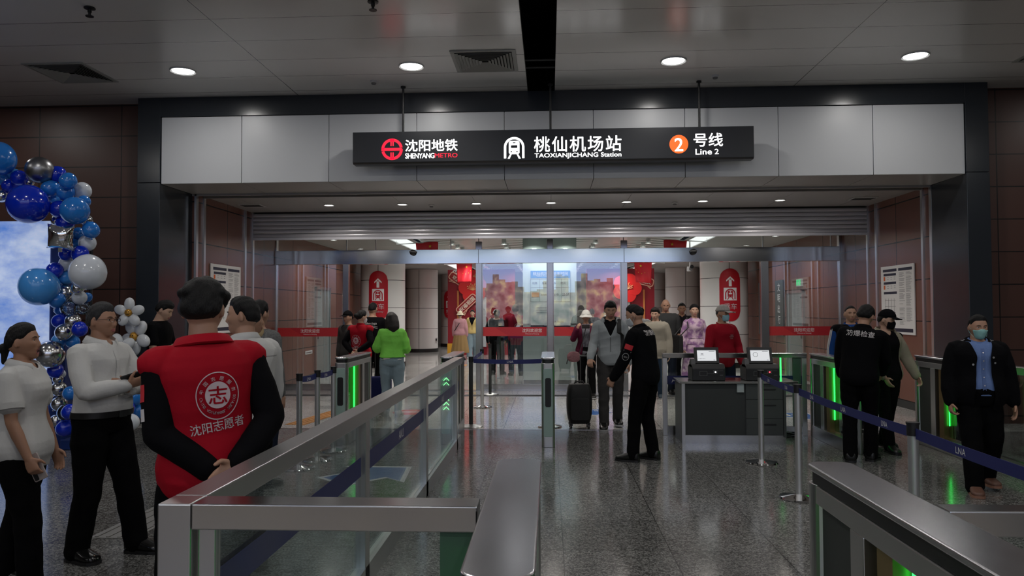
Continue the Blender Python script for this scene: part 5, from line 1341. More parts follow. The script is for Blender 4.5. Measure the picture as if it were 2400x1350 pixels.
def head_base(d):
    x, y, z = .0745 * d[..., 0], np.where(d[..., 1] > 0, .090, .098) * d[..., 1], .1125 * d[..., 2]
    x = x * (1 - .30 * sstep(.0, .11, -z))
    y = np.where(y < 0, y * (1 - .34 * sstep(.02, .10, -z)), y)
    y = np.where(y > .072, .072 + (y - .072) * .55, y)
    y = y + np.where((y > 0) & (z < -.03), .016 * sstep(.03, .09, -z) * np.exp(-(x / .04) ** 2), 0)
    z = np.where(z < -.095, -.095 + (z + .095) * .8, z)
    return np.stack([x, y, z], -1)
def head_face(p, mouth=0.0, smile=0.0):
    x, y, z = p[..., 0].copy(), p[..., 1].copy(), p[..., 2].copy(); fr = sstep(.02, .05, y); g = lambda u, s: np.exp(-(u / s) ** 2)
    amp = np.interp(z, [-.045, -.036, -.028, .0, .022, .034], [0, .012, .0235, .012, .005, 0]); sx = np.interp(z, [-.04, -.028, .01], [.0155, .0125, .008])
    dy = amp * np.exp(-(x / sx) ** 2)
    ax = np.abs(x)
    dy += -.009 * g(ax - .031, .016) * g(z - .010, .0105) + .005 * g(ax - .030, .024) * g(z - .029, .008) + .005 * g(ax - .047, .018) * g(z + .016, .018) * (1 + 1.2 * smile)
    dy += .006 * g(x, .030) * g(z + .058, .022) + .0042 * g(x, .019) * (g(z + .0525, .0048) + 1.1 * g(z + .0655, .0055)) - .004 * g(x, .022) * g(z + .0585, .0028)
    dy += .007 * g(x, .020) * g(z + .094, .016) - .003 * g(x, .02) * g(z + .078, .006)
    if mouth: dy += -.022 * mouth * g(x, .013) * g(z + .063, .010)
    if smile: dy += -.008 * smile * g(x, .024) * g(z + .057 - 6 * x * x, .005)
    y = y + dy * fr
    z = z - np.where(z < -.06, .010 * mouth * fr, 0)
    return np.stack([x, y, z], -1)
def grid_mb(mb, P):
    nt, nf = P.shape[:2]; return mb.loft([[Vector(P[i, j]) for i in range(nt)] for j in range(nf)], 0, True)
def hair_z(az, style):
    A = {'short': ([0, 40, 55, 72, 84, 92, 108, 125, 180], [.060, .062, .050, .012, -.012, .030, .004, -.045, -.058]),
         'fringe': ([0, 40, 58, 74, 84, 92, 108, 125, 180], [.046, .046, .036, .010, -.014, .022, .000, -.050, -.062]),
         'crew': ([0, 40, 55, 72, 84, 94, 108, 125, 180], [.066, .066, .056, .030, .012, .036, .020, -.022, -.036]),
         'long': ([0, 30, 45, 65, 90, 120, 180], [.060, .055, .020, -.03, -.085, -.10, -.12]),
         'tied': ([0, 30, 50, 70, 88, 100, 125, 180], [.066, .060, .045, .016, .012, .01, -.03, -.058])}[style]
    return np.interp(az, A[0], A[1])
def skull_shape(F, parent_fig, offset, base_off=-.008, scale=1.0):
    """closed surface over the head: offset(az,p) metres above the skin where positive, below the skin elsewhere"""
    T, Fh, d = head_grid(72, 56); p = head_base(d); az = np.degrees(np.abs(np.arctan2(p[..., 0], p[..., 1])))
    n = d / np.linalg.norm(d, axis=-1, keepdims=True); o = offset(az, p)
    return p + n * o[..., None]
def to_head(fig, P):
    """head coordinates -> figure coordinates"""
    M = np.array(fig.hR); return (np.asarray(P) * fig.hs) @ M.T + np.array(fig.hc)
def hp(fig, x, y, z): return Vector(to_head(fig, np.array([[x, y, z]]))[0])
def hand(mb, fig, k):
    H = fig.H; sh, e, w, u, f = fig.arm[k]; D, Np, curl = fig.hand[k]
    D = Vector(D).normalized() if D else f.copy(); Np = Vector(Np) if Np else Vector((-k, 0, 0)); Np = (Np - D * Np.dot(D)).normalized()
    L = D.cross(Np) if k > 0 else Np.cross(D); sc = H / 1.7 * (1.0 if fig.sex == 'm' else .92)
    rings = []
    for t, hw, ht in ((-.012, .024, .018), (.0, .026, .019), (.025, .036, .019), (.055, .041, .016), (.08, .041, .014), (.092, .038, .012)):
        c = w + D * t * sc; rings.append([c + L * (hw * sc * math.cos(a)) + Np * (ht * sc * math.sin(a)) for a in [2 * PI * i / 16 for i in range(16)]])
    mb.loft(rings)
    cr = math.radians(curl)
    for j, (off, ln) in enumerate(((.029, .070), (.010, .080), (-.010, .074), (-.028, .058))):
        c = w + D * .084 * sc + L * off * sc; dd = D.copy(); pts = [c - D * .012 * sc, c]; ang = cr * (.8 + .12 * j)
        axis = D.cross(Np); q = Matrix.Rotation(ang, 3, axis)
        for seg in (.42, .32, .26):
            dd = q @ dd; pts.append(pts[-1] + dd * ln * seg * sc)
        limb(mb, pts, [.0095 * sc, .0095 * sc, .0088 * sc, .008 * sc, .007 * sc], 10)
    c = w + D * .018 * sc + L * .026 * sc; t1 = c + (L * .75 + D * .6 + Np * .35).normalized() * .042 * sc; t2 = t1 + (D * .9 + L * .25 + Np * (.2 + curl / 90)).normalized() * .034 * sc
    limb(mb, [w + D * .01 * sc + L * .012 * sc, c, t1, t2], [.014 * sc, .0135 * sc, .011 * sc, .0085 * sc], 10)
    fig.hframe = getattr(fig, 'hframe', {}); fig.hframe[k] = (w, D, Np, L, sc)
def body(fig, root, skin=None, vox=.008, mouth=0.0, smile=0.0, ears=True, brow=None):
    skin = skin or SKIN; H = fig.H; m = 1.0 if fig.sex == 'm' else .90; mb = MB()
    mb.loft([fig.ring(t, -.008 if t < .1 else -.002, -.012 if t < .1 else -.002) for t in TT[1:]])
    for k in (1, -1):
        sh, e, w, u, f = fig.arm[k]; b = fig.b * .4 + .6
        limb(mb, [fig.sp(.254, k * .05), sh, sh.lerp(e, .45), e, e.lerp(w, .35), w], [.034 * H * m * b, .032 * H * m * b, .027 * H * m * b, .0225 * H * m, .0235 * H * m, .0160 * H * m])
        hand(mb, fig, k)
        hip, kn, an = fig.leg[k]
        limb(mb, [hip + Vector((0, 0, .02 * H)), hip.lerp(kn, .3), kn, kn.lerp(an, .3), an], [.045 * H * b, .043 * H * b, .029 * H, .028 * H, .019 * H])
        yw = math.radians(fig.foot[k][3]); fw = Vector((-math.sin(yw), math.cos(yw), 0)); hz = Vector((0, 0, -.02 * H))
        limb(mb, [an + hz - fw * .02 * H, an + hz + fw * .05 * H, an + hz * 1.2 + fw * .095 * H], [.018 * H, .018 * H, .012 * H])
    nb = fig.sp(.285); r = (.034 if fig.sex == 'm' else .028) * H
    limb(mb, [nb, fig.neck, hp(fig, 0, -.014, -.055), hp(fig, 0, -.006, -.01)], [r * 1.25, r * 1.04, r * .94, r * .9])
    T, F_, d = head_grid(); p = head_face(head_base(d), mouth, smile)
    PH = to_head(fig, p); grid_mb(mb, PH)
    if ears:
        for k in (1, -1):
            M = fig.hR @ Matrix.Rotation(k * .35, 3, 'Z') @ Matrix.Rotation(-.18, 3, 'X')
            mb.ball(hp(fig, k * .078, -.010, -.003), (.009 * fig.hs, .017 * fig.hs, .030 * fig.hs), seg=14, rings=10, M=M)
            mb.ball(hp(fig, k * .072, -.003, -.010), (.009 * fig.hs, .012 * fig.hs, .018 * fig.hs), seg=12, rings=8, M=M)
    me = solid(mb, 'body', vox, 2 if vox <= .006 else 1)
    o = link(me, 'body', [skin, LIPS, mat('mouth_dark', (.03, .008, .008), .6)], root)
    # lips by place on the face
    n = len(me.polygons); pc = np.empty(n * 3); me.polygons.foreach_get('center', pc); pc = pc.reshape(-1, 3)
    q = ((pc - np.array(fig.hc)) @ np.array(fig.hR)) / fig.hs
    ry = sstep(.05, .06, q[:, 1]); ell = (q[:, 0] / .023) ** 2 + ((q[:, 2] + .059 + .010 * mouth * (q[:, 2] < -.06)) / (.0115 + .008 * mouth)) ** 2
    mi = np.where((ell < 1) & (ry > .5), 1, 0)
    if mouth: mi = np.where(((q[:, 0] / .014) ** 2 + ((q[:, 2] + .064) / .009) ** 2 < 1) & (q[:, 1] > .04) & (np.abs(q[:, 0]) < .03), 2, mi)
    me.polygons.foreach_set('material_index', mi.astype(np.int32)); me.update()
    # eyes and brows
    def surf(x, z):
        dd = (p[..., 0] - x) ** 2 + (p[..., 2] - z) ** 2 + np.where(p[..., 1] < 0, 9, 0); return float(p[..., 1].flat[int(np.argmin(dd))])
    fig.surf = surf
    hs = fig.hs
    for k in (1, -1):
        ew = MB(); eb = MB(); br = MB()
        ye = surf(k * .031, .010)
        M = fig.hR @ Matrix.Rotation(-k * .25, 3, 'Z')
        ew.ball(hp(fig, k * .031, ye - .0015, .010), (.0125 * hs, .005 * hs, .0046 * hs), seg=14, rings=8, M=M)
        eb.ball(hp(fig, k * .0305, ye + .0018, .010), (.0052 * hs, .0028 * hs, .0045 * hs), seg=12, rings=8, M=M)
        pts = [hp(fig, k * x, surf(k * x, z) + .001, z) for x, z in ((.013, .027), (.024, .031), (.036, .032), (.047, .028))]
        br.tube(pts, [.0022 * hs, .0036 * hs, .0034 * hs, .0015 * hs], 8, flat=.6)
        ey = ew.build('eye', EYEW, root); eb.build('iris', EYEB, ey); br.build('eyebrow', brow or HAIR, root)
    return o
def shape_child(fig, root, name, m, offset, vox=.007, smooth=2, extra=None, folds=None):
    mb = MB(); grid_mb(mb, to_head(fig, skull_shape(None, fig, offset)))
    if extra: extra(mb)
    return link(solid(mb, name, vox, smooth, folds), name, m, root)
def hair(fig, root, style='short', m=None, t=.014, vox=.006, seed=1, extra=None, top=.006):
    m = m or HAIR; r = np.random.RandomState(seed); ph = r.uniform(0, 6, 8)
    def off(az, p):
        x, y, z = p[..., 0], p[..., 1], p[..., 2]
        jag = .006 * np.sin(az * .35 + ph[0]) + .004 * np.sin(az * .9 + ph[1]) + .003 * np.sin(x * 320 + ph[2])
        k = sstep(-.006, .004, z - hair_z(az, style) + jag) * (.30 + .70 * sstep(.0, .035, z - hair_z(az, style)))
        th = t + top * sstep(.03, .1, z) + .0028 * np.sin(x * 130 + y * 90 + ph[3]) * np.sin(z * 120 + ph[4]) + .0016 * np.sin(x * 300 + ph[5]) * np.cos(y * 280)
        th = th * (1 - .75 * sstep(.0, .06, -z) * (1 if style in ('short', 'crew', 'fringe') else 0))
        return -.009 + k * (th + .009)
    return shape_child(fig, root, 'hair', m, off, vox, 2, extra)
def face_mask(fig, root, m, vox=.006, low=-.105):
    def off(az, p):
        z = p[..., 2]; k = sstep(-.004, .004, -.012 - z + .012 * np.exp(-(p[..., 0] / .02) ** 2)) * sstep(0, .01, z - low) * sstep(0, 8, 66 - az)
        nose = .020 * np.exp(-(p[..., 0] / .022) ** 2) * np.exp(-((z + .030) / .028) ** 2) + .010 * np.exp(-(p[..., 0] / .035) ** 2) * np.exp(-((z + .075) / .03) ** 2)
        return -.010 + k * (.017 + nose)
    o = shape_child(fig, root, 'face_mask', m, off, vox, 1)
    for k in (1, -1):
        q = MB()
        for z0, z1 in ((-.018, .008), (-.082, -.024)): q.tube([hp(fig, k * .058, .042, z0), hp(fig, k * .077, .012, (z0 + z1) / 2), hp(fig, k * .083, -.014, z1)], .0014, 5)
        q.build('ear_loop', m, o)
    return o
def torso_mb(fig, hem, top=.30, off=.012, flare=0.0, wmin=0, yo=0, od=None):
    ts = [hem + (top - hem) * i / 16 for i in range(17)]
    def o(t): return off + flare * max(0.0, (0.08 - t)) / .1
    return MB().loft([fig.ring(t, o(t), (o(t) if od is None else od + flare * max(0.0, .08 - t) / .1), yo=yo, wmin=wmin if t < .05 else 0) for t in ts])
def shirt(fig, root, m, name='shirt', hem=-.03, off=.013, sleeve=1.0, loose=.010, flare=.0, seed=1, amp=.0035, vox=.008, cut=None, top=.300, collar=None, cuff=True, thick=.004, neck=True, wmin=0):
    """sleeve: 1 long, .5 to mid upper arm, 0 none"""
    H = fig.H; mm = 1.0 if fig.sex == 'm' else .9; mb = torso_mb(fig, hem, top, off, flare, wmin); b = fig.b * .4 + .6
    for k in (1, -1):
        sh, e, w, u, f = fig.arm[k]; r0 = .034 * H * mm * b + off * .55; r1 = .027 * H * mm * b + off * .55 + loose * .7; r2 = .0235 * H * mm + off * .5 + loose * .8; r3 = .017 * H * mm + off * .35 + loose * .8
        inner = fig.sp(.252, k * .05)
        if sleeve <= 0: limb(mb, [inner, fig.sp(.256, k * .104 * (.75 + .25 * fig.b))], [.034 * H * mm * b + off * .8, .033 * H * mm * b + off * .7]); continue
        if sleeve >= 1: limb(mb, [inner, sh, sh.lerp(e, .5), e, e.lerp(w, .5), w.lerp(e, .06)], [r0, r0, r1, r2, r2 * .96, r3])
        else: limb(mb, [inner, sh, sh.lerp(e, sleeve)], [r0, r0, r1 + .004])
    me = solid(mb, name, vox, 2, fold_fn(seed, amp), cut)
    o = link(me, name, m, root, thick if cut is not None else 0)
    if collar: collar_band(fig, o, collar if not isinstance(collar, bool) else m)
    return o
def collar_band(fig, parent, m, open_=28, h=.030, name='collar', r=None, flap=True):
    H = fig.H; r0 = (r or (.040 if fig.sex == 'm' else .034)) * H; q = MB(); n = 22
    prof = [(1.0, -.012), (1.03, h * .55), (1.02, h), (1.14, h * .9), (1.36 if flap else 1.1, -.004), (1.30 if flap else 1.06, -.012)]
    rings = []
    nk = fig.sp(.297); M = fig.R(1.0) @ Matrix.Rotation(math.radians(-10), 3, 'X')
    for i in range(n + 1):
        a = math.radians(open_ + (360 - 2 * open_) * i / n); fr = max(0, math.cos(a))
        rings.append([nk + M @ Vector((math.sin(a) * r0 * pr * 1.05, math.cos(a) * r0 * pr * 1.05 + .006 * H, z * (1 - .25 * fr) - .02 * fr * (1 if j >= 4 else .4))) for j, (pr, z) in enumerate(prof)])
    q.loft(rings); return q.build(name, m, parent, sharp=60)
def trousers(fig, root, m, name='trousers', seed=2, thigh=.060, knee=.044, ankle=.040, top=.045, off=.010, amp=.004, vox=.009, len_=1.0, crotch=-.04):
    H = fig.H; b = fig.b * .4 + .6; mb = MB().loft([fig.ring(t, off, off) for t in [crotch - .015 + (top - crotch + .015) * i / 8 for i in range(9)]])
    for k in (1, -1):
        hip, kn, an = fig.leg[k]; bot = kn.lerp(an, len_)
        limb(mb, [hip + Vector((0, 0, .025 * H)), hip.lerp(kn, .3), kn, kn.lerp(bot, .5), bot - Vector((0, 0, .008 * H))], [(thigh - .004) * H * b, thigh * H * b, knee * H, (knee + ankle) / 2 * H, ankle * H])
    return link(solid(mb, name, vox, 2, fold_fn(seed, amp, fx=6, fz=18)), name, m, root)
def skirt(fig, root, m, top, bottom_z, r0, name='skirt', seed=4, pleat=.012, vox=.010, depth=.8):
    H = fig.H; mb = MB(); c0 = fig.sp(top); rings = []
    w, d = fig.wd(top)
    for i in range(15):
        t = i / 14; z = c0.z * (1 - t) + bottom_z * t; rings.append([Vector((c0.x * (1 - t) + math.cos(a) * ((w * H + .012) * (1 - t ** .7) + r0 * t ** .7), c0.y * (1 - t) + math.sin(a) * ((d * H + .012) * (1 - t ** .7) + r0 * depth * t ** .7), z)) * 1.0 for a in [2 * PI * j / 48 for j in range(48)]])
        rings[-1] = [p + Vector((p.x, p.y, 0)).normalized() * pleat * t * math.sin(math.atan2(p.y, p.x) * 11 + t) for p in rings[-1]]
    mb.loft(rings); return link(solid(mb, name, vox, 1), name, m, root)
def shoes(fig, root, m=None, sole=None, boot=False, chunky=1.0, name='shoe'):
    m = m or SHOE; sole = sole or BLACK; H = fig.H; out = []
    for k in (1, -1):
        hip, kn, an = fig.leg[k]; yw = math.radians(fig.foot[k][3]); fw = Vector((-math.sin(yw), math.cos(yw), 0)); rt = Vector((fw.y, -fw.x, 0)); lift = fig.foot[k][2]
        o_ = Vector((an.x, an.y, lift)); L = .152 * H; q = MB(); rings = []
        for t, w, h in ((-.27, .018, .035), (-.24, .026, .050), (-.12, .030, .062), (.05, .030, .062), (.25, .031, .046), (.45, .034, .034), (.60, .031, .027), (.69, .022, .022), (.73, .010, .016)):
            c = o_ + fw * t * L; ww = w * H * chunky; hh = h * H * (1.0 if t > .1 else 1.05)
            rings.append([c + rt * ww * math.copysign(abs(math.cos(a)) ** .7, math.cos(a)) + Vector((0, 0, .012 + hh * .5 + hh * .5 * math.copysign(abs(math.sin(a)) ** .8, math.sin(a)))) for a in [2 * PI * j / 16 for j in range(16)]])
        q.loft(rings)
        s = q.build(name, m, root, sharp=80)
        q = MB(); pl_ = []
        for t, w in ((-.28, .012), (-.25, .024), (-.12, .030), (.05, .029), (.25, .032), (.45, .036), (.62, .032), (.71, .022), (.75, .008)): pl_.append((t, w))
        poly = [o_ + fw * t * L + rt * w * H * chunky for t, w in pl_] + [o_ + fw * t * L - rt * w * H * chunky for t, w in reversed(pl_)]
        q.prism([(p.x, p.y) for p in poly], 2, lift + .001, lift + .022); q.build('sole', sole, s)
        out.append(s)
    return out
def decal(fig, garment, name, m, build, x, t, side='back', parent=None, lift=.003, sx=1.0):
    """lay flat artwork (build fills an MB in reader's x,z metres around 0,0) onto a garment's front or back"""
    q = MB(); build(q); me = garment.data
    bv = BVHTree.FromPolygons([v.co.copy() for v in me.vertices], [tuple(p.vertices) for p in me.polygons])
    M = fig.Rc; o = fig.sp(t); sg = -1 if side == 'back' else 1; pts = []
    dr = M @ Vector((0, -sg, 0))
    for v in q.v:
        p = o + M @ Vector(((v[0] + x) * (1 if side == 'back' else -1), sg * .5, v[2])); hit = bv.ray_cast(p, dr)
        pts.append(hit[0] - dr * lift if hit[0] is not None else p + dr * .38)
    q.v = [tuple(p) for p in pts]
    return q.build(name, m, parent or garment)
def neck_cut(fig, w=.05, depth=.07, w0=0.01):
    """open V at the throat: chest coordinates"""
    H = fig.H; zt = .298 * H
    def f(pc):
        q = fig.inv(pc); k = (zt + .03 * H - q[:, 2]) / (depth * H); return (q[:, 1] > 0) & (k < 1) & (np.abs(q[:, 0]) < w * H * (1 - np.clip(k, 0, 1)) + w0)
    return f
def front_cut(fig, prof):
    """open jacket front: prof = [(t, half gap)] in fractions of H"""
    H = fig.H; ts = [a * H for a, _ in prof]; ws = [b * H for _, b in prof]
    def f(pc):
        q = fig.inv(pc); return (q[:, 1] > .005) & (np.abs(q[:, 0]) < np.interp(q[:, 2], ts, ws)) & (q[:, 2] < .305 * H + .02)
    return f
def person(label, x, y, heading): return thing('person', label, 'person', (x, y, 0), math.radians(heading))
def phone(fig, root, k, label, off=(0, .095, .02), size=(.075, .155, .009), col=None, tilt=0.0, local=None, rot=None):
    """a phone lying in hand k; top-level"""
    if local is not None: M = rot; c = Vector(local)
    else:
        w, D, Np, L, sc = fig.hframe[k]; c = w + D * off[1] + Np * off[2] + L * off[0]; M = Matrix((L, D, Np)).transposed()
    Rz = Matrix.Rotation(root.rotation_euler[2], 3, 'Z')
    t = thing('phone', label, 'phone', (0, 0, 0)); t.matrix_world = Matrix.Translation(root.location + Rz @ c) @ (Rz @ M).to_4x4()
    sx, sy, szz = size
    MB().prism(rrect(-sx / 2, sx / 2, -sy / 2, sy / 2, .01), 2, -szz / 2, szz / 2).build('body', col or BLACK, t, bevel=.002)
    MB().prism(rrect(-sx / 2 + .004, sx / 2 - .004, -sy / 2 + .004, sy / 2 - .004, .008), 2, szz / 2, szz / 2 + .0006).build('screen', mat('phone_glass', (.01, .01, .012), .08), t)
    MB().prism(rrect(-sx / 2 + .006, -sx / 2 + .03, sy / 2 - .05, sy / 2 - .006, .005), 2, -szz / 2 - .0015, -szz / 2).build('camera_bump', BLACK, t)
    return t

def cap(fig, root, m, brim_m=None, yaw=0, vox=.007, name='cap'):
    def off(az, p): return -.010 + sstep(-.004, .004, p[..., 2] - (.040 - .012 * sstep(60, 170, az))) * (.032 + .004 * sstep(.06, .1, p[..., 2]))
    def ex(mb):
        pts = []; n = 14
        for lay in (0, .006):
            for i in range(n + 1):
                a = math.radians(-62 + 124 * i / n); 
                pts.append((.080 * math.sin(a), .062 + .045 * math.cos(a) * 0 + .02 * math.cos(a), .046 + lay - .004 * abs(math.sin(a))))
            for i in range(n, -1, -1):
                a = math.radians(-62 + 124 * i / n); pts.append((.080 * math.sin(a), .095 + .075 * math.cos(a), .030 + lay - .012 * abs(math.sin(a))))
        h = len(pts) // 2; P = [hp(fig, *p) for p in pts]
        fs = [tuple(range(h)), tuple(range(2 * h - 1, h - 1, -1))] + [(i, (i + 1) % h, h + (i + 1) % h, h + i) for i in range(h)]
        brim = MB(); 
        vs = P; quads = []
        m_ = n + 1
        for i in range(n):
            a, b, c, d_ = i, i + 1, 2 * m_ - 2 - i, 2 * m_ - 1 - i
            quads += [(a, b, c, d_), (h + a, h + d_, h + c, h + b), (d_, c, h + c, h + d_), (a, h + a, h + b, b)]
        quads += [(0, 2 * m_ - 1, h + 2 * m_ - 1, h), (n, h + n, h + m_, m_)]
        brim.add(vs, quads, 0, True); brims.append(brim)
    brims = []
    o = shape_child(fig, root, name, m, off, vox, 2, ex); brims[0].build('brim', brim_m or m, o, sharp=60); return o
def bucket_hat(fig, root, m, vox=.008):
    def off(az, p): return -.010 + sstep(-.004, .004, p[..., 2] - .028) * (.036 + .006 * sstep(.06, .1, p[..., 2]))
    o = shape_child(fig, root, 'bucket_hat', m, off, vox, 2)
    q = MB(); rings = []
    for r_, z in ((.094, .048), (.125, .012), (.135, -.004), (.133, -.006), (.094, .040)):
        rings.append([hp(fig, r_ * .95 * math.cos(a), r_ * 1.08 * math.sin(a) - .004, z + .004 * math.sin(5 * a)) for a in [2 * PI * i / 40 for i in range(40)]])
    q.loft(rings, caps=False); q.build('hat_brim', m, o); return o
def arm_decal(fig, garment, k, frac, w, h, m, out=None, name='patch', build=None):
    sh, e, wr, u, f = fig.arm[k]; c = sh.lerp(e, frac); out = Vector(out or (k, -.15, .1)).normalized(); out = (out - u * out.dot(u)).normalized(); sd = u.cross(out)
    bv = BVHTree.FromPolygons([v.co.copy() for v in garment.data.vertices], [tuple(p.vertices) for p in garment.data.polygons])
    q = MB()
    if build: build(q)
    else:
        n = 5
        for i in range(n):
            for j in range(n): q.quad((-w / 2 + w * i / n, 0, -h / 2 + h * j / n), (-w / 2 + w * (i + 1) / n, 0, -h / 2 + h * j / n), (-w / 2 + w * (i + 1) / n, 0, -h / 2 + h * (j + 1) / n), (-w / 2 + w * i / n, 0, -h / 2 + h * (j + 1) / n))
    P = []
    for v in q.v:
        p = c + sd * v[0] - u * v[2] + out * .3; hit = bv.ray_cast(p, -out); P.append((hit[0] + out * .003) if hit[0] is not None else p - out * .24)
    q.v = [tuple(p) for p in P]; return q.build(name, m, garment)
# ------------------------------------------------------------------ the people
WSHIRT = cloth_mat('white_shirt', (.53, .53, .52), .8, bump=.08, bscale=60); REDV = cloth_mat('red_vest', (.33, .006, .016), .7, bump=.1, bscale=50)
MASKB = cloth_mat('mask_blue', (.30, .52, .60), .8); MASKW = cloth_mat('mask_white', (.6, .64, .66), .8); MASKK = cloth_mat('mask_black', (.006, .006, .007), .8)
GREYT = cloth_mat('grey_trouser', (.045, .043, .042)); NAVY = cloth_mat('navy_trouser', (.012, .016, .03)); JEANS = cloth_mat('pale_jeans', (.20, .27, .31), .9, noise=.25); JEAND = cloth_mat('dark_jeans', (.035, .06, .10), .9, noise=.2)
PRINTW = mat('cloth_print_white', (.60, .57, .57), .7); PRINTR = mat('cloth_print_red', (.5, .02, .03), .7); PRINTP = mat('cloth_print_rose', (.62, .50, .52), .7)
SILVERB = mat('silver_badge', (.55, .55, .56), .3, .7)
BACKARMS = dict(armR=((.36, -.36, -.86), (-.62, -.34, -.46)), armL=((-.36, -.36, -.86), (.62, -.30, -.52)), handR=((-.75, -.1, -.5), (0, -1, 0), 35), handL=((.75, -.05, -.45), (0, 1, .2), 40))
def emblem_build(R, inner):
    """volunteer badge: a ring tapering to the foot, lettering round it, one character in the middle"""
    def b(q):
        n = 60
        def egg(r, a): return (r * math.sin(a), r * (math.cos(a) * 1.12 if math.cos(a) > 0 else math.cos(a) * 1.2))
        for k in range(n):
            a0, a1 = 2 * PI * k / n, 2 * PI * (k + 1) / n; P = [egg(R, a0), egg(R, a1), egg(R * .955, a1), egg(R * .955, a0)]; q.add([(p[0], 0, p[1]) for p in P], [(0, 1, 2, 3)])
        for i in range(8):
            for k in range(40):
                a0, a1 = 2 * PI * k / 40, 2 * PI * (k + 1) / 40; r0, r1 = R * .58 * i / 8, R * .58 * (i + 1) / 8
                q.add([(r0 * math.sin(a0), 0, r0 * 1.12 * math.cos(a0)), (r1 * math.sin(a0), 0, r1 * 1.12 * math.cos(a0)), (r1 * math.sin(a1), 0, r1 * 1.12 * math.cos(a1)), (r0 * math.sin(a1), 0, r0 * 1.12 * math.cos(a1))], [(0, 1, 2, 3)])
        for j, ch in enumerate('中国志愿服务'):
            a = math.radians(-75 + 30 * j); c = (R * .76 * math.sin(a), R * .80 * math.cos(a)); ux = Vector((math.cos(a), 0, -math.sin(a))); uy = Vector((math.sin(a), 0, math.cos(a)))
            put_text(q, ch, Vector((c[0], 0, c[1])) - uy * R * .09 , ux, uy, height=R * .19, cx=True)
        s = 'China Volunteer Service'
        for j, ch in enumerate(s):
            if ch == ' ': continue
            a = math.radians(180 + 82 - 164 * j / (len(s) - 1)); c = (R * .78 * math.sin(a), R * .88 * math.cos(a)); ux = Vector((-math.cos(a), 0, math.sin(a))); uy = Vector((-math.sin(a), 0, -math.cos(a)))
            put_text(q, ch, Vector((c[0], 0, c[1])) - uy * R * .06, ux, uy, height=R * .13, bold=.01, cx=True)
    return b
def volunteer_back(fig, vest, R, x, t):
    d = decal(fig, vest, 'volunteer_badge', PRINTP, emblem_build(R, 0), x, t)
    decal(fig, vest, 'badge_character', REDV, lambda q: put_text(q, '志', (0, 0, -R * .42), (1, 0, 0), (0, 0, 1), height=R * .84, bold=.03, cx=True), x, t, parent=d, lift=.0055)
    decal(fig, vest, 'vest_lettering', PRINTW, lambda q: put_text(q, '沈阳志愿者', (0, 0, -R * 1.75), (1, 0, .1), (-.1, 0, 1), width=R * 2.5, height=R * .52, bold=.01, cx=True), x, t)
# ---- 1 woman in white blouse
f = Fig(1.575, 'f', 1.08, armR=((.16, .18, -1), (.02, .42, -.9)), armL=((-.14, .1, -1), (-.02, .3, -.9)), handR=(None, None, 42), footR=(.05, .06, 0, -4), footL=(-.06, -.10, 0, 8), lean=-2, head=(6, -4, 0))
r = person('woman in a white short-sleeved blouse laughing at the man in glasses', -3.09, 4.22, -82)
body(f, r, SKIN_D, .0055, mouth=.9); hair(f, r, 'tied', t=.012, vox=.005, extra=lambda mb: (mb.ball(hp(f, 0, -.118, -.03), .034 * f.hs), limb(mb, [hp(f, 0, -.112, -.045), hp(f, 0, -.125, -.12)], [.022, .012])))
s = shirt(f, r, WSHIRT, 'blouse', hem=-.085, off=.017, sleeve=.62, loose=.024, flare=.010, seed=3, amp=.0045, vox=.0065, cut=neck_cut(f, .035, .05)); collar_band(f, s, WSHIRT, 30, .030, r=.043)
sh, e, w, u, ff = f.arm[1]; q = MB(); c = sh.lerp(e, .60); q.tube([c, c + u * .034], [.074, .071], 22); q.build('sleeve_cuff', WSHIRT, s)
trousers(f, r, BLKT, thigh=.064, knee=.047, ankle=.043, vox=.008, top=.01); shoes(f, r)
phone(f, r, 1, 'phone gripped at the hip by the woman in the white blouse', off=(0, .06, .034), col=mat('phone_pale', (.35, .3, .28), .4))
# ---- 2 person cut by the picture edge
f = Fig(1.68, 'm', armR=((.15, .12, -1), (.05, .35, -.95)), footR=(.055, .04, 0, -4))
r = person('person in dark sleeve and blue jeans mostly cut off by the picture edge', -2.97, 3.55, -75); body(f, r, SKIN, .009); hair(f, r, vox=.009); shirt(f, r, cloth_mat('ink_jacket', (.008, .008, .012)), 'jacket', hem=-.03, off=.02, vox=.009); trousers(f, r, JEAND); shoes(f, r)
# ---- 3 man in white shirt and glasses, arms folded
f = Fig(1.70, 'm', 1.12, belly=.034, armR=((.20, .42, -.88), (-.66, .70, .16)), armL=((-.12, .52, -.84), (.88, .42, -.02)), handR=((-.6, .72, .30), (-.2, -.6, .4), 30), handL=((.8, .1, .35), (.4, -.9, 0), 20), footR=(.07, -.04, 0, -6), footL=(-.08, .10, 0, 12), lean=-3, head=(8, 0, 0))
r = person('man in white shirt and glasses standing with folded arms', -2.99, 4.82, -103)
body(f, r, SKIN_D, .0055, brow=HAIRG); hair(f, r, 'short', HAIRG, t=.012, vox=.005, seed=4, top=.010)
s = shirt(f, r, WSHIRT, hem=.016, off=.014, loose=.018, seed=6, amp=.0055, vox=.0065, cut=neck_cut(f, .030, .045, .006)); collar_band(f, s, WSHIRT, 24, .040, r=.046)
q = MB(); q.box(-.0015, .0015, 0, 0.001, 0, .001)
def placket(q):
    for i in range(17): q.quad((-.014, 0, -.33 + i * .0215), (.014, 0, -.33 + i * .0215), (.014, 0, -.33 + (i + 1) * .0215), (-.014, 0, -.33 + (i + 1) * .0215))
decal(f, s, 'button_placket', cloth_mat('placket_white', (.54, .54, .53)), placket, 0, .24, 'front')
trousers(f, r, BLKT, thigh=.064, knee=.050, ankle=.045, top=.035, vox=.008)
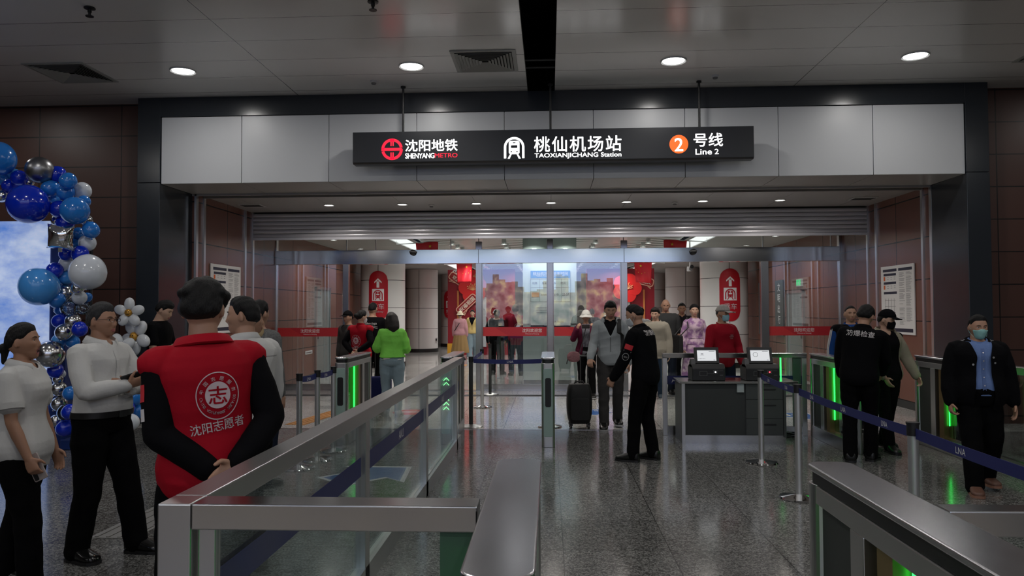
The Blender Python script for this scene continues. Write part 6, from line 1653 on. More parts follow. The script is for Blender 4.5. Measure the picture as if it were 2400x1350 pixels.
q = MB(); q.loft([f.ring(t, .018, .018) for t in (.010, .013, .030, .033)]); b_ = q.build('belt', BLACK, r, sharp=60); p_ = f.sp(.021, 0, 0); yb = max(v[1] for v in f.ring(.021, .018, .018)); MB().prism(rrect(-.032, .032, p_.z - .022, p_.z + .022, .006), 1, yb - .004, yb + .006).build('buckle', mat('buckle_steel', (.25, .25, .26), .3, 1.0), b_)
shoes(f, r, mat('polished_leather', (.006, .006, .006), .15))
def glasses(f, r, col):
    q = MB()
    for k in (1, -1):
        q.tube([hp(f, k * .031 + .022 * math.copysign(abs(math.cos(a)) ** .6, math.cos(a)), .094, .009 + .012 * math.copysign(abs(math.sin(a)) ** .6, math.sin(a))) for a in [2 * PI * i / 18 for i in range(19)]], .0014, 6)
        q.tube([hp(f, k * .053, .092, .014), hp(f, k * .077, .06, .014), hp(f, k * .082, -.005, .012), hp(f, k * .080, -.022, -.006)], .0016, 6)
    q.tube([hp(f, -.009, .095, .013), hp(f, 0, .097, .015), hp(f, .009, .095, .013)], .0014, 6); g = q.build('glasses', col, r)
glasses(f, r, mat('glasses_frame', (.03, .01, .008), .3))
w, D, Np, L, sc = f.hframe[1]; q = MB(); q.tube([w - D * .03 + (L * math.cos(a) + Np * math.sin(a)) * .034 for a in [2 * PI * i / 20 for i in range(21)]], .006, 8); q.build('wristwatch', BLACK, r)
phone(f, r, 1, 'black phone tucked in the folded arms of the man in glasses', off=(.03, .05, .022))
# ---- 4 volunteer in red vest seen from behind
f = Fig(1.775, 'm', .99, side=-3, head=(-30, 6, -2), footR=(.07, 0, 0, -10), footL=(-.07, .02, 0, 8), armR=((.27, -.27, -.93), (-.60, -.40, -.60)), armL=((.0, -.20, -1), (.66, -.36, -.54)), handR=((-.75, -.1, -.5), (0, -1, 0), 35), handL=((.8, -.05, -.3), (0, 1, .2), 40))
r = person('volunteer in red vest seen from behind, hands clasped at his back', -1.465, 3.12, 36)
body(f, r, SKIN, .0055)
def _mop(mb):
    rr = random.Random(2)
    for k in range(26):
        a = rr.uniform(0, 2 * PI); e = rr.uniform(.42, 1.3); d = Vector((math.cos(a) * math.cos(e), math.sin(a) * math.cos(e), math.sin(e))); p = hp(f, d.x * .085, d.y * .10 - .008, .018 + d.z * .098)
        mb.ball(p, (.032, .034, .026))
hair(f, r, 'short', t=.024, vox=.0055, seed=9, top=.010, extra=_mop)
sh_ = shirt(f, r, BLK, 'black_pullover', hem=-.05, off=.012, loose=.022, seed=2, amp=.005, vox=.008)
v = shirt(f, r, REDV, 'red_vest', hem=-.125, off=.030, sleeve=0, seed=8, amp=.0035, vox=.007, flare=.004); collar_band(f, v, REDV, 30, .034, r=.050)
volunteer_back(f, v, .086, .02, .180); trousers(f, r, BLKT, vox=.009); shoes(f, r)
arm_decal(f, sh_, -1, .42, .05, .07, PRINTR, name='arm_badge'); arm_decal(f, sh_, -1, .72, .045, .05, PRINTW, name='arm_badge')
# ---- 5 young man in black reading his phone
f = Fig(1.80, 'm', .95, armR=((.10, .12, -1), (-.10, .95, .20)), armL=((-.10, .2, -1), (.35, .9, .15)), handR=((-.1, 1, .2), (-.3, 0, 1), 30), handL=((.3, .9, .2), (0, 0, 1), 25), footR=(.05, .03, 0, -4), footL=(-.06, -.02, 0, 6), head=(0, 24, 0))
r = person('young man in black T-shirt looking down at his phone by the dark portal post', -4.83, 8.95, -88)
body(f, r, SKIN_L, .007); hair(f, r, 'fringe', t=.016, vox=.007); shirt(f, r, BLK, 'black_t_shirt', hem=-.05, off=.016, sleeve=.62, loose=.014, vox=.009); trousers(f, r, BLKT, ankle=.036, vox=.010)
for s in shoes(f, r, cloth_mat('black_trainer', (.01, .01, .01)), BLACK, chunky=1.15, name='trainer'): pass
phone(f, r, 1, 'phone held up by the young man in the black T-shirt', off=(-.01, .09, .02))
# ---- 6 smiling man in white shirt
f = Fig(1.735, 'm', 1.12, belly=.02, armR=((.25, .1, -1), (.0, .4, -.9)), armL=((-.18, .1, -1), (.1, .5, -.8)), head=(38, 2, 0))
r = person('smiling man in white shirt turned in profile beside the red vest', -1.90, 4.55, 62)
body(f, r, SKIN, .0055, smile=1.0, mouth=.25); hair(f, r, 'short', t=.012, vox=.0055, seed=3)
q = MB(); q.tube([hp(f, x, f.surf(x, -.060) - .004, -.0585 + 5 * x * x) for x in (-.018, -.009, 0, .009, .018)], .0042, 8); q.build('teeth', mat('teeth', (.6, .58, .54), .3), r)
s = shirt(f, r, WSHIRT, hem=-.02, off=.018, loose=.024, seed=11, amp=.006, vox=.0065); collar_band(f, s, WSHIRT, 24, .034)
def yoke(q):
    for i in range(24): q.quad((-.17 + i * .0142, 0, -.002), (-.17 + (i + 1) * .0142, 0, -.002), (-.17 + (i + 1) * .0142, 0, .002), (-.17 + i * .0142, 0, .002))
decal(f, s, 'yoke_seam', mat('seam_grey', (.3, .3, .3), .8), yoke, 0, .235); trousers(f, r, BLKT, top=.02); shoes(f, r)
# ---- 7 man in dark suit between them
f = Fig(1.70, 'm', head=(0, 0, 0)); r = person('grey-haired man in dark jacket hidden between the red vest and the smiling man', -2.22, 5.35, -62)
body(f, r, SKIN, .008, brow=HAIRG); hair(f, r, 'short', HAIRG, vox=.008); shirt(f, r, BLK, 'dark_jacket', hem=-.08, off=.022, vox=.010); s = MB(); collar_band(f, r, WSHIRT, 24, .034); trousers(f, r, BLKT); shoes(f, r)
# ---- 8 person with beige hood
f = Fig(1.74, 'm', head=(0, 0, 0)); r = person('dark-haired person with a beige hood behind the smiling man', -2.70, 6.75, -20)
body(f, r, SKIN, .009); hair(f, r, 'short', t=.018, vox=.009)
BEIGE = cloth_mat('beige_hood', (.36, .27, .15)); s = shirt(f, r, mat('checked_cloth', (.10, .10, .10), .8, noise=.9, nscale=60), 'checked_vest', hem=-.03, off=.022, vox=.011)
mb = MB(); limb(mb, [f.sp(.27, .05, -.05), f.sp(.30, .04, -.05), f.sp(.325, .0, -.055), f.sp(.30, -.04, -.05), f.sp(.27, -.05, -.05)], [.05, .055, .06, .055, .05]); link(solid(mb, 'hood', .009, 3, fold_fn(3, .004)), 'hood', BEIGE, s); trousers(f, r, NAVY); shoes(f, r)
# ---- 9 second volunteer
f = Fig(1.65, 'f', 1.05, head=(-35, 6, 0), **BACKARMS); r = person('volunteer in red vest and white mask standing beside the green flap gate', -3.22, 12.5, -14)
body(f, r, SKIN_L, .010); hair(f, r, 'tied', t=.018, vox=.010, extra=lambda mb: mb.ball(hp(f, 0, -.115, .02), .042)); shirt(f, r, BLK, 'black_pullover', hem=-.04, off=.014, loose=.018, vox=.011)
v = shirt(f, r, REDV, 'red_vest', hem=-.12, off=.030, sleeve=0, vox=.011); collar_band(f, v, REDV); volunteer_back(f, v, .085, -.02, .14); face_mask(f, r, MASKW, .010); trousers(f, r, BLKT, vox=.012); shoes(f, r)
f = Fig(1.64, 'm'); r = person('person in a dark cap half hidden behind the masked volunteer', -3.62, 13.2, 150); body(f, r, SKIN, .011); hair(f, r, vox=.011); cap(f, r, BLK, vox=.010); shirt(f, r, GREYT, 'jacket', hem=-.05, off=.02, vox=.012); trousers(f, r, NAVY, vox=.013); shoes(f, r)
# ---- 10 man in black printed T-shirt
f = Fig(1.80, 'm', 1.05, armR=((.2, .25, -1), (-.4, .8, .1)), armL=((-.2, .25, -1), (.4, .8, .1))); r = person('man in black T-shirt with white brand lettering on the back', -3.30, 13.7, -4)
body(f, r, SKIN, .010); hair(f, r, 'crew', t=.010, vox=.010); s = shirt(f, r, BLK, 'black_t_shirt', hem=-.06, off=.024, sleeve=.8, loose=.026, vox=.011)
decal(f, s, 'back_lettering', PRINTW, lambda q: put_text(q, 'Balenciaga', (0, 0, 0), (1, 0, 0), (0, 0, 1), width=.24, bold=.02, cx=True), .0, .215)
def swoosh(q):
    for z in (-.03, -.055):
        for i in range(12):
            a, b = -.11 + .24 * i / 12, -.11 + .24 * (i + 1) / 12; za, zb = z - .25 * abs(a) * 0 + .02 * math.cos(a * 14), z + .02 * math.cos(b * 14); q.quad((a, 0, za - .004), (b, 0, zb - .004), (b, 0, zb + .004), (a, 0, za + .004))
decal(f, s, 'back_stripe', PRINTW, swoosh, 0, .215); trousers(f, r, BLKT, vox=.012); shoes(f, r)
# ---- 11 woman in bright green jacket
GREENJ = cloth_mat('lime_jacket', (.20, .58, .085), .7, bump=.15, bscale=30)
f = Fig(1.62, 'f', 1.08, armR=((.28, .10, -1), (-.2, .75, .1)), armL=((-.30, .2, -.95), (.1, .9, .25)), handL=((.1, 1, .3), (.3, 0, 1), 30), footR=(.06, -.03, 0, -10), footL=(-.06, .03, 0, 8), head=(18, 16, 0)); r = person('woman in lime green jacket and pale jeans holding a phone', -2.42, 11.3, 8)
body(f, r, SKIN_L, .009)
hair(f, r, 'long', HAIRB, t=.020, vox=.008, seed=5, extra=lambda mb: (limb(mb, [hp(f, 0, -.06, .03), hp(f, 0, -.085, -.06), hp(f, 0, -.095, -.15), hp(f, 0, -.085, -.22)], [.09, .098, .095, .055], flat=.62), limb(mb, [hp(f, .06, -.02, -.02), hp(f, .075, -.05, -.14)], [.05, .035]), limb(mb, [hp(f, -.06, -.02, -.02), hp(f, -.075, -.05, -.14)], [.05, .035])))
s = shirt(f, r, GREENJ, 'lime_jacket', hem=.02, off=.030, loose=.040, seed=5, amp=.010, vox=.009, flare=.012); trousers(f, r, JEANS, thigh=.066, knee=.046, ankle=.036, top=.075, vox=.009, amp=.006)
decal(f, s, 'shirt_tail', WSHIRT, lambda q: [q.quad((-.15 + .03 * i, 0, -.02), (-.12 + .03 * i, 0, -.02), (-.12 + .03 * i, 0, .01), (-.15 + .03 * i, 0, .01)) for i in range(10)], 0, .015); shoes(f, r, cloth_mat('pale_trainer', (.4, .4, .4)), SOLEW)
phone(f, r, -1, 'phone in the hand of the woman in the lime jacket', off=(0, .09, .022))
# suitcase near her
t = thing('suitcase', 'dark blue wheeled suitcase beside the woman in lime green', 'suitcase', (-2.72, 11.75, 0), .3)
q = MB(); q.loft([[(x_, y_, z) for x_, y_ in rrect(-.19 + e, .19 - e, -.12 + e, .12 - e, .05, 5)] for z, e in ((.06, .03), (.10, 0), (.52, 0), (.57, .03))]); q.build('body', cloth_mat('navy_case', (.012, .014, .06)), t, bevel=.008)
q = MB(); [q.tube([(x_, .08, .57), (x_, .08, 1.0)], .008, 8) for x_ in (-.06, .06)]; q.tube([(-.07, .08, 1.0), (.07, .08, 1.0)], .014, 8); q.build('pull_handle', BLACK, t)
for sx_ in (-.14, .14): MB().tube([(sx_ - .012, .08, .032), (sx_ + .012, .08, .032)], .032, 14).box(sx_ - .015, sx_ + .015, .06, .1, .04, .07).build('wheel', BLACK, t)
# ---- 12 distant people in the inner hall
f = Fig(1.62, 'f', 1.05); r = person('woman in pink shirt, pale hat and long tan skirt walking away', -2.93, 24.2, -6)
PINK = cloth_mat('pink_shirt', (.42, .22, .24), noise=.3); body(f, r, SKIN_L, .013); hair(f, r, 'fringe', t=.02, vox=.012); bucket_hat(f, r, cloth_mat('cream_hat', (.62, .55, .40)), .011); shirt(f, r, PINK, 'pink_shirt', hem=-.07, off=.035, loose=.025, vox=.013); skirt(f, r, cloth_mat('tan_skirt', (.25, .16, .07)), .04, .24, .30); shoes(f, r)
q = MB(); q.tube([f.sp(.285, .06, -.04), f.sp(.2, .0, -.085), f.sp(.05, -.10, -.07)], .012, 6); q.build('bag_strap', BLACK, r)
f = Fig(1.66, 'f', armL=((-.15, .05, -1), (-.1, .1, -1)), footR=(.05, .08, 0, -4), footL=(-.05, -.10, .02, 4)); r = person('woman in pale yellow cardigan and wide jeans walking this way', -2.60, 25.0, 176)
YEL = cloth_mat('yellow_cardigan', (.58, .45, .18), noise=.25); body(f, r, SKIN_L, .012); hair(f, r, 'tied', t=.014, vox=.012); shirt(f, r, BLK, 'black_top', hem=0, off=.008, sleeve=0, vox=.013); shirt(f, r, YEL, 'yellow_cardigan', hem=-.03, off=.030, loose=.022, vox=.012, cut=front_cut(f, [(.02, .0), (.13, .004), (.30, .075)])); trousers(f, r, JEANS, thigh=.07, knee=.062, ankle=.062, vox=.013); shoes(f, r, SOLEW, SOLEW)
f = Fig(1.66, 'm', footR=(.075, .02, 0, -12), footL=(-.06, 0, 0, 10)); r = person('person in black seen from behind through the pane next to the lone queue post', -1.33, 18.7, -8); body(f, r, SKIN, .013); hair(f, r, t=.018, vox=.012); shirt(f, r, BLK, 'black_top', hem=-.09, off=.03, vox=.013); trousers(f, r, BLKT, vox=.014); shoes(f, r)
f = Fig(1.78, 'm', footR=(.075, 0, 0, -8), footL=(-.06, 0, 0, 8)); r = person('volunteer in dark red vest seen from behind through the middle pane', -.84, 18.4, 6); body(f, r, SKIN, .012); hair(f, r, t=.020, vox=.012); shirt(f, r, BLK, 'black_pullover', hem=-.04, off=.014, vox=.013)
v = shirt(f, r, cloth_mat('dark_red_vest', (.17, .010, .025)), 'red_vest', hem=-.11, off=.03, sleeve=0, vox=.013); collar_band(f, v, v.data.materials[0]); decal(f, v, 'volunteer_badge', PRINTP, emblem_build(.085, 0), .05, .14); trousers(f, r, NAVY, vox=.013); shoes(f, r)
f = Fig(1.66, 'm', armR=((.3, .4, -.8), (-.35, .5, .9)), armL=((-.3, .4, -.8), (.35, .5, .9))); r = person('person in white cap taking a photo beyond the two dark figures', -1.62, 22.5, 172); body(f, r, SKIN, .013); hair(f, r, vox=.013); cap(f, r, cloth_mat('white_cap', (.6, .6, .58)), vox=.011); shirt(f, r, GREYT, 'grey_jacket', hem=-.05, off=.025, vox=.013, cut=front_cut(f, [(-.1, .03), (.30, .04)])); shirt(f, r, WSHIRT, 'white_top', hem=-.02, off=.008, sleeve=0, vox=.013); trousers(f, r, BLKT, vox=.014); shoes(f, r, SOLEW, SOLEW)
f = Fig(1.68, 'm'); r = person('person in black seen from behind past the white hat', 1.26, 22.0, 0); body(f, r, SKIN, .013); hair(f, r, vox=.012); shirt(f, r, BLK, 'black_top', hem=-.06, off=.03, vox=.013); trousers(f, r, BLKT, vox=.014); shoes(f, r)
f = Fig(1.62, 'm'); r = person('person in dark hood and white mask past the white hat', 1.62, 21.2, 176); body(f, r, SKIN, .013); hair(f, r, t=.026, vox=.012); face_mask(f, r, MASKW, .011); shirt(f, r, GREYT, 'dark_hoodie', hem=-.06, off=.03, vox=.013); trousers(f, r, BLKT, vox=.014); shoes(f, r)
# ---- 13 woman in white hat taking a photo
MAROON = cloth_mat('maroon_jacket', (.075, .010, .028)); PATT = mat('patterned_top', (.10, .10, .12), .8, noise=1.0, nscale=45)
f = Fig(1.63, 'f', 1.08, armR=((.30, .42, -.75), (-.42, .55, .95)), armL=((-.30, .42, -.75), (.42, .55, .95)), handR=((-.3, .25, .9), (-.6, -.5, 0), 35), handL=((.3, .25, .9), (.6, -.5, 0), 35), footR=(.05, -.05, 0, -6), footL=(-.07, .10, .01, 8)); r = person('woman in white bucket hat holding up a phone to take a photo', .68, 13.85, 176)
body(f, r, SKIN, .008); hair(f, r, 'fringe', vox=.009); bucket_hat(f, r, cloth_mat('white_hat', (.62, .62, .58), noise=.15)); shirt(f, r, PATT, 'patterned_top', hem=-.05, off=.010, sleeve=0, vox=.010)
shirt(f, r, MAROON, 'maroon_jacket', hem=-.05, off=.024, loose=.016, vox=.0095, cut=front_cut(f, [(-.1, .05), (.05, .035), (.30, .05)])); tr_ = trousers(f, r, BLKT, vox=.010)
hip, kn, an = f.leg[-1]; q = MB(); q.tube([hip + Vector((-.105, .01, -.06)), kn + Vector((-.082, .0, 0)), an + Vector((-.070, 0, .03))], .006, 6); q.build('side_stripe', PRINTW, tr_); shoes(f, r, None, SOLEW)
c_ = (f.hframe[1][0] + f.hframe[-1][0]) / 2 + Vector((0, .055, .05)); phone(f, r, 1, 'pinkish phone held sideways in front of the white-hatted woman\'s face', local=c_, rot=Matrix(((0, 1, 0), (0, 0, 1), (1, 0, 0))), col=mat('phone_mauve', (.28, .2, .24), .35))
t = thing('crossbody_bag', 'small red and grey striped bag at the hip of the white-hatted woman', 'bag', (.68 - .24, 13.55, .77), .1)
q = MB(); q.loft([[(math.cos(a) * w_, math.sin(a) * .055, z) for a in [2 * PI * i / 24 for i in range(24)]] for z, w_ in ((-.09, .05), (-.08, .09), (-.03, .125), (.04, .12), (.085, .08), (.095, .04))]); q.build('pouch', mat('striped_weave', (.13, .055, .065), .8, noise=1.0, nscale=28, stretch=(.6, .6, 5)), t)
q = MB(); q.tube([(.10, 0, .05), (.18, .05, .30), (.26, .12, .60)], .008, 6); q.build('strap', BLACK, t); q = MB(); q.tube([(-.1, 0, -.02), (-.125, 0, -.09), (-.13, 0, -.13)], .009, 6); q.build('tassel', BLACK, t)
# paper bag next to her
t = thing('carrier_bag', 'pink and white patterned paper bag between the white-hatted woman and the pale jacket', 'bag', (.92, 13.58, 1.02), .3)
MB().prism([(-.09, 0), (.11, .02), (.14, .30), (-.10, .26)], 1, -.03, .03).build('paper', mat('bag_pattern', (.52, .40, .47), .6, noise=.6, nscale=25), t); q = MB(); q.tube([(-.06, 0, .26), (-.03, 0, .36), (.06, 0, .37), (.10, 0, .29)], .005, 6); q.build('handle', PRINTW, t)
# ---- 14 man in pale jacket with the suitcase
PALEJ = cloth_mat('pale_jacket', (.30, .325, .335), .75, bump=.1, bscale=40)
f = Fig(1.775, 'm', .93, armR=((.20, .16, -1), (.16, .62, -.62)), armL=((-.20, .02, -1), (-.04, .22, -1)), handR=((.0, .7, -.6), (-.2, -.55, -.8), 55), handL=(None, None, 40), footR=(.055, .09, 0, -4), footL=(-.055, -.10, .015, 6), head=(4, 16, 0)); r = person('man in pale jacket walking through the gate with a black suitcase', .84, 10.32, 177)
body(f, r, SKIN, .007); hair(f, r, 'fringe', t=.014, vox=.007, seed=7); shirt(f, r, BLK, 'black_polo', hem=-.02, off=.008, sleeve=0, vox=.009, cut=neck_cut(f, .03, .045), collar=BLK)
j = shirt(f, r, PALEJ, 'pale_jacket', hem=-.055, off=.022, loose=.016, seed=12, amp=.006, vox=.008, cut=front_cut(f, [(.165, -.01), (.17, .001), (.30, .062)])); collar_band(f, j, PALEJ, 48, .04, r=.052)
q = MB(); n_ = 12
def zipl(q):
    for i in range(n_): q.quad((-.003, 0, -.20 + .0167 * i), (.003, 0, -.20 + .0167 * i), (.003, 0, -.20 + .0167 * (i + 1)), (-.003, 0, -.20 + .0167 * (i + 1)))
decal(f, j, 'zip', GREYT, zipl, 0, .165, 'front'); trousers(f, r, GREYT, vox=.009, amp=.006); shoes(f, r, None, SOLEW)
t = thing('backpack', 'black backpack whose strap crosses the pale jacket', 'bag', (r.location.x, r.location.y, 0), r.rotation_euler[2])
q = MB(); q.loft([[f.sp(tt) + Vector((x_, y_ - .235, 0)) for x_, y_ in rrect(-w_, w_, -.07, .07, .05, 5)] for tt, w_ in ((.04, .10), (.05, .14), (.20, .14), (.26, .11), (.275, .07))]); q.build('pack', BAGM, t)
bvj = BVHTree.FromPolygons([v.co.copy() for v in j.data.vertices], [tuple(p.vertices) for p in j.data.polygons]); pts = []
for tt in [.30 - .24 * i / 12 for i in range(13)]:
    o_ = f.sp(tt, -.066 - .02 * (tt < .2)) + Vector((0, .4, 0)); h_ = bvj.ray_cast(o_, Vector((0, -1, 0))); pts.append((h_[0] if h_[0] is not None and h_[0].y > 0 else Vector((o_.x, .06, o_.z))) + Vector((0, .008, 0)))
q = MB(); vs = []
for p_ in pts: vs += [p_ + Vector((-.03, 0, 0)), p_ + Vector((.03, 0, 0)), p_ + Vector((.03, .012, 0)), p_ + Vector((-.03, .012, 0))]
q.add(vs, [(4 * i + a, 4 * i + (a + 1) % 4, 4 * i + 4 + (a + 1) % 4, 4 * i + 4 + a) for i in range(12) for a in range(4)]); top = pts[0]; q.tube([top, f.sp(.315, -.06, -.01), f.sp(.29, -.07, -.09), f.sp(.22, -.08, -.14)], .028, 8, flat=.3); q.build('strap', BAGM, t)
phone(f, r, -1, 'white-edged phone held low by the man in the pale jacket', off=(.0, .07, .03), col=PRINTW)
# ---- 15 guard leaning towards him
def uniform(f, r, vox, x=.0):
    s = shirt(f, r, BLK, 'uniform_jacket', hem=-.06, off=.024, loose=.018, seed=14, amp=.005, vox=vox); collar_band(f, s, BLK, 26, .03)
    decal(f, s, 'back_lettering', PRINTW, lambda q: put_text(q, '防爆检查', (0, 0, 0), (1, 0, 0), (0, 0, 1), width=.27, bold=.015, cx=True), x, .235)
    for k in (1, -1):
        p_ = f.sp(.283, k * .075); q = MB()
        for d in (-.012, .012): q.tube([p_ + f.Rc @ Vector((k * .035, d, -.004)), p_ + f.Rc @ Vector((-k * .01, d, .020))], .005, 6)
        q.build('epaulette', SILVERB, s)
    return s
f = Fig(1.715, 'm', 1.0, lean=11, armR=((.15, .05, -1), (.05, .2, -1)), armL=((-.12, .30, -.95), (.0, .55, -.85)), handL=(None, None, 45), footR=(.065, -.02, 0, -6), footL=(-.065, .06, 0, 10), head=(14, 16, 0)); r = person('guard in black uniform with red flag arm patch leaning to the pale jacket', 1.03, 8.06, 58)
body(f, r, SKIN, .007); hair(f, r, 'crew', t=.012, vox=.007); face_mask(f, r, MASKW, .007); s = uniform(f, r, .008, .02)
arm_decal(f, s, -1, .50, .085, .055, PRINTR, name='flag_patch', out=(-1, -.55, .1))
def badge(q):
    for k in range(24):
        a, b = 2 * PI * k / 24, 2 * PI * (k + 1) / 24; q.add([(math.sin(a) * .036, 0, math.cos(a) * .04), (math.sin(b) * .036, 0, math.cos(b) * .04), (math.sin(b) * .031, 0, math.cos(b) * .035), (math.sin(a) * .031, 0, math.cos(a) * .035)], [(0, 1, 2, 3)])
    q.quad((-.04, 0, .055), (.04, 0, .055), (.04, 0, .068), (-.04, 0, .068)); put_text(q, '特勤', (0, 0, -.012), (1, 0, 0), (0, 0, 1), width=.04, cx=True)
arm_decal(f, s, -1, .88, .07, .07, mat('badge_grey', (.3, .3, .3), .6), name='arm_badge', out=(-1, -.55, .1), build=badge); trousers(f, r, BLKT, ankle=.040, vox=.009); shoes(f, r, None, None, boot=True, name='boot')
# ---- 16-20 the crowd coming out of the doors
BEIGEJ = cloth_mat('beige_jacket', (.27, .25, .205)); DGT = cloth_mat('charcoal_tee', (.045, .047, .048))
f = Fig(1.68, 'm', .95, footR=(.05, .06, 0, -4), footL=(-.05, -.08, 0, 4), head=(-10, 6, 0)); r = person('short-haired person in loose beige jacket right behind the guard', 1.93, 13.6, 168)
body(f, r, SKIN_L, .008); hair(f, r, 'fringe', HAIRB, t=.022, vox=.008); s = shirt(f, r, BEIGEJ, 'beige_jacket', hem=-.10, off=.036, loose=.034, flare=.01, seed=16, amp=.007, vox=.010); collar_band(f, s, BEIGEJ, 22, .03, r=.048); trousers(f, r, JEAND, vox=.011); shoes(f, r, cloth_mat('slate_shoe', (.06, .08, .1)), SOLEW)
f = Fig(1.86, 'm', 1.1, head=(-4, 14, 0)); r = person('tall bald man in charcoal T-shirt behind the beige jacket', 2.24, 14.45, 180); body(f, r, SKIN, .008); shirt(f, r, DGT, 'charcoal_t_shirt', hem=-.06, off=.022, sleeve=.85, loose=.02, vox=.010); trousers(f, r, NAVY, vox=.012); shoes(f, r)
f = Fig(1.70, 'm', head=(30, 0, 0)); r = person('dark-haired person with white collar glimpsed between guard and bald man', 2.02, 16.6, 150); body(f, r, SKIN_L, .011); hair(f, r, 'fringe', t=.022, vox=.011); s = shirt(f, r, WSHIRT, 'white_shirt', hem=-.03, off=.02, vox=.012); trousers(f, r, BLKT, vox=.013); shoes(f, r)
f = Fig(1.79, 'm', 1.05, head=(0, 10, 0)); r = person('man in dark shirt looking down behind the pink dress', 2.78, 15.75, 176); body(f, r, SKIN_D, .009); hair(f, r, 'crew', t=.010, vox=.009); s = shirt(f, r, cloth_mat('black_shirt', (.012, .012, .014)), 'dark_shirt', hem=-.05, off=.02, sleeve=.9, loose=.018, vox=.011, cut=neck_cut(f, .03, .05), collar=BLK); trousers(f, r, BLKT, vox=.012); shoes(f, r, cloth_mat('pale_trainer', (.4, .4, .4)), SOLEW)
DRESS = mat('tie_dye_dress', (.50, .36, .50), .8, bump=.1, bscale=60)
def tiedye():
    m, nt, b = _nt('tie_dye_pink'); tc = N(nt, 'ShaderNodeTexCoord'); n = N(nt, 'ShaderNodeTexNoise', i_Scale=11.0, i_Detail=5.0); nt.links.new(tc.outputs['Object'], n.inputs['Vector'])
    r_ = N(nt, 'ShaderNodeValToRGB'); e = r_.color_ramp.elements; e[0].position = .40; e[0].color = (.27, .13, .30, 1); e[1].position = .58; e[1].color = (.62, .46, .56, 1); nt.links.new(n.outputs['Fac'], r_.inputs[0]); nt.links.new(r_.outputs[0], b.inputs['Base Color']); b.inputs['Roughness'].default_value = .8; return m
TIE = tiedye()
f = Fig(1.74, 'f', 1.05, armR=((.25, .0, -1), (.12, .25, -.95)), armL=((-.18, .05, -1), (-.02, .3, -.95)), head=(-18, -2, 0), footR=(.05, .06, 0, -4), footL=(-.05, -.06, 0, 4)); r = person('woman in long pink tie-dye dress with a black shoulder bag', 2.74, 14.2, -164)
body(f, r, SKIN_L, .008); hair(f, r, 'tied', t=.020, vox=.008, seed=8, extra=lambda mb: mb.ball(hp(f, 0, -.105, .045), .05)); d_ = shirt(f, r, TIE, 'dress_bodice', hem=.02, off=.020, loose=.028, seed=18, amp=.006, vox=.009); skirt(f, r, TIE, .09, .30, .27, 'dress_skirt', pleat=.010); collar_band(f, d_, TIE, 18, .024, r=.036, flap=False); shoes(f, r, SOLEW, SOLEW)
q = MB(); q.loft([f.ring(t_, .026, .026) for t_ in (.085, .09, .112, .117)]); q.build('waistband', TIE, r)
t = thing('shoulder_bag', 'black shoulder bag on the arm of the pink tie-dye dress', 'bag', (r.location.x, r.location.y, 0), r.rotation_euler[2])
c_ = f.sp(-.02, .21, .02); MB().prism([(c_.x - .045, 0), (c_.x + .045, 0), (c_.x + .04, .34), (c_.x - .04, .34)], 1, -.17, .17).build('bag_body', BAGM, t, loc=(0, c_.y, c_.z - .1), bevel=.02)
q = MB(); q.tube([(c_.x, c_.y + .12, c_.z + .23), f.sp(.2, .11, .075), f.sp(.285, .085, .0) + Vector((0, 0, .035)), f.sp(.2, .115, -.08), (c_.x, c_.y - .12, c_.z + .23)], .012, 8); q.build('strap', BLACK, t)
# ---- 21 man in red sweatshirt
REDS = cloth_mat('red_sweatshirt', (.26, .008, .018)); CAPM = mat('mottled_cap', (.30, .28, .26), .8, noise=.35, nscale=60)
f = Fig(1.70, 'm', 1.0, belly=.012, armR=((.26, .12, -1), (-.05, .45, -.9)), armL=((-.28, .1, -1), (.1, .45, -.9)), head=(22, 2, 0)); r = person('man in red sweatshirt, pale cap and blue mask behind the two scanners', 2.43, 10.6, -158)
body(f, r, SKIN_D, .007); hair(f, r, 'crew', HAIRG, t=.008, vox=.008); cap(f, r, CAPM); face_mask(f, r, MASKB, .007); s = shirt(f, r, REDS, 'red_sweatshirt', hem=-.06, off=.020, loose=.018, seed=20, amp=.005, vox=.009)
collar_band(f, s, REDS, 0, .016, r=.042, flap=False)
decal(f, s, 'chest_print', PRINTW, lambda q: [put_text(q, w_, (.0, 0, -.022 * i), (1, 0, 0), (0, 0, 1), height=.013, bold=.02, cx=True) for i, w_ in enumerate(('FRESH', 'FOREVER', 'CLUB'))], .07, .20, 'front'); arm_decal(f, s, -1, .9, .04, .03, PRINTW, name='sleeve_patch'); trousers(f, r, NAVY, vox=.010); shoes(f, r)
# ---- 22 man with blue striped sleeve
BLUES = cloth_mat('blue_sleeve', (.012, .05, .20)); f = Fig(1.69, 'm', 1.05, head=(6, 0, 0)); r = person('close-cropped man in blue track jacket with white sleeve stripes behind the gate', 4.03, 10.15, 168)
body(f, r, SKIN, .007); hair(f, r, 'crew', t=.006, vox=.007, top=.002); s = shirt(f, r, BLUES, 'track_jacket', hem=-.05, off=.022, loose=.018, vox=.009); shirt(f, r, BLK, 'dark_waistcoat', hem=-.04, off=.030, sleeve=0, vox=.010, cut=neck_cut(f, .05, .06)); collar_band(f, s, BLUES, 30, .03)
sh, e, w, u, ff = f.arm[1]
for d in (-.022, 0, .022):
    q = MB(); bv = BVHTree.FromPolygons([v.co.copy() for v in s.data.vertices], [tuple(p.vertices) for p in s.data.polygons]); pts = []
    for i in range(17):
        c = sh.lerp(e, i / 10) if i <= 10 else e.lerp(w, (i - 10) / 7); o_ = c + Vector((.3, .12 + d, .04)); h_ = bv.ray_cast(o_, (c + Vector((0, d, 0)) - o_).normalized())
        if h_[0] is not None: pts.append(h_[0] + Vector((.003, .001, 0)))
    q.tube(pts, .006, 6, flat=.6); q.build('sleeve_stripe', PRINTW, s)
trousers(f, r, NAVY, vox=.011); shoes(f, r)
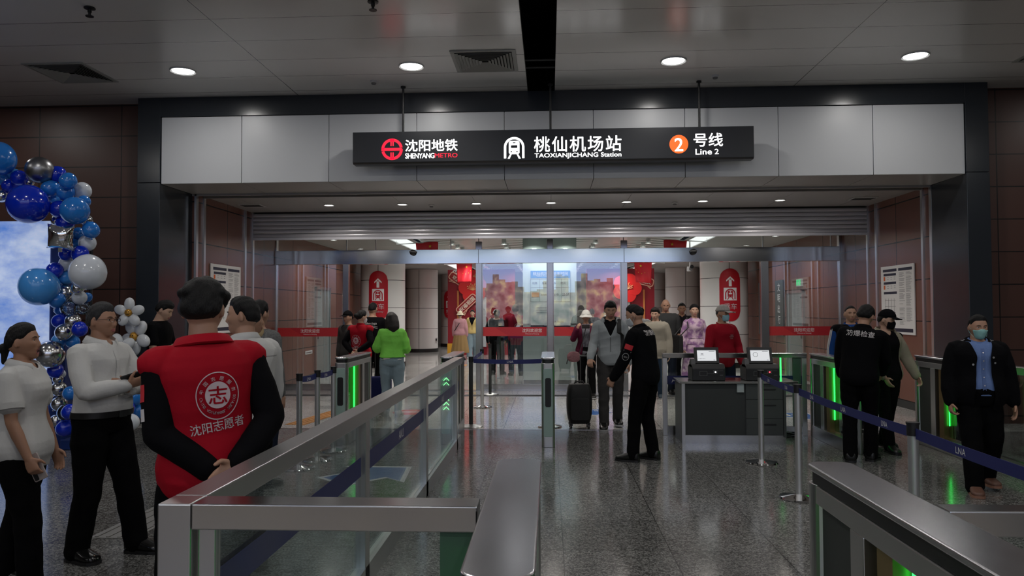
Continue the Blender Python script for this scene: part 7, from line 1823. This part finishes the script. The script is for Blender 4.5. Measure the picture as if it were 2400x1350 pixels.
# ---- 23 inspector with lettering on his back
f = Fig(1.70, 'm', 1.06, lean=7, side=7, armR=((.16, .35, -.9), (-.1, .75, -.6)), armL=((-.16, .2, -1), (.05, .5, -.85)), head=(-22, 20, 6), footR=(.06, .05, 0, -18), footL=(-.06, -.03, 0, 4)); r = person('inspector in black uniform with white lettering across his back', 3.30, 8.1, -20)
body(f, r, SKIN, .007); hair(f, r, 'short', t=.018, vox=.007); s = uniform(f, r, .008, -.02); trousers(f, r, BLKT, ankle=.044, vox=.009); shoes(f, r, None, None, boot=True, name='boot', chunky=1.1)
# ---- 24 woman in black cap and pale jacket
SANDJ = cloth_mat('sand_jacket', (.27, .245, .185)); f = Fig(1.63, 'f', 1.05, armR=((.12, .2, -1), (-.2, .5, -.8)), armL=((-.36, .15, -.92), (-.22, .40, -.85)), handL=(None, None, 35), footR=(.05, .10, 0, -6), footL=(-.05, -.10, .01, 10), head=(32, 8, 0)); r = person('woman in black cap, black mask and sand jacket facing the inspector', 3.87, 8.78, -168)
body(f, r, SKIN_L, .007); hair(f, r, 'tied', vox=.008); cap(f, r, BLK); face_mask(f, r, MASKK, .007); shirt(f, r, BLK, 'black_top', hem=-.09, off=.012, sleeve=0, vox=.009, cut=neck_cut(f, .035, .06)); s = shirt(f, r, SANDJ, 'sand_jacket', hem=-.07, off=.028, loose=.022, seed=22, amp=.007, vox=.009, cut=front_cut(f, [(-.1, .10), (.1, .075), (.30, .055)])); collar_band(f, s, SANDJ, 60, .04, r=.055); trousers(f, r, BLKT, vox=.010); shoes(f, r)
# ---- 25 police officer
f = Fig(1.585, 'm', 1.30, belly=.02, armR=((.24, .05, -1), (.04, .25, -1)), armL=((-.26, .08, -1), (-.10, .12, -1)), handR=(None, None, 45), footR=(.055, .08, 0, -8), footL=(-.065, -.10, .03, 12), head=(6, 6, 0)); r = person('policeman in open black jacket, blue shirt and teal mask walking this way', 3.81, 6.82, 170)
body(f, r, SKIN, .006); hair(f, r, 'crew', t=.010, vox=.006); face_mask(f, r, cloth_mat('mask_teal', (.25, .48, .47)), .006)
BLUEP = cloth_mat('police_blue_shirt', (.135, .21, .43)); s1 = shirt(f, r, BLUEP, 'blue_shirt', hem=.0, off=.010, sleeve=0, vox=.008, seed=24, amp=.003, cut=neck_cut(f, .02, .03)); collar_band(f, s1, BLUEP, 20, .034)
decal(f, s1, 'button_placket', cloth_mat('placket_blue', (.11, .17, .36)), placket, 0, .24, 'front')
for i in range(5): decal(f, s1, 'button', SILVERB, lambda q: q.add([(p[0], 0, p[1]) for p in disc2((0, 0), .006, 10)], [tuple(range(10))]), 0, .24 - .045 * i, 'front', lift=.006)
s = shirt(f, r, BLK, 'police_jacket', hem=-.085, off=.030, loose=.022, seed=25, amp=.005, vox=.008, cut=front_cut(f, [(-.1, .045), (.0, .052), (.12, .038), (.22, .034), (.30, .058)])); collar_band(f, s, BLK, 52, .034, r=.05)
for k in (1, -1):
    for j in range(4):
        p_ = f.sp(.285 - .005 * j, k * (.062 + .014 * j)) + Vector((0, .0, .040)); q = MB(); q.add([(p_.x + a, p_.y + b, p_.z) for a, b in star((0, 0), .012, PI / 2)] + [(p_.x + a, p_.y + b, p_.z - .006) for a, b in star((0, 0), .012, PI / 2)], [tuple(range(10)), tuple(range(19, 9, -1))] + [(i, (i + 1) % 10, 10 + (i + 1) % 10, 10 + i) for i in range(10)]); q.build('rank_star', SILVERB, s)
for x_, t_ in ((-.085, .175), (.085, .185), (.072, .215)): decal(f, s, 'jacket_button', SILVERB, lambda q: q.add([(p[0], 0, p[1]) for p in disc2((0, 0), .009, 12)], [tuple(range(12))]), x_, t_, 'front', lift=.006)
trousers(f, r, BLKT, ankle=.048, knee=.052, vox=.009); shoes(f, r, mat('brown_trainer', (.13, .06, .04), .5), mat('tan_sole', (.30, .15, .10), .5))
